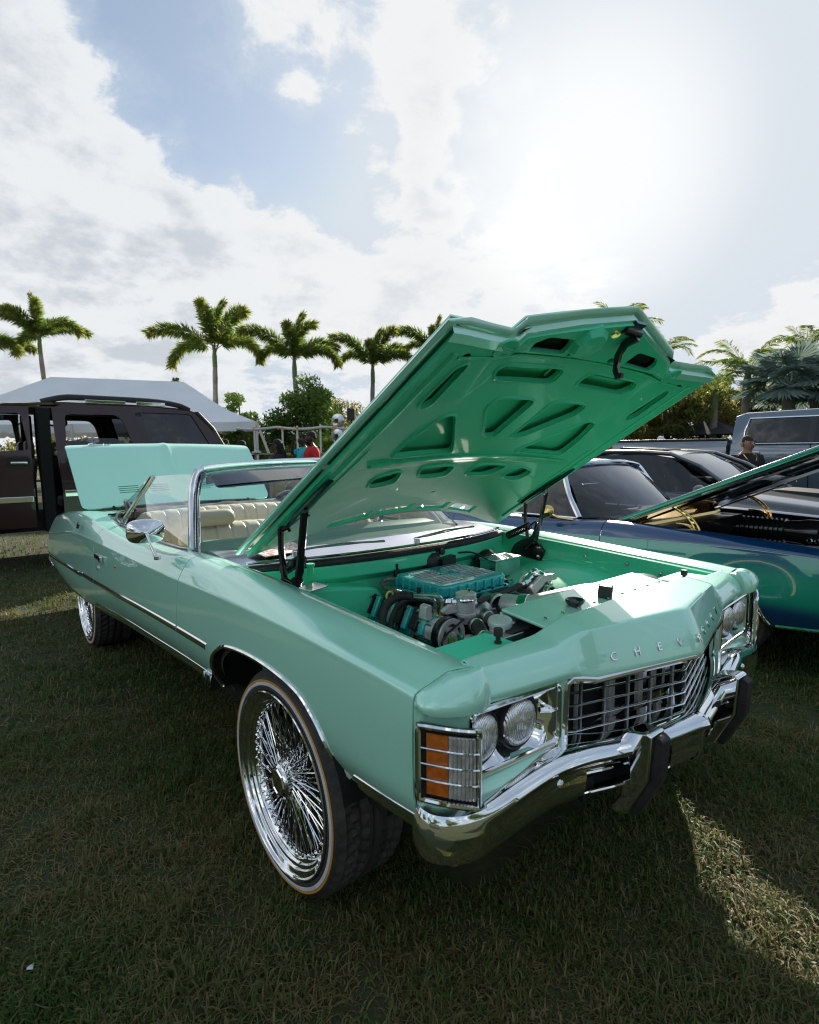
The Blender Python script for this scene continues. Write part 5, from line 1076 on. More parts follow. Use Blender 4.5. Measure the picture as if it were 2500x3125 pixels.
for s_ in (-1, 1):
    part('bed_rail', G().box((-1.0, s_ * .955, 1.585), (1.9, .09, .03)), BLACKM, PK, bevel=.006)
    tlmp = part('tail_lamp', G().box((-1.95, s_ * .955, 1.33), (.09, .10, .36)), REDL, PK, bevel=.012); part('lamp_trim', G().box((-1.955, s_ * .958, 1.36), (.06, .11, .04)), BLACK, tlmp)
    part('fuel_door', G().lathe([(.085, 0), (.085, .006), (.078, .008), (0, .008)], (-.35, s_ * 1.005, 1.33), (0, s_, 0), 24), TRK, PK)
both('front_fender', flankp(2.62, 3.75, .62, 1.36), TRK, PK, solid=.03)
cst = [(-.02, [(0, 1.97), (.62, 1.955), (.74, 1.88), (.94, 1.50), (.99, 1.2), (.96, .60)]), (.12, [(0, 2.02), (.64, 2.0), (.77, 1.92), (.96, 1.50), (1.01, 1.2), (.97, .55)]), (1.2, [(0, 2.04), (.66, 2.02), (.78, 1.94), (.97, 1.50), (1.01, 1.2), (.97, .55)]), (1.75, [(0, 2.01), (.65, 1.99), (.77, 1.91), (.97, 1.49), (1.01, 1.2), (.97, .55)]), (2.05, [(0, 1.90), (.64, 1.88), (.78, 1.80), (.97, 1.47), (1.01, 1.2), (.97, .55)]), (2.62, [(0, 1.44), (.66, 1.43), (.90, 1.40), (.97, 1.36), (1.01, 1.2), (.97, .55)])]
shell('cab', cst, TRK, PK, smooth=35)
shell('front_end', [(2.60, [(0, 1.44), (.70, 1.42), (.90, 1.36), (.95, .6)]), (3.5, [(0, 1.38), (.70, 1.36), (.90, 1.28), (.95, .6)]), (3.8, [(0, 1.25), (.7, 1.22), (.86, 1.15), (.9, .6)])], TRK, PK)
for s_ in (-1, 1):
    def wy(z): return s_ * (.785 + (1.92 - z) / .42 * .18 + .024)
    for x0, x1, x0b, x1b in ((.22, .98, .17, .98), (1.04, 1.72, 1.04, 1.95)):
        zt2, zb2 = 1.885, 1.53; part('side_window', G().grid([[(a + (b - a) * t, wy(zt2 + (zb2 - zt2) * t), zt2 + (zb2 - zt2) * t) for t in (0, .5, 1)] for a, b in zip(np.linspace(x0, x1, 4), np.linspace(x0b, x1b, 4))]), GLASSD, PK, smooth=60)
    part('centre_pillar', G().grid([[(a, wy(z) + s_ * .004, z) for z in (1.89, 1.7, 1.53)] for a in (.97, 1.05)]), BLACK, PK, smooth=0)
    part('window_trim', G().tube([(2.05, wy(1.51), 1.51), (.16, wy(1.51), 1.51), (.15, wy(1.7), 1.7), (.20, wy(1.90), 1.90), (1.74, wy(1.905), 1.905)], .013, 8), CHROME, PK)
    part('window_backing', G().grid([[(a, wy(z) - s_ * .006, z) for z in (1.89, 1.53)] for a in (.2, 1.0, 1.75)]), DARK, PK, smooth=0)
    for x in (.14, 1.02): part('door_handle', G().box((x + .14, s_ * 1.02, 1.375), (.22, .03, .045)), CHROME, PK, bevel=.01)
    for x in (1.01, 2.12): part('door_seam', G().tube([(x, s_ * .975, 1.5), (x, s_ * 1.014, 1.3), (x, s_ * 1.013, 1.15), (x, s_ * .985, .65)], .006, 4), DARK, PK)
    for x in (-1.0, 3.05): simple_wheel((x, s_ * 1.0, .44), .44, .30, PK, s_, 6, .6, ALU_P); part('wheel_well', G().prism([(.52 * math.cos(a), .52 * math.sin(a)) for a in np.linspace(0, math.pi, 15)], lambda u, v, t: (x + u, s_ * t, .48 + v), .93, 1.025), DARK, PK, smooth=0)
part('windscreen', G().grid([[(x + .012, u * w, z + .012) for u in np.linspace(-1, 1, 7)] for x, w, z in ((1.80, .62, 1.97), (2.05, .62, 1.89), (2.55, .66, 1.47))]), GLASSD, PK)
part('front_bumper', G().box((3.85, 0, .66), (.14, 1.9, .26)), CHROME, PK, bevel=.03); part('rear_bumper', G().box((-2.05, 0, .68), (.14, 1.8, .20)), CHROME, PK, bevel=.02)
part('shark_fin', G().prism([(0, 0), (.16, 0), (.03, .07)], lambda u, v, t: (.3 + u, t, 2.02 + v), -.02, .02), BLACK, PK)
# ------------------------------------------------------------------ maroon SUV behind the trunk, front door open
MAR = paint('maroon_paint', (.022, .004, .007), (.05, .010, .014), metal=.0, rough=.3, coat=.8); MAR.node_tree.nodes['Principled BSDF'].inputs['Coat IOR'].default_value = 1.38
SV = thing('suv_wagon', 'dark maroon SUV with its front door open and roof rails', 'SUV', (-7.62, 0, 0), R(-90))
YS = 1.0
def suv_y(z): return YS + .02 - (.0 if z < 1.40 else (z - 1.40) * .20) - (max(0, .75 - z) * .08)
def side_plate(nm, outl, holes, thick, m, s_=1, off=0.0, bev=.006, **kw):
    return plate(nm, outl, holes, thick, bev, m, SV, lambda u, v, w: (u, s_ * (suv_y(v) - thick / 2 + off + w), v), [(1, z) for z in (.55, .65, .75, .95, 1.15, 1.40, 1.6, 1.8, 1.95)], **kw)
w2 = rounded([(.53, 1.42), (.50, 1.955), (-.09, 1.96), (-.17, 1.88), (-.30, 1.44)], .05); w3 = rounded([(-.55, 1.46), (-.31, 2.005), (-1.08, 2.005), (-1.36, 1.47)], .06)
body = [(.60, .50), (.60, 1.0), (.63, 1.5), (.64, 2.03), (.50, 2.085), (-.3, 2.10), (-1.05, 2.05), (-1.22, 1.98), (-1.50, 1.55), (-1.56, 1.2), (-1.56, .62), (-1.48, .56), (-1.30, .56)] + [(-1.0 + .45 * math.cos(a), .58 + .42 * math.sin(a)) for a in np.linspace(math.pi * .96, math.pi * .04, 12)] + [(-.50, .50)]
for s_ in (1, -1): side_plate('side_panel', body, [w2, w3], .03, MAR, s_)
fdoor_hole = rounded([(1.70, 1.46), (1.45, 1.92), (.92, 1.95), (.86, 1.50)], .05)
fd_out = [(.84, .56), (.84, 1.0), (.84, 1.5), (.83, 2.03), (1.42, 2.02), (1.92, 1.46), (1.95, 1.2), (1.93, .56)]
# open door: swung out about its front hinge
DR = bpy.data.objects.new('front_door', None); COL.objects.link(DR); DR.parent = SV
fdo = plate('door_shell', [(u, v) for u, v in fd_out], [fdoor_hole], .06, .012, MAR, DR, lambda u, v, w: (u, suv_y(v) - .03 + w, v), [(1, z) for z in (.75, 1.0, 1.2, 1.40, 1.6, 1.8, 1.95)])
part('handle', G().box((.97, YS + .045, 1.345), (.17, .03, .036)).lathe([(.115, -.005), (.105, .006), (.095, .002)], (.97, YS + .022, 1.345), (0, 1, 0), 24) if False else G().box((.97, YS + .045, 1.345), (.17, .03, .036)), CHROME, DR, bevel=.010)
part('handle_recess', G().prism(rounded([(.86, 1.285), (1.09, 1.285), (1.09, 1.41), (.86, 1.41)], .04), lambda u, v, t: (u, t, v), YS + .018, YS + .023), BLACK, DR, smooth=0)
part('door_molding', G().box((1.38, YS + .028, .905), (1.06, .02, .075)), CHROME, DR, bevel=.008)
part('door_edge_card', G().box((.836, YS - .03, .98), (.004, .05, .10)), PAPER, DR, smooth=0)
part('door_trim', G().box((1.38, YS - .08, 1.0), (1.0, .05, .82)), mat('tan_trim', (.20, .155, .115), .6), DR, bevel=.02)
DR.location = (0, .14, 0); DR.rotation_euler = (0, 0, R(-4))
side_plate('front_door', fd_out, [fdoor_hole], .06, MAR, -1)
for s_ in (1, -1): side_plate('front_fender', [(1.97, .56), (1.97, 1.45), (2.9, 1.38), (3.0, 1.1), (3.0, .62), (2.95, .56)] + [(2.45 + .44 * math.cos(a), .58 + .42 * math.sin(a)) for a in np.linspace(.04 * math.pi, .96 * math.pi, 12)], [], .03, MAR, s_)
part('roof', G().grid([[(x, u * w, z - .05 * abs(u) ** 3) for u in np.linspace(-1, 1, 15)] for x, w, z in ((-1.20, .84, 2.06), (-1.0, .87, 2.115), (-.3, .885, 2.145), (.5, .885, 2.14), (1.1, .87, 2.10), (1.45, .84, 2.03))]), MAR, SV, smooth=60, solid=.03)
part('hood', G().grid([[(x, u * .95, z - .04 * abs(u) ** 3) for u in np.linspace(-1, 1, 9)] for x, z in ((1.95, 1.46), (2.6, 1.43), (2.95, 1.36), (3.02, 1.1), (3.02, .6))]), MAR, SV, smooth=60)
part('windscreen', G().grid([[(x, u * w, z) for u in np.linspace(-1, 1, 9)] for x, w, z in ((1.95, .92, 1.47), (1.45, .84, 2.02))]), GLASSD, SV)
for s_ in (1, -1):
    part('a_pillar', G().tube([(1.95, s_ * .98, 1.46), (1.46, s_ * .89, 2.03)], .04, 8), MAR, SV)
    part('b_pillar', G().box((.74, s_ * .90, 1.25), (.14, .10, 1.55)), DARK, SV, bevel=.02)
    def win(poly, nm): part(nm, G().add([(u, s_ * (suv_y(v) - .02), v) for u, v in poly], [tuple(range(len(poly)))]), GLASSD, SV, smooth=0)
    win(w3, 'cargo_glass')
    part('half_glass', G().add([(u, s_ * (suv_y(v) - .02), v) for u, v in ((.53, 1.42), (.51, 1.60), (.30, 1.655), (-.05, 1.65), (-.24, 1.56), (-.30, 1.44))], [(0, 1, 2, 3, 4, 5)]), GLASSD, SV, smooth=0)
    part('seat_belt_pillar', G().box((-.42, s_ * .86, 1.75), (.10, .06, .6), (0, .25, 0)), BLACKM, SV)
    part('rail', G().tube(smooth_path([(.74, s_ * .83, 2.10), (.5, s_ * .83, 2.165), (.25, s_ * .83, 2.175), (-.55, s_ * .83, 2.17), (-.92, s_ * .83, 2.13), (-1.09, s_ * .82, 2.07)], 5), .034, 8, flat=(.8, 1.1)), BLACKM, SV)
    for x0, x1 in ((.26, -.23), (-.36, -.74)): part('rail_insert', G().box(((x0 + x1) / 2, s_ * .855, 2.125), (x0 - x1, .02, .055)), CHROME, SV, bevel=.006)
    part('body_molding', G().box((.15, s_ * (YS + .022), .95), (.86, .02, .085)).box((-1.52, s_ * (YS + .02), .95), (.06, .02, .085)), CHROME, SV, bevel=.008)
    part('quarter_edge', G().tube([(-1.18, s_ * .90, 2.02), (-1.38, s_ * .93, 1.80), (-1.52, s_ * .985, 1.52)], .030, 8), MAR, SV)
    for x in (-1.0, 2.45): simple_wheel((x, s_ * .97, .42), .42, .28, SV, s_, 6, .72, CHROME)
part('tailgate', G().grid([[(x, u * w, z) for u in np.linspace(-1, 1, 9)] for x, w, z in ((-1.20, .86, 2.05), (-1.50, .96, 1.52), (-1.57, .98, 1.15), (-1.56, .98, .6))]), MAR, SV)
part('rear_glass', G().grid([[(x - .012, u * w, z) for u in np.linspace(-1, 1, 5)] for x, w, z in ((-1.25, .74, 1.97), (-1.50, .80, 1.54))]), GLASSD, SV)
part('floor', G().box((.4, 0, .55), (3.8, 1.8, .12)).box((.15, .88, .52), (1.1, .2, .06)), DARK, SV, smooth=0)
seats = G()
for x in (.95, -.05):
    for y in (-.42, .42): seats = G().box((x, y, 1.02), (.20, .56, .80), (0, -.15, 0)).box((x + .25, y, .74), (.5, .56, .18)).box((x - .09, y, 1.52), (.10, .28, .22)); part('seat', seats, mat('grey_leather', (.05, .048, .046), .5) if 'grey_leather' not in MATS else MATS['grey_leather'], SV, bevel=.05, segs=3)
part('dashboard', G().box((1.55, 0, 1.18), (.35, 1.7, .30)), BLACKM, SV, bevel=.05)
part('headliner', G().box((.1, 0, 2.04), (2.4, 1.66, .02)), MATS['tan_trim'], SV)
part('grab_handle', G().tube(smooth_path([(.46, -.82, 1.95), (.44, -.80, 1.88), (.25, -.80, 1.88), (.23, -.82, 1.95)], 4), .015, 6), BLACKM, SV)
# ------------------------------------------------------------------ where things stand in the distance
CAM_M = Euler((R(83.7239), R(0.4959), R(50.161))).to_matrix(); CAM_P = Vector((1.6281, -1.7602, 1.4561))
def at(u, v, D):
    """world point at distance D along the view seen at photo pixel (u, v)"""
    return CAM_P + CAM_M @ Vector(((u - 1250) / 1709.6, -(v - 1562.5) / 1709.6, -1)) * D
def ground_at(u, D): p = at(u, 1380, D); return Vector((p.x, p.y, 0))
VIEW = math.atan2((CAM_M @ Vector((0, 0, -1))).y, (CAM_M @ Vector((0, 0, -1))).x)   # heading of the view

# ------------------------------------------------------------------ white tent
TENTM = mat('tent_vinyl', (.84, .85, .88), .55, noise=(1.2, (.76, .77, .81), .6), bump=.35, bscale=3.2)
_b = TENTM.node_tree.nodes['Principled BSDF']; _tt = TENTM.node_tree; _tl = N(_tt, 'ShaderNodeBsdfTranslucent'); _tl.inputs[0].default_value = (.80, .82, .86, 1); _mx = N(_tt, 'ShaderNodeMixShader'); _mx.inputs[0].default_value = .12; _oo = _tt.nodes['Material Output']; Lk(_tt, _b.outputs[0], _mx.inputs[1]); Lk(_tt, _tl.outputs[0], _mx.inputs[2]); Lk(_tt, _mx.outputs[0], _oo.inputs[0])
A_ = at(783, 1287, 16); B_ = at(-330, 1300, 16.5); fw = Vector((math.cos(VIEW), math.sin(VIEW), 0)); EZ = A_.z
A_.z = B_.z = EZ; fw = Vector((math.cos(VIEW + .62), math.sin(VIEW + .62), 0)); C_ = B_ + fw * 6; D_ = A_ + fw * 6; P1 = at(155, 1150, 18.5); P2 = at(560, 1165, 18.5)
TN = thing('party_tent', 'white frame tent with a peaked vinyl roof behind the maroon SUV', 'tent', (A_.x, A_.y, 0))
org = Vector((A_.x, A_.y, 0))
def sag(p, q, r, s, n=12, m=14, w=.10):
    """fabric between eave edge p-q and ridge edge r-s, with wrinkles and sag"""
    rows = []
    for i in range(n + 1):
        t = i / n; row = []
        for j in range(m + 1):
            u = j / m; a = p.lerp(q, u); b = r.lerp(s, u); pt = a.lerp(b, t); pt.z -= w * math.sin(math.pi * t) + .035 * math.sin(u * 19 + t * 5) * math.sin(math.pi * t); row.append(tuple(pt - org))
        rows.append(row)
    return rows
g = G(); g.grid(sag(A_, B_, P2, P1)); g.grid(sag(C_, D_, P1, P2)); g.grid(sag(B_, C_, P1, P1)); g.grid(sag(D_, A_, P2, P2))
part('roof', g, TENTM, TN, smooth=50)
for p, q in ((A_, B_), (B_, C_), (C_, D_), (D_, A_)):
    rows = []; L_ = (q - p).length; n = int(L_ / .12)
    for i in range(n + 1):
        t = i / n; a = p.lerp(q, t); sc = .26 - .07 * (abs(((t * L_) % 1.0) - .5) < .09); rows.append([tuple(a - org), tuple(a - org - Vector((0, 0, sc)) + fw * .03 * math.sin(t * 40))])
    part('valance', G().grid(rows), TENTM, TN, solid=.01)
for p in (A_, B_, C_, D_, A_.lerp(B_, .5), C_.lerp(D_, .5)): part('pole', G().cyl((p.x - org.x, p.y - org.y, 0), (p.x - org.x, p.y - org.y, EZ), .035, n=10), mat('tent_pole', (.6, .6, .6), .4, .2) if 'tent_pole' not in MATS else MATS['tent_pole'], TN)
part('guy_strap', G().tube([Vector(A_) - org, at(835, 1420, 15.2) - org, Vector((at(835, 1420, 15.2).x, at(835, 1420, 15.2).y, 0)) + Vector((.3, .2, 0)) - org], .028, 6, flat=(1.4, .4)), mat('strap', (.45, .38, .32), .8), TN)

# ------------------------------------------------------------------ counter of the food stall with its bare frame
WOOD = mat('weathered_wood', (.36, .30, .24), .75, noise=(6, (.24, .20, .16), .8), bump=.2, bscale=60)
cl_, cr_ = ground_at(690, 13.8), ground_at(1085, 13.8)
FS = thing('food_stall', 'bare pole stall with a weathered wood counter in front of the hedge', 'stall', tuple(cl_)); dv = (cr_ - cl_); L_ = dv.length; du = dv.normalized(); FS.rotation_euler = (0, 0, math.atan2(du.y, du.x))
for k in range(3): part('counter_board', G().box((L_ / 2, .12 * k, 1.40), (L_, .11, .04)), WOOD, FS, smooth=0)
for x in (.1, L_ * .33, L_ * .66, L_ - .1): part('counter_leg', G().box((x, .1, .70), (.06, .06, 1.38)), WOOD, FS, smooth=0)
for x in (.65, 1.35, 1.72, 2.3, 2.65): 
    part('pole', G().cyl((x, .25, 0), (x, .25, 2.08 + .05 * math.sin(x * 9)), .025, n=8), MATS['tent_pole'], FS); part('pole_tie', G().cyl((x, .25, 1.98), (x, .25, 2.06), .036, n=8), mat('orange_tape', (.6, .30, .08), .6) if 'orange_tape' not in MATS else MATS['orange_tape'], FS)
part('rolled_awning', G().tube([(x, .25 + .03 * math.sin(x * 5), 2.06 - .05 * abs(math.sin(x * 2.6))) for x in np.linspace(.2, L_ - .2, 28)], .032, 8), mat('grey_awning', (.5, .5, .5), .8), FS)
tray = thing('food_tray', 'small foil tray lying on the stall counter', 'tray', tuple(cl_ + du * .75 + Vector((0, 0, 1.42)))); part('tray', G().box((0, 0, .02), (.22, .16, .04)), ALU, tray, bevel=.01); part('napkins', G().box((.03, 0, .05), (.10, .10, .03)), WHITEW, tray, bevel=.006)
# round fans and a speaker further along
for k, (u, v, D) in enumerate(((1032, 1284, 14.2), (1032, 1330, 14.0))):
    p = at(u, v, D); f = thing('round_fan', ('upper round metal fan on a stand near the hedge', 'lower round metal fan on a stand near the hedge')[k], 'fan', (p.x, p.y, 0), VIEW + math.pi - .5, 'fans by the hedge')
    part('fan_cage', G().lathe([(.17, -.05), (.18, 0), (.17, .05), (.08, .07), (0, .07)], (0, 0, p.z), (1, 0, 0), 28), CHROME_D, f); part('fan_hub', G().lathe([(.06, .06), (.05, .09), (0, .10)], (0, 0, p.z), (1, 0, 0), 16), BLACKM, f); part('stand', G().cyl((-.06, 0, 0), (-.06, 0, p.z), .025, n=8).cyl((0, 0, 0), (0, 0, .03), .25, n=20), ALU, f)
p = at(1072, 1265, 14.5); sp_ = thing('loudspeaker', 'black loudspeaker on a pole behind the open green hood', 'speaker', (p.x, p.y, 0), VIEW + math.pi)
part('cabinet', G().box((0, 0, p.z), (.22, .20, .30)), BLACKM, sp_, bevel=.015); part('woofer', G().lathe([(.08, 0), (.06, -.02), (.02, -.03), (0, -.02)], (.112, 0, p.z), (1, 0, 0), 20), BLACKR, sp_); part('pole', G().cyl((0, 0, 0), (0, 0, p.z - .15), .02, n=8), BLACK, sp_)

# ------------------------------------------------------------------ people
SKINS = {}
def skin_mat(n, c):
    if n not in SKINS: SKINS[n] = mat('skin_' + n, c, .45, noise=(9, tuple(v * .8 for v in c), .6))
    return SKINS[n]
def cloth(n, c):
    if 'cloth_' + n not in MATS: mat('cloth_' + n, c, .85, noise=(12, tuple(v * .75 for v in c), .6), bump=.15, bscale=90)
    return MATS['cloth_' + n]
def skin_obj(name, nodes, edges, m, parent, sub=2):
    """a body grown round a skeleton: nodes = {id: (pos, radius or (rx, ry))}"""
    ids = list(nodes); me = bpy.data.meshes.new(name); me.from_pydata([nodes[i][0] for i in ids], [(ids.index(a), ids.index(b)) for a, b in edges], [])
    me.materials.append(m); o = link(name, me, parent)
    md = o.modifiers.new('skin', 'SKIN'); md.use_smooth_shade = True; md.branch_smoothing = .4
    sv = me.skin_vertices[0].data
    for k, i in enumerate(ids):
        r = nodes[i][1]; sv[k].radius = r if isinstance(r, tuple) else (r, r); sv[k].use_root = (k == 0)
    s = o.modifiers.new('sub', 'SUBSURF'); s.levels = sub; s.render_levels = sub
    return o
def person(label, loc, rz, h=1.75, skin='brown', tone=(.16, .085, .055), shirt=('black', (.012, .012, .014)), pants=('dark', (.02, .022, .03)), arms=None, female=False, hair='short', haircol=(.008, .006, .005), cap=None, beard=False, bare_legs=False, girth=1.0, head_yaw=0.0, group=None, sit=False):
    """standing figure facing +X; arms = {side: (elbow, wrist)} in metres for a 1.75 m body"""
    T = thing('person', label, 'person', loc, rz, group); k = h / 1.75; T.scale = (k, k, k); q = girth; sm = skin_mat(skin, tone); sw_ = .165 if female else .19
    n = {'pel': ((0, 0, .96), (.125 * q, .15 * q)), 'waist': ((.01, 0, 1.12), (.11 * q, .135 * q)), 'chest': ((.0, 0, 1.28), (.12 * q, .15 * q)), 'nb': ((-.01, 0, 1.415), (.075, .095)), 'neck': ((.0, 0, 1.495), .057 * q ** .6)}
    cy_, sy_ = math.cos(head_yaw), math.sin(head_yaw)
    def H(x, y, z): return ((x * cy_ - y * sy_) * 1.06 + .015, (x * sy_ + y * cy_) * 1.10, (z - 1.66) * 1.05 + 1.612)
    n.update({'jaw': (H(.025, 0, 1.585), (.062, .058)), 'face': (H(.012, 0, 1.645), (.092, .082)), 'brow': (H(-.002, 0, 1.69), (.097, .086)), 'crown': (H(-.008, 0, 1.735), (.070, .066)), 'nose': (H(.098, 0, 1.645), .013), 'nosetip': (H(.115, 0, 1.632), .010)})
    e = [('pel', 'waist'), ('waist', 'chest'), ('chest', 'nb'), ('nb', 'neck'), ('neck', 'jaw'), ('jaw', 'face'), ('face', 'brow'), ('brow', 'crown'), ('face', 'nose'), ('nose', 'nosetip')]
    sh, pn = {}, {}; she, pne = [], []
    for s, sg in (('l', 1), ('r', -1)):
        el, wr = (arms or {}).get(s, ((-.03, sg * (sw_ + .08), 1.13), (.06, sg * (sw_ + .10), .88)))
        el, wr = Vector(el), Vector(wr); d = (wr - el).normalized(); side = d.cross(Vector((0, 0, 1))); side = side.normalized() if side.length > .1 else Vector((0, 1, 0)); up = side.cross(d)
        n[s + 'sh'] = ((0, sg * sw_, 1.385), .062 * (q ** .5)); n[s + 'el'] = (tuple(el), .043); n[s + 'wr'] = (tuple(wr), .028); n[s + 'pa'] = (tuple(wr + d * .055), (.040, .024))
        e += [('nb', s + 'sh'), (s + 'sh', s + 'el'), (s + 'el', s + 'wr'), (s + 'wr', s + 'pa')]
        for i, (off, ln) in enumerate(((-.027, .062), (-.009, .075), (.009, .070), (.026, .055))):
            a = wr + d * .090 + side * off; b = a + d * ln * .55 - up * .008; c = b + d * ln * .40 - up * .028
            n[s + 'f%da' % i] = (tuple(a), .0095); n[s + 'f%db' % i] = (tuple(b), .0085); n[s + 'f%dc' % i] = (tuple(c), .007); e += [(s + 'pa', s + 'f%da' % i), (s + 'f%da' % i, s + 'f%db' % i), (s + 'f%db' % i, s + 'f%dc' % i)]
        a = wr + d * .035 + side * .036 * sg; b = a + d * .035 + side * .022 * sg - up * .01; n[s + 'ta'] = (tuple(a), .012); n[s + 'tb'] = (tuple(b), .009); e += [(s + 'wr', s + 'ta'), (s + 'ta', s + 'tb')]
        hip = (0, sg * .09, .90); kn = (.025, sg * .10, .50); an = (-.01, sg * .105, .09); toe = (.15, sg * .12, .035)
        if sit: kn = (.42, sg * .13, .86); an = (.46, sg * .13, .45); toe = (.60, sg * .14, .40)
        n[s + 'hip'] = (hip, .095 * q); n[s + 'kn'] = (kn, .060); n[s + 'an'] = (an, .040); n[s + 'toe'] = (toe, .032); e += [('pel', s + 'hip'), (s + 'hip', s + 'kn'), (s + 'kn', s + 'an'), (s + 'an', s + 'toe')]
        mid = Vector(n[s + 'sh'][0]).lerp(el, .62); sh[s + 'sm'] = ((0, sg * sw_ * .52, 1.405), .086 * (q ** .5)); sh[s + 'sh'] = (n[s + 'sh'][0], .086 * (q ** .5)); sh[s + 'sl'] = (tuple(mid), .068); she += [('nb', s + 'sm'), (s + 'sm', s + 'sh'), (s + 'sh', s + 'sl')]
        lo = Vector(kn) if bare_legs else Vector(an).lerp(Vector(kn), .1)
        pn[s + 'hip'] = (hip, .108 * q); pn[s + 'k'] = (tuple(Vector(kn) if not bare_legs else Vector(hip).lerp(Vector(kn), .7)), .078); pne += [('pel', s + 'hip'), (s + 'hip', s + 'k')]
        if not bare_legs: pn[s + 'a'] = (tuple(lo), .062); pne += [(s + 'k', s + 'a')]
        part('shoe', G().ell((Vector(an) + Vector(toe)) / 2 - Vector((0, 0, .02)), (.125, .045, .045)), cloth('shoe', (.02, .02, .02)), T)
    body = skin_obj('body', n, e, sm, T)
    w = .175 / .19 * sw_ / .175; g = G(); g.grid([[(cx_ + rx * q * math.cos(b), ry * q * math.sin(b), z) for b in np.linspace(0, 2 * math.pi, 21)] for z, cx_, rx, ry in ((.905, 0, .138, .168), (.98, 0, .140, .170), (1.12, .012, .128, .150), (1.25, .006, .138, .172 * w), (1.335, 0, .134, .192 * w), (1.385, -.004, .118, .188 * w), (1.420, -.008, .094, .140), (1.448, -.008, .078, .096), (1.472, -.004, .068, .074), (1.470, -.004, .060, .066))])
    for sg, sd in ((1, 'l'), (-1, 'r')):
        S0, S1 = Vector(n[sd + 'sh'][0]), Vector(sh[sd + 'sl'][0]); d3 = (S1 - S0).normalized(); rr2 = q ** .5
        g.tube([(S0.x, S0.y * .62, S0.z - .018), tuple(S0 + Vector((0, 0, -.008))), tuple(S0.lerp(S1, .5)), tuple(S1)], [.088 * rr2, .082 * rr2, .074 * rr2, .070 * rr2], 12)
    part('shirt', g, cloth(*shirt), T, smooth=70)
    g = G().grid([[(rx * q * math.cos(b), ry * q * math.sin(b), z) for b in np.linspace(0, 2 * math.pi, 17)] for z, rx, ry in ((1.0, .128, .156), (.93, .132, .162), (.86, .128, .158), (.80, .09, .12))])
    for sd in ('l', 'r'):
        hp = Vector(pn[sd + 'hip'][0]); kk = Vector(pn[sd + 'k'][0]); g.tube([tuple(hp), tuple(hp.lerp(kk, .5))] + [tuple(kk)] + ([pn[sd + 'a'][0]] if not bare_legs else []), [.105 * q, .095 * q, .078] + ([.062] if not bare_legs else []), 12)
    part('trousers', g, cloth(*pants), T, smooth=70)
    for sg in (1, -1):
        part('ear', G().ell(H(-.005, sg * .083, 1.645), (.022, .012, .033)), sm, T); part('eye', G().ell(H(.088, sg * .033, 1.668), (.010, .015, .008)), cloth('eye', (.02, .015, .012)), T); part('eyebrow', G().tube([H(.094, sg * .015, 1.688), H(.090, sg * .050, 1.690)], .003, 5), cloth('brow', (.01, .008, .007)), T)
    part('mouth', G().ell(H(.088, 0, 1.603), (.010, .026, .007)), cloth('lip', (.14, .05, .045)), T)
    hm = cloth('hair_%d' % int(haircol[0] * 1000), haircol)
    def dome(rx, ry, rz_, zc, ph, back=-.012, nm='hair', m=hm): part(nm, G().grid([[H(back + rx * math.sin(a) * math.cos(b), ry * math.sin(a) * math.sin(b), zc + rz_ * math.cos(a) - (.05 * (1 - math.cos(b)) * .5 if a > 1.0 else 0)) for b in np.linspace(0, 2 * math.pi, 21)] for a in np.linspace(0.02, ph, 8)]), m, T, smooth=70)
    if hair == 'short': dome(.087, .074, .089, 1.685, 1.42)
    if hair == 'long':
        dome(.096, .084, .097, 1.685, 1.45); g = G()
        for i in range(26):
            b = math.pi * (.42 + 1.16 * i / 25); x0, y0 = -.012 + .100 * math.cos(b), .090 * math.sin(b); w = .02 * math.sin(i * 5.1); g.tube([H(x0, y0, 1.70), H(x0 * 1.12, y0 * 1.12, 1.60), H(x0 * 1.2 - .02, y0 * 1.25 + w, 1.48), H(x0 * 1.15 - .03, y0 * 1.3 - w, 1.34 + .03 * math.sin(i * 3))], [.024, .026, .025, .008], 6)
        part('long_hair', g, hm, T, clean=False, kind='stuff')
    if cap:
        cm_ = cloth(*cap); dome(.095, .083, .095, 1.69, 1.38, nm='cap', m=cm_)
        if cap[0] != 'beanie': part('cap_visor', G().grid([[H(.070 + .085 * t * math.cos(b), .080 * math.sin(b), 1.712 - .02 * t - .02 * math.sin(b) ** 2) for b in np.linspace(-1.2, 1.2, 9)] for t in (0, .5, 1)]), cm_, T, solid=.004)
    if beard: part('beard', G().grid([[H(.022 + .082 * math.cos(b) * math.sin(a), .075 * math.sin(b), 1.60 - .065 * math.cos(a)) for b in np.linspace(-1.5, 1.5, 13)] for a in np.linspace(.05, 1.5, 7)]), cloth('beard', (.008, .006, .005)), T, solid=.012, smooth=70)
    return T
def stand(u, v_top, D, h): p = at(u, v_top, D); return (p.x, p.y, max(0.0, p.z - h * 1.0))
def face(u): return VIEW + math.pi + (1250 - u) / 1709.6 * .8
p = at(2281, 1333, 7.75); person('heavyset man with cropped hair in a black shirt and thin chain by the blue pickup', (p.x, p.y, 0), face(2281) + .55, p.z / 1.0 + .035, 'tan', (.36, .20, .135), ('black', (.010, .010, .011)), girth=1.22, haircol=(.03, .02, .015), head_yaw=.15)
MAN = bpy.data.objects['person']
part('chain', G().tube([(.02 + .135 * math.cos(a * .75), .095 * math.sin(a) * 1.0, 1.46 - .18 * (1 - abs(a) / 1.6) ** 1.2) for a in np.linspace(-1.6, 1.6, 15)], .006, 5), GOLD, MAN)
p = at(950, 1309, 11.0); person('bearded man in a red t-shirt and dark knit cap beside the hedge', (p.x, p.y, 0), VIEW + math.pi - 1.15, 1.86, 'dark', (.055, .030, .020), ('red', (.50, .022, .022)), ('dark', (.02, .02, .025)), cap=('beanie', (.018, .016, .015)), beard=True, girth=1.1)
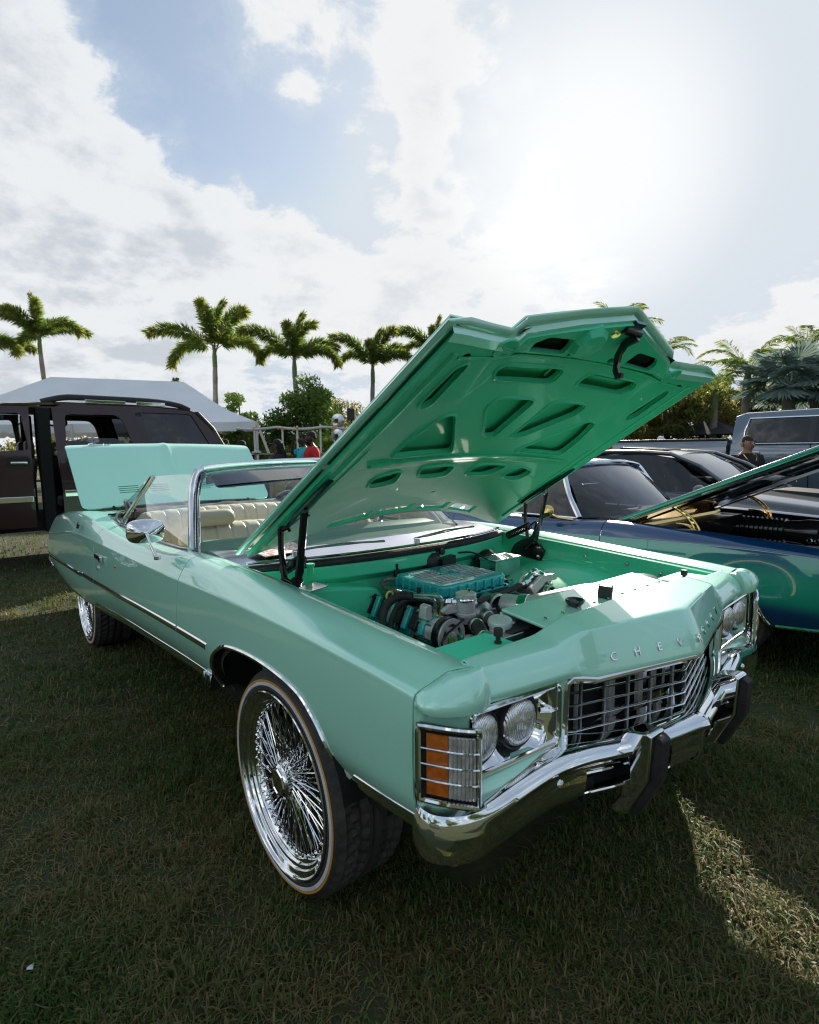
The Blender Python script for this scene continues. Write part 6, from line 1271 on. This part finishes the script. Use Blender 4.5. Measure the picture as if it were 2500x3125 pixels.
p = at(927, 1319, 11.7); person('man in a turquoise t-shirt with his hand raised to his face', (p.x, p.y, 0), VIEW + math.pi - .9, 1.84, 'dark', (.055, .030, .020), ('turquoise', (.02, .40, .50)), ('dark', (.02, .02, .025)), arms={'r': ((.12, -.30, 1.33), (.16, -.15, 1.60))}, head_yaw=-.3)
p = at(846, 1334, 11.0); person('woman in a black top, cap and yellow patterned skirt holding a cup', (p.x, p.y, 0), VIEW + math.pi - 1.0, 1.71, 'brown', (.15, .075, .05), ('black', (.012, .012, .014)), ('yellow', (.30, .24, .03)), arms={'l': ((.05, .24, 1.14), (.27, .12, 1.18)), 'r': ((.05, -.24, 1.14), (.27, -.10, 1.16))}, female=True, hair='long', cap=('capblack', (.012, .012, .013)), bare_legs=True, girth=.98)
WOM = [o for o in COL.objects if o.get('category') == 'person'][-1]
cupw = thing('paper_cup', 'white cup held by the woman in the black cap', 'cup', WOM.matrix_basis @ Vector((.36, .02, 1.20))); part('cup', G().lathe([(.0, -.05), (.03, -.05), (.04, .05), (.036, .05), (.0, .045)], (0, 0, 0), (0, 0, 1), 18), WHITEW, cupw)
p = at(737, 1336, 10.3); person('woman with long dark curly hair in a dark jacket behind the open trunk lid', (p.x, p.y, 0), VIEW + math.pi - .75, 1.68, 'brown', (.15, .075, .05), ('charcoal', (.014, .014, .017)), female=True, hair='long', arms={'l': ((.06, .22, 1.14), (.24, .10, 1.06))})
p = at(688, 1332, 13); person('person with dark hair half hidden behind the rear corner of the maroon SUV', (p.x, p.y, 0), VIEW + math.pi - .9, 1.77, 'brown', (.15, .075, .05), ('charcoal', (.014, .014, .017)), hair='short')
# passenger in the SUV with an arm up
p = Vector((-7.25, -1.27, .82)); person('passenger inside the maroon SUV with one arm raised', (p.x, p.y, .02), R(-100), 1.72, 'dark', (.055, .030, .020), ('black', (.012, .012, .014)), arms={'l': ((.10, .30, 1.50), (.14, .26, 1.80)), 'r': ((.06, -.26, 1.18), (.22, -.22, 1.0))}, sit=True)
p = at(70, 1330, 9.0); person('second person seated low inside the maroon SUV', (p.x, p.y, max(0.0, p.z - 1.62)), VIEW + math.pi - .8, 1.62, 'dark', (.055, .030, .020), ('grey', (.05, .05, .055)), arms={'r': ((.02, -.26, 1.62), (.05, -.16, 1.92))}, sit=True)
for i, (u, v, D, c, lab) in enumerate(((1905, 1327, 15.5, None, 'person with dark hair far off behind the pickup bed near its tail'), (2017, 1330, 16.0, ('capwhite', (.7, .72, .78)), 'person in a white cap far off behind the pickup bed'), (2063, 1331, 16.5, None, 'bald person far off behind the pickup bed beside the white cap'), (2100, 1333, 17.0, None, 'person in a dark top far off behind the pickup bed near the cab'), (1830, 1345, 15.0, None, 'person in a white shirt far off beside the pickup tail lamp'))):
    p = at(u, v, D); person(lab, (p.x, p.y, 0), face(u) + (.8 if i % 2 else -.6), p.z, 'brown', (.15, .075, .05), ('wht', (.55, .55, .56)) if i == 4 else ('grey', (.05, .05, .055)), cap=c, hair='none' if i == 2 else 'short', group='people far behind the pickup')

# ------------------------------------------------------------------ plants
PALM_L = leaf_mat('palm_leaf', (.065, .18, .028), (.34, .33, .07), .60); BLUE_L = leaf_mat('blue_palm_leaf', (.11, .19, .17), (.24, .31, .26), .38)
BUSH_L = leaf_mat('bush_leaf', (.034, .105, .016), (.16, .24, .035), .48); TREE_L = leaf_mat('tree_leaf', (.065, .115, .028), (.28, .24, .06), .55)
BARK = mat('palm_trunk', (.23, .21, .18), .85, noise=(4, (.13, .115, .10), .8), bump=.5, bscale=26); BARK2 = mat('bark', (.11, .085, .065), .9, noise=(5, (.06, .048, .04), .8), bump=.6, bscale=30); SHAFT = mat('crown_shaft', (.09, .14, .05), .5)
def raw_mesh(name, V, F, tint, m):
    """fast mesh of triangles (k,3) with a per-face tint attribute"""
    me = bpy.data.meshes.new(name); V = np.asarray(V, np.float32); F = np.asarray(F, np.int32); nv, nf = len(V), len(F)
    me.vertices.add(nv); me.vertices.foreach_set('co', V.ravel()); me.loops.add(nf * 3); me.loops.foreach_set('vertex_index', F.ravel())
    me.polygons.add(nf); me.polygons.foreach_set('loop_start', np.arange(0, nf * 3, 3, dtype=np.int32)); me.polygons.foreach_set('loop_total', np.full(nf, 3, np.int32)) if hasattr(me.polygons[0], 'loop_total') and False else None
    a = me.attributes.new('tint', 'FLOAT', 'FACE'); a.data.foreach_set('value', np.asarray(tint, np.float32)); me.materials.append(m); me.update(calc_edges=True); me.validate(); return me
def frond_mesh(seed, L_=2.5, droop=1.0, leaf=.42, st=64, per=6, plume=1.0, wid=.030):
    """feather palm frond arching along +X; foxtail fronds carry leaflets all round the stalk"""
    r = np.random.default_rng(seed); V, F, T = [], [], []; pts = []; ang = .12; p = np.array([0., 0., 0.]); n = 22
    for i in range(n + 1):
        pts.append(p.copy()); t = i / n; a = .55 - droop * 1.75 * t ** 1.6; p = p + np.array([math.cos(a), 0, math.sin(a)]) * L_ / n
    pts = np.array(pts)
    def stalk(t): return np.array([np.interp(t * n, np.arange(n + 1), pts[:, c]) for c in range(3)])
    for i in range(n):
        w = .028 * (1 - i / n) + .004; o = len(V); q, q2 = pts[i], pts[i + 1]
        V += [q + [0, w, 0], q - [0, w, 0], q2 + [0, w * .9, 0], q2 - [0, w * .9, 0], q + [0, 0, w], q2 + [0, 0, w * .9]]; F += [(o, o + 1, o + 3), (o, o + 3, o + 2), (o, o + 4, o + 5), (o + 1, o + 4, o + 5)]; T += [.75] * 4
    for i in range(st):
        t = .16 + .84 * i / st; b = stalk(t); d = stalk(min(t + .02, 1)) - stalk(max(t - .02, 0)); d /= np.linalg.norm(d) + 1e-9; s = np.array([0, 1., 0]); u = np.cross(d, s)
        for k in range(per):
            roll = (r.uniform(-.9, .9) * plume + (0 if k % 2 else math.pi)) if plume < .5 else r.uniform(0, 2 * math.pi); lf = leaf * (1 - .55 * abs(t - .5)) * r.uniform(.7, 1.1)
            out = math.cos(roll) * s + math.sin(roll) * u; dr = out * .85 + d * r.uniform(.35, .8) + np.array([0, 0, -.25]); dr /= np.linalg.norm(dr); w = np.cross(dr, r.normal(size=3)); w /= np.linalg.norm(w); o = len(V)
            mid = b + dr * lf * .5; tip = b + dr * lf + np.array([0, 0, -.10 * lf]); V += [b, mid + w * wid * .5, mid - w * wid * .5, tip]; F += [(o, o + 1, o + 2), (o + 1, o + 3, o + 2)]; c = r.uniform(0, .8) + (.3 if t > .8 else 0); T += [c, c]
    return raw_mesh('frond', V, F, np.clip(T, 0, 1), PALM_L)
FOX = [frond_mesh(s, 2.45, dr, .46, 74, 10, 1.0, .042) for s, dr in ((1, 1.05), (2, 1.35), (3, .75))]
COCO = [frond_mesh(s, 2.9, dr, .62, 56, 2, .3, .05) for s, dr in ((11, 1.1), (12, .8))]
def trunk_g(h, r0, r1, lean=(0, 0), n=10):
    g = G(); pts, rr = [], []
    for i in range(n + 1): t = i / n; pts.append((lean[0] * t * t, lean[1] * t * t, h * t)); rr.append(r0 + (r1 - r0) * t + .012 * (i % 2))
    return g.tube(pts, rr, 12)
def palm(label, loc, h, nf=9, sc=1.0, fr=FOX, seed=0, lean=(0, 0), up=True, r=.085, group='palms behind the show cars', spear=True):
    rr = random.Random(seed); T = thing('palm_tree', label, 'palm tree', loc, 0, group)
    part('trunk', trunk_g(h, r * 1.35, r, lean), BARK, T); part('crown_shaft', G().tube([(lean[0], lean[1], h - .05), (lean[0], lean[1], h + .35), (lean[0], lean[1], h + .8)], [r * 1.1, r * 1.1, r * .5], 12), SHAFT, T)
    for i in range(nf):
        m = fr[i % len(fr)]; a = 2 * math.pi * i / nf + rr.uniform(-.25, .25); el = (rr.uniform(.0, .45) if i % 3 else rr.uniform(.6, 1.0)) if fr is FOX else (rr.uniform(-.25, .55) if i % 3 else rr.uniform(.55, .95))
        link('frond', m, T, (lean[0], lean[1], h + .40 + .30 * (i % 3) / 2), (rr.uniform(-.3, .3), -el, a), (sc * rr.uniform(.85, 1.1),) * 3)
    if spear: link('frond', fr[-1], T, (lean[0], lean[1], h + .7), (0, -1.05, rr.uniform(-.6, .6)), (sc * .75, sc * .45, sc * .75))
    return T
for i, (u, v, D, sc, lab) in enumerate(((-75, 1090, 24, .95, 'foxtail palm at the left edge, only a drooping frond in view'), (133, 1045, 24, .98, 'foxtail palm standing above the left end of the white tent'), (648, 1078, 21.5, 1.04, 'foxtail palm with a bare trunk behind the right end of the white tent'), (912, 1112, 21, .96, 'foxtail palm rising out of the vine covered mound'), (1130, 1132, 24, .88, 'foxtail palm with a slim trunk between the mound and the raised hood'), (1330, 1085, 25, .85, 'foxtail palm mostly hidden behind the raised green hood'))):
    p = at(u, v, D); palm(lab, (p.x, p.y, 0), p.z - .45, 7, sc, FOX, 20 + i, (rng.uniform(-.15, .15), rng.uniform(-.15, .15)))
for i, (u, v, D, sc, lab) in enumerate(((1885, 1062, 24, .74, 'feather palm showing above the nose of the raised hood'), (2010, 1130, 25, .62, 'feather palm half hidden by the right side of the raised hood'), (2280, 1190, 19, .66, 'tall feather palm with upright fronds above the pickup cab'), (2455, 1105, 24, .62, 'dark wind tossed palm at the right edge above the fan palm'), (2180, 1240, 23, .6, 'yellowish feather palm left of the pickup cab'))):
    p = at(u, v, D); palm(lab, (p.x, p.y, 0), max(p.z - .1, 1.2), 14, sc, COCO, 40 + i, (0, 0), r=.13, spear=False)
def fan_mesh(seed, Rr=1.0):
    r = np.random.default_rng(seed); V, F, T = [], [], []
    V += [np.array([0, .02, 0]), np.array([0, -.02, 0]), np.array([1.0, .015, .15]), np.array([1.0, -.015, .15])]; F += [(0, 1, 3), (0, 3, 2)]; T += [.8, .8]
    c = np.array([1.0, 0, .15])
    for i in range(34):
        a = (i / 33 - .5) * 4.4; d = np.array([math.cos(a), math.sin(a), -.12 - .2 * abs(a) / 2.2]); s = np.array([-math.sin(a), math.cos(a), .0]); L_ = Rr * r.uniform(.85, 1.0); o = len(V); z = .05 * (-1) ** i
        V += [c, c + d * L_ * .55 + s * .05 + [0, 0, z], c + d * L_ * .55 - s * .05 - [0, 0, z], c + d * L_ + [0, 0, -.12 * r.uniform()]]; F += [(o, o + 1, o + 2), (o + 1, o + 3, o + 2)]; t = r.uniform(0, 1); T += [t, t]
    return raw_mesh('fan_leaf', V, F, T, BLUE_L)
FAN = [fan_mesh(5), fan_mesh(6)]
for i, (u, v, D, lab) in enumerate(((2410, 1185, 17.5, 'silvery blue fan palm above the pickup cab roof'), (2495, 1200, 18, 'silvery blue fan palm cut by the right edge'))):
    p = at(u, v, D); T = thing('fan_palm', lab, 'palm tree', (p.x, p.y, 0), 0, 'fan palms at the right'); part('trunk', trunk_g(p.z, .2, .18), BARK, T)
    for k in range(20):
        a = k * 2.4; el = -.5 + 1.6 * (k / 20); link('frond', FAN[k % 2], T, (0, 0, p.z + .1), (0, -el, a), (.85,) * 3)
def leaf_cloud(blobs, n, size, seed, m, name='foliage', stick=.5):
    """many small leaves spread through overlapping clumps; blobs = [(centre, radii)]"""
    r = np.random.default_rng(seed); vol = np.array([b[1][0] * b[1][1] * b[1][2] for b in blobs]) ** .67; idx = r.choice(len(blobs), n, p=vol / vol.sum())
    C = np.array([b[0] for b in blobs])[idx]; RR = np.array([b[1] for b in blobs])[idx]; d = r.normal(size=(n, 3)); d /= np.linalg.norm(d, axis=1)[:, None]; rad = r.uniform(0, 1, n) ** .42 * (1 + .16 * r.normal(size=n) * stick)
    P = C + d * RR * rad[:, None]; a = r.normal(size=(n, 3)); a /= np.linalg.norm(a, axis=1)[:, None]; b = np.cross(a, r.normal(size=(n, 3))); b /= np.linalg.norm(b, axis=1)[:, None]; s = size * r.uniform(.6, 1.3, n)[:, None]
    V = np.stack([P - a * s, P + b * s * .42, P + a * s, P - b * s * .42], 1).reshape(-1, 3); k = np.arange(n)[:, None] * 4; F = np.concatenate([k + [0, 1, 2], k + [0, 2, 3]], 1).reshape(-1, 3)
    cl = r.uniform(0, 1, len(blobs))[idx]; t = np.clip(.55 * cl + .5 * r.uniform(0, 1, n), 0, 1); return raw_mesh(name, V, F, np.repeat(t, 2), m)
def clumps(n, box, rad, seed, shape='round'):
    r = random.Random(seed); out = []
    while len(out) < n:
        p = [r.uniform(-1, 1) for _ in range(3)]
        if shape == 'round' and sum(v * v for v in p) > 1: continue
        q = r.uniform(.7, 1.3) * rad; out.append(((p[0] * box[0], p[1] * box[1], p[2] * box[2] + box[3]), (q, q, q * .8)))
    return out
def bush(label, cat, loc, blobs, n, size, seed, m=BUSH_L, stems=(), group=None, name='shrub'):
    T = thing(name, label, cat, loc, 0, group); link('foliage', leaf_cloud(blobs, n, size, seed, m), T)
    g = G()
    for s in stems or [((0, 0, 0), (0, 0, .8))]: g.tube([s[0], tuple((Vector(s[0]) + Vector(s[1])) / 2 + Vector((.05, .03, 0))), s[1]], [.05, .04, .02], 6)
    part('stem', g, BARK2, T); return T
p = at(920, 1380, 20.5); bush('large vine covered mound below the third palm, behind the stall poles', 'shrub', (p.x, p.y, 0), clumps(46, (1.2, 1.2, 2.0, 2.05), .55, 3), 20000, .075, 3)
p = at(1000, 1380, 22); bush('tall leafy shrub on the right shoulder of the vine mound', 'shrub', (p.x, p.y, 0), clumps(16, (.55, .55, 1.7, 2.2), .42, 4), 6000, .075, 4)
for i, (u, D, w, h, lab) in enumerate(((735, 19, .45, 3.6, 'tall upright shrub behind the right corner of the tent'), (690, 20, .35, 3.0, 'thin upright shrub rising over the tent roof edge'), (785, 19.5, .5, 3.0, 'ragged shrub between the tent corner and the vine mound'), (555, 22, .2, 4.7, 'thin leafy shoot poking above the tent ridge'), (450, 22, .25, 4.3, 'short leafy twig poking above the tent roof'))):
    p = at(u, 1380, D); bush(lab, 'shrub', (p.x, p.y, 0), clumps(14, (w, w, h * .48, h * .5), .30 if w > .3 else .16, 60 + i), 3600 if w > .3 else 1300, .07, 60 + i, stems=[((0, 0, 0), (0, 0, h * .9)), ((.1, 0, 0), (.3, .1, h * .7))], group='shrubs behind the tent')
# hedges
def hedge(label, u0, u1, D, h, seed, n=9000, m=BUSH_L, size=.075, depth=.5):
    a, b = ground_at(u0, D), ground_at(u1, D); L_ = (b - a).length; T = thing('hedge', label, 'hedge', tuple(a), math.atan2((b - a).y, (b - a).x)); r = random.Random(seed)
    bl = [((r.uniform(0, L_), r.uniform(-depth, depth), r.uniform(.2, 1) * h * r.uniform(.75, 1)), (.55, .5, .45)) for _ in range(int(L_ * 7))]
    link('foliage', leaf_cloud(bl, n, size, seed, m), T); part('stem', G().tube([(0, 0, .1), (L_ / 2, .1, .3), (L_, 0, .1)], .06, 6), BARK2, T)
hedge('dense green hedge behind the food stall and its counter', 640, 1130, 17.5, 2.1, 5, 16000)
hedge('sunlit hedge seen through the windows of the maroon SUV', -500, 640, 24, 2.5, 6, 14000, TREE_L, .09)
# broadleaf trees at the right, behind the pickup
def tree(label, u, D, h, w, seed, m=TREE_L, n=7000, size=.09, group='trees behind the pickup', nt_=2):
    p = ground_at(u, D); T = thing('tree', label, 'tree', tuple(p), 0, group); r = random.Random(seed); g = G()
    for k in range(nt_):
        x, y = r.uniform(-.5, .5), r.uniform(-.5, .5); top = Vector((x + r.uniform(-.6, .6), y + r.uniform(-.6, .6), h * .72)); g.tube([(x, y, 0), (x * .9, y * .9, h * .35), tuple(top)], [.13, .10, .05], 8)
        for j in range(4): g.tube([(x * .9, y * .9, h * (.35 + .08 * j)), (x + r.uniform(-1, 1) * w * .6, y + r.uniform(-1, 1) * w * .6, h * r.uniform(.6, .9))], [.05, .02], 6)
    part('trunk', g, BARK2, T); bl = clumps(18, (w, w, h * .30, h * .70), w * .34, seed) + [((r.uniform(-w, w), r.uniform(-w, w), r.uniform(.15, .5) * h), (.4, .4, .3)) for _ in range(8)]
    link('crown', leaf_cloud(bl, n, size, seed, m, 'crown'), T)
for i, (u, D, h, w, lab) in enumerate(((1830, 27, 2.9, 1.6, 'low tree showing under the right edge of the raised hood'), (1915, 25, 3.3, 1.3, 'slim tree with a dark trunk behind the pickup bed'), (1990, 26, 3.5, 1.3, 'open crowned tree behind the middle of the pickup bed'), (2060, 24, 4.2, 1.3, 'yellow green tree right of the raised hood corner'), (2125, 25, 4.8, 1.5, 'tallest rounded tree left of the pickup cab'), (2200, 27, 4.4, 1.4, 'thin tree just behind the pickup cab'), (2330, 27, 4.6, 1.8, 'dense tree behind the pickup cab roof'), (2480, 26, 4.8, 1.8, 'dense tree behind the fan palms at the right'), (2620, 26, 4.8, 2.0, 'dense tree beyond the right edge'))):
    tree(lab, u, D, h, w, 80 + i)
tree('round crowned tree in the distance right of the vine mound', 1035, 38, 4.9, 1.9, 99, n=6000, size=.10, group='distant trees'); tree('low distant tree between the slim palm and the hood', 1160, 40, 4.3, 1.6, 98, n=3000, group='distant trees')
hedge('dark undergrowth along the foot of the trees behind the pickup', 1780, 2700, 29, 1.9, 7, 12000, TREE_L, .10)
p = at(2170, 1330, 24); pv = thing('canopy_tent', 'small dark pop up canopy far behind the pickup cab', 'tent', (p.x, p.y, 0)); part('canopy', G().add([(-1.5, -1.5, 2.0), (1.5, -1.5, 2.0), (1.5, 1.5, 2.0), (-1.5, 1.5, 2.0), (0, 0, 2.7)], [(0, 1, 4), (1, 2, 4), (2, 3, 4), (3, 0, 4)]), cloth('canopy', (.03, .03, .035)), pv, smooth=0)
for x in (-1.45, 1.45):
    for y in (-1.45, 1.45): part('canopy_pole', G().cyl((x, y, 0), (x, y, 2.0), .025, n=6), BLACK, pv)

# what stands behind the photographer and shows only as reflections in the paint and chrome
for i, (x, y, rz, lab) in enumerate(((-3.2, -7.6, 0.05, 'dark coupe parked across the aisle, seen only in reflections'), (7.4, -5.5, 1.2, 'second dark coupe across the aisle, seen only in reflections'))):
    copy_tree(GC, (x, y, 0), rz, lab)
TLAB = ['%s tree at the edge of the field behind the photographer' % w for w in ('westernmost', 'bushy leaning', 'tall dark', 'broad low', 'thin ragged', 'round crowned', 'wide spreading', 'narrow upright', 'easternmost')]
for i in range(9):
    a = R(-150 + 24 * i); bush(TLAB[i], 'tree', (math.cos(a) * 24, math.sin(a) * 24, 0), clumps(14, (3.2, 3.2, 2.6, 3.6), 1.5, 200 + i), 2500, .28, 200 + i, BUSH_L, [((0, 0, 0), (.2, .1, 4.0))], 'trees behind the photographer', 'tree')
# ------------------------------------------------------------------ the lawn
GM = mat('soil_thatch', (.030, .045, .012), .95, noise=(3.0, (.075, .062, .030), .8), bump=.8, bscale=90)
t_ = GM.node_tree; b_ = t_.nodes['Principled BSDF']; tcg = N(t_, 'ShaderNodeTexCoord')
nf_ = N(t_, 'ShaderNodeTexNoise'); nf_.inputs['Scale'].default_value = 38; nf_.inputs['Detail'].default_value = 8; Lk(t_, tcg.outputs['Object'], nf_.inputs['Vector'])
old = b_.inputs['Base Color'].links[0].from_socket; Lk(t_, mixcol(t_, maprange(t_, nf_.outputs['Fac'], .42, .62, 0, .75), old, (.026, .042, .010)), b_.inputs['Base Color'])
g = G(); xs = [-400, -120, -40, -14, -8, -4, 0, 4, 8, 14, 40, 120, 400]; g.grid([[(x, y, 0) for y in xs] for x in xs])
lawn = part('ground', g, GM, smooth=0, kind='structure')
GRASS = leaf_mat('grass_blade', (.036, .108, .012), (.25, .20, .085), .42, .6)
def grass(n, r0, r1, hmin, hmax, wid, seed, spread=R(50), pw=1.0):
    r = np.random.default_rng(seed); a = VIEW + r.uniform(-spread, spread, n); d = r0 + (r1 - r0) * r.uniform(0, 1, n) ** pw
    x = CAM_P.x + np.cos(a) * d; y = CAM_P.y + np.sin(a) * d
    f1 = np.sin(x * 3.1 + 1.3 * np.sin(y * 2.3)) * np.sin(y * 2.7 + 1.1 * np.sin(x * 1.9)); f2 = np.sin(x * 11 + 2 * np.sin(y * 7)) * np.sin(y * 9.7 + 2 * np.sin(x * 8))
    keep = (r.uniform(0, 1, n) < .62 + .28 * f1 + .25 * f2) & ~((x > -4.3) & (x < .45) & (abs(y) < .55)) & ~((np.hypot(x, abs(y) - .83) < .14) | (np.hypot(x + 3.086, abs(y) - .83) < .14)); x, y, f1, f2 = x[keep], y[keep], f1[keep], f2[keep]; m = len(x)
    f3 = np.sin(x * 1.7 + 2.1 * np.sin(y * 1.3 + .4)) * np.sin(y * 1.9 + 1.7 * np.sin(x * 1.1)); thin_ = r.uniform(0, 1, m) < np.where(f3 > .45, .55, 1.0); x, y, f1, f2, f3 = x[thin_], y[thin_], f1[thin_], f2[thin_], f3[thin_]; m = len(x)
    straw = np.clip(.42 + .35 * (f3 > .3) - .35 * f1 + .30 * r.normal(size=m), 0, 1); dead = r.uniform(0, 1, m) < .30 + .25 * (f1 < -.25); straw = np.where(dead, np.clip(straw + .55, 0, 1), straw * .5); flat = dead & (r.uniform(0, 1, m) < .75)
    tuft = np.clip(.5 + .5 * f2, 0, 1); h = r.uniform(hmin, hmax, m) * (.55 + .75 * tuft); az = r.uniform(0, 2 * np.pi, m); lean = np.where(flat, r.uniform(1.1, 1.6, m), r.uniform(.25, 1.1, m)); h = np.where(flat, h * 1.1, h); dx, dy = np.cos(az), np.sin(az); w = wid * r.uniform(.6, 1.3, m)
    B = np.stack([x, y, np.full(m, -.002)], 1); S = np.stack([-dy * w, dx * w, np.zeros(m)], 1); M_ = B + np.stack([dx * h * lean * .35, dy * h * lean * .35, h * np.where(flat, .30, .62)], 1); Tp = B + np.stack([dx * h * lean, dy * h * lean, h * np.where(flat, r.uniform(.08, .35, m), np.clip(1.05 - .55 * lean, .15, 1))], 1)
    V = np.stack([B - S, B + S, M_ - S * .8, M_ + S * .8, Tp], 1).reshape(-1, 3); k = np.arange(m)[:, None] * 5; F = np.concatenate([k + [0, 1, 3], k + [0, 3, 2], k + [2, 3, 4]], 1).reshape(-1, 3)
    return V, F, np.repeat(straw, 3)
PARTS = [grass(300000, .75, 3.4, .014, .060, .0024, 1, R(58), .85), grass(145000, 3.2, 7.5, .02, .068, .0038, 2, R(55), .9), grass(60000, 7.0, 19, .03, .08, .007, 3, R(52), .9)]
o_ = 0; VV, FF, TT = [], [], []
for V, F, T in PARTS: VV.append(V); FF.append(F + o_); TT.append(T); o_ += len(V)
gr_ = link('grass', raw_mesh('grass', np.concatenate(VV), np.concatenate(FF), np.concatenate(TT), GRASS)); gr_['kind'] = 'stuff'
# low broad-leaved weeds scattered in the turf
r = np.random.default_rng(8); n = 9000; a = VIEW + r.uniform(-.85, .85, n); d = .8 + 4.2 * r.uniform(0, 1, n) ** .8; c = np.stack([CAM_P.x + np.cos(a) * d, CAM_P.y + np.sin(a) * d, r.uniform(.004, .03, n)], 1)
c = c[~((c[:, 0] > -4.3) & (c[:, 0] < .45) & (abs(c[:, 1]) < .6))]; n = len(c); az = r.uniform(0, 6.28, n); s = r.uniform(.004, .010, n)[:, None]; e1 = np.stack([np.cos(az), np.sin(az), r.uniform(-.3, .5, n)], 1) * s; e2 = np.stack([-np.sin(az), np.cos(az), r.uniform(-.3, .3, n)], 1) * s * .6
V = np.stack([c - e1, c + e2, c + e1, c - e2], 1).reshape(-1, 3); k = np.arange(n)[:, None] * 4; F = np.concatenate([k + [0, 1, 2], k + [0, 2, 3]], 1).reshape(-1, 3)
wd = link('weeds', raw_mesh('weeds', V, F, np.repeat(r.uniform(0, .45, n), 2), BUSH_L)); wd['kind'] = 'stuff'
p = at(95, 2975, 1.0); d_ = (p - CAM_P); q = CAM_P + d_ * (CAM_P.z / -d_.z); pp = thing('paper_scrap', 'crumpled white scrap of paper on the grass, lower left', 'litter', (q.x, q.y, .02)); part('scrap', G().add([(-.010, -.008, 0), (.005, -.010, .006), (.011, .005, .002), (-.006, .009, .008), (0, 0, .010)], [(0, 1, 4), (1, 2, 4), (2, 3, 4), (3, 0, 4)]), WHITEW, pp, smooth=0)
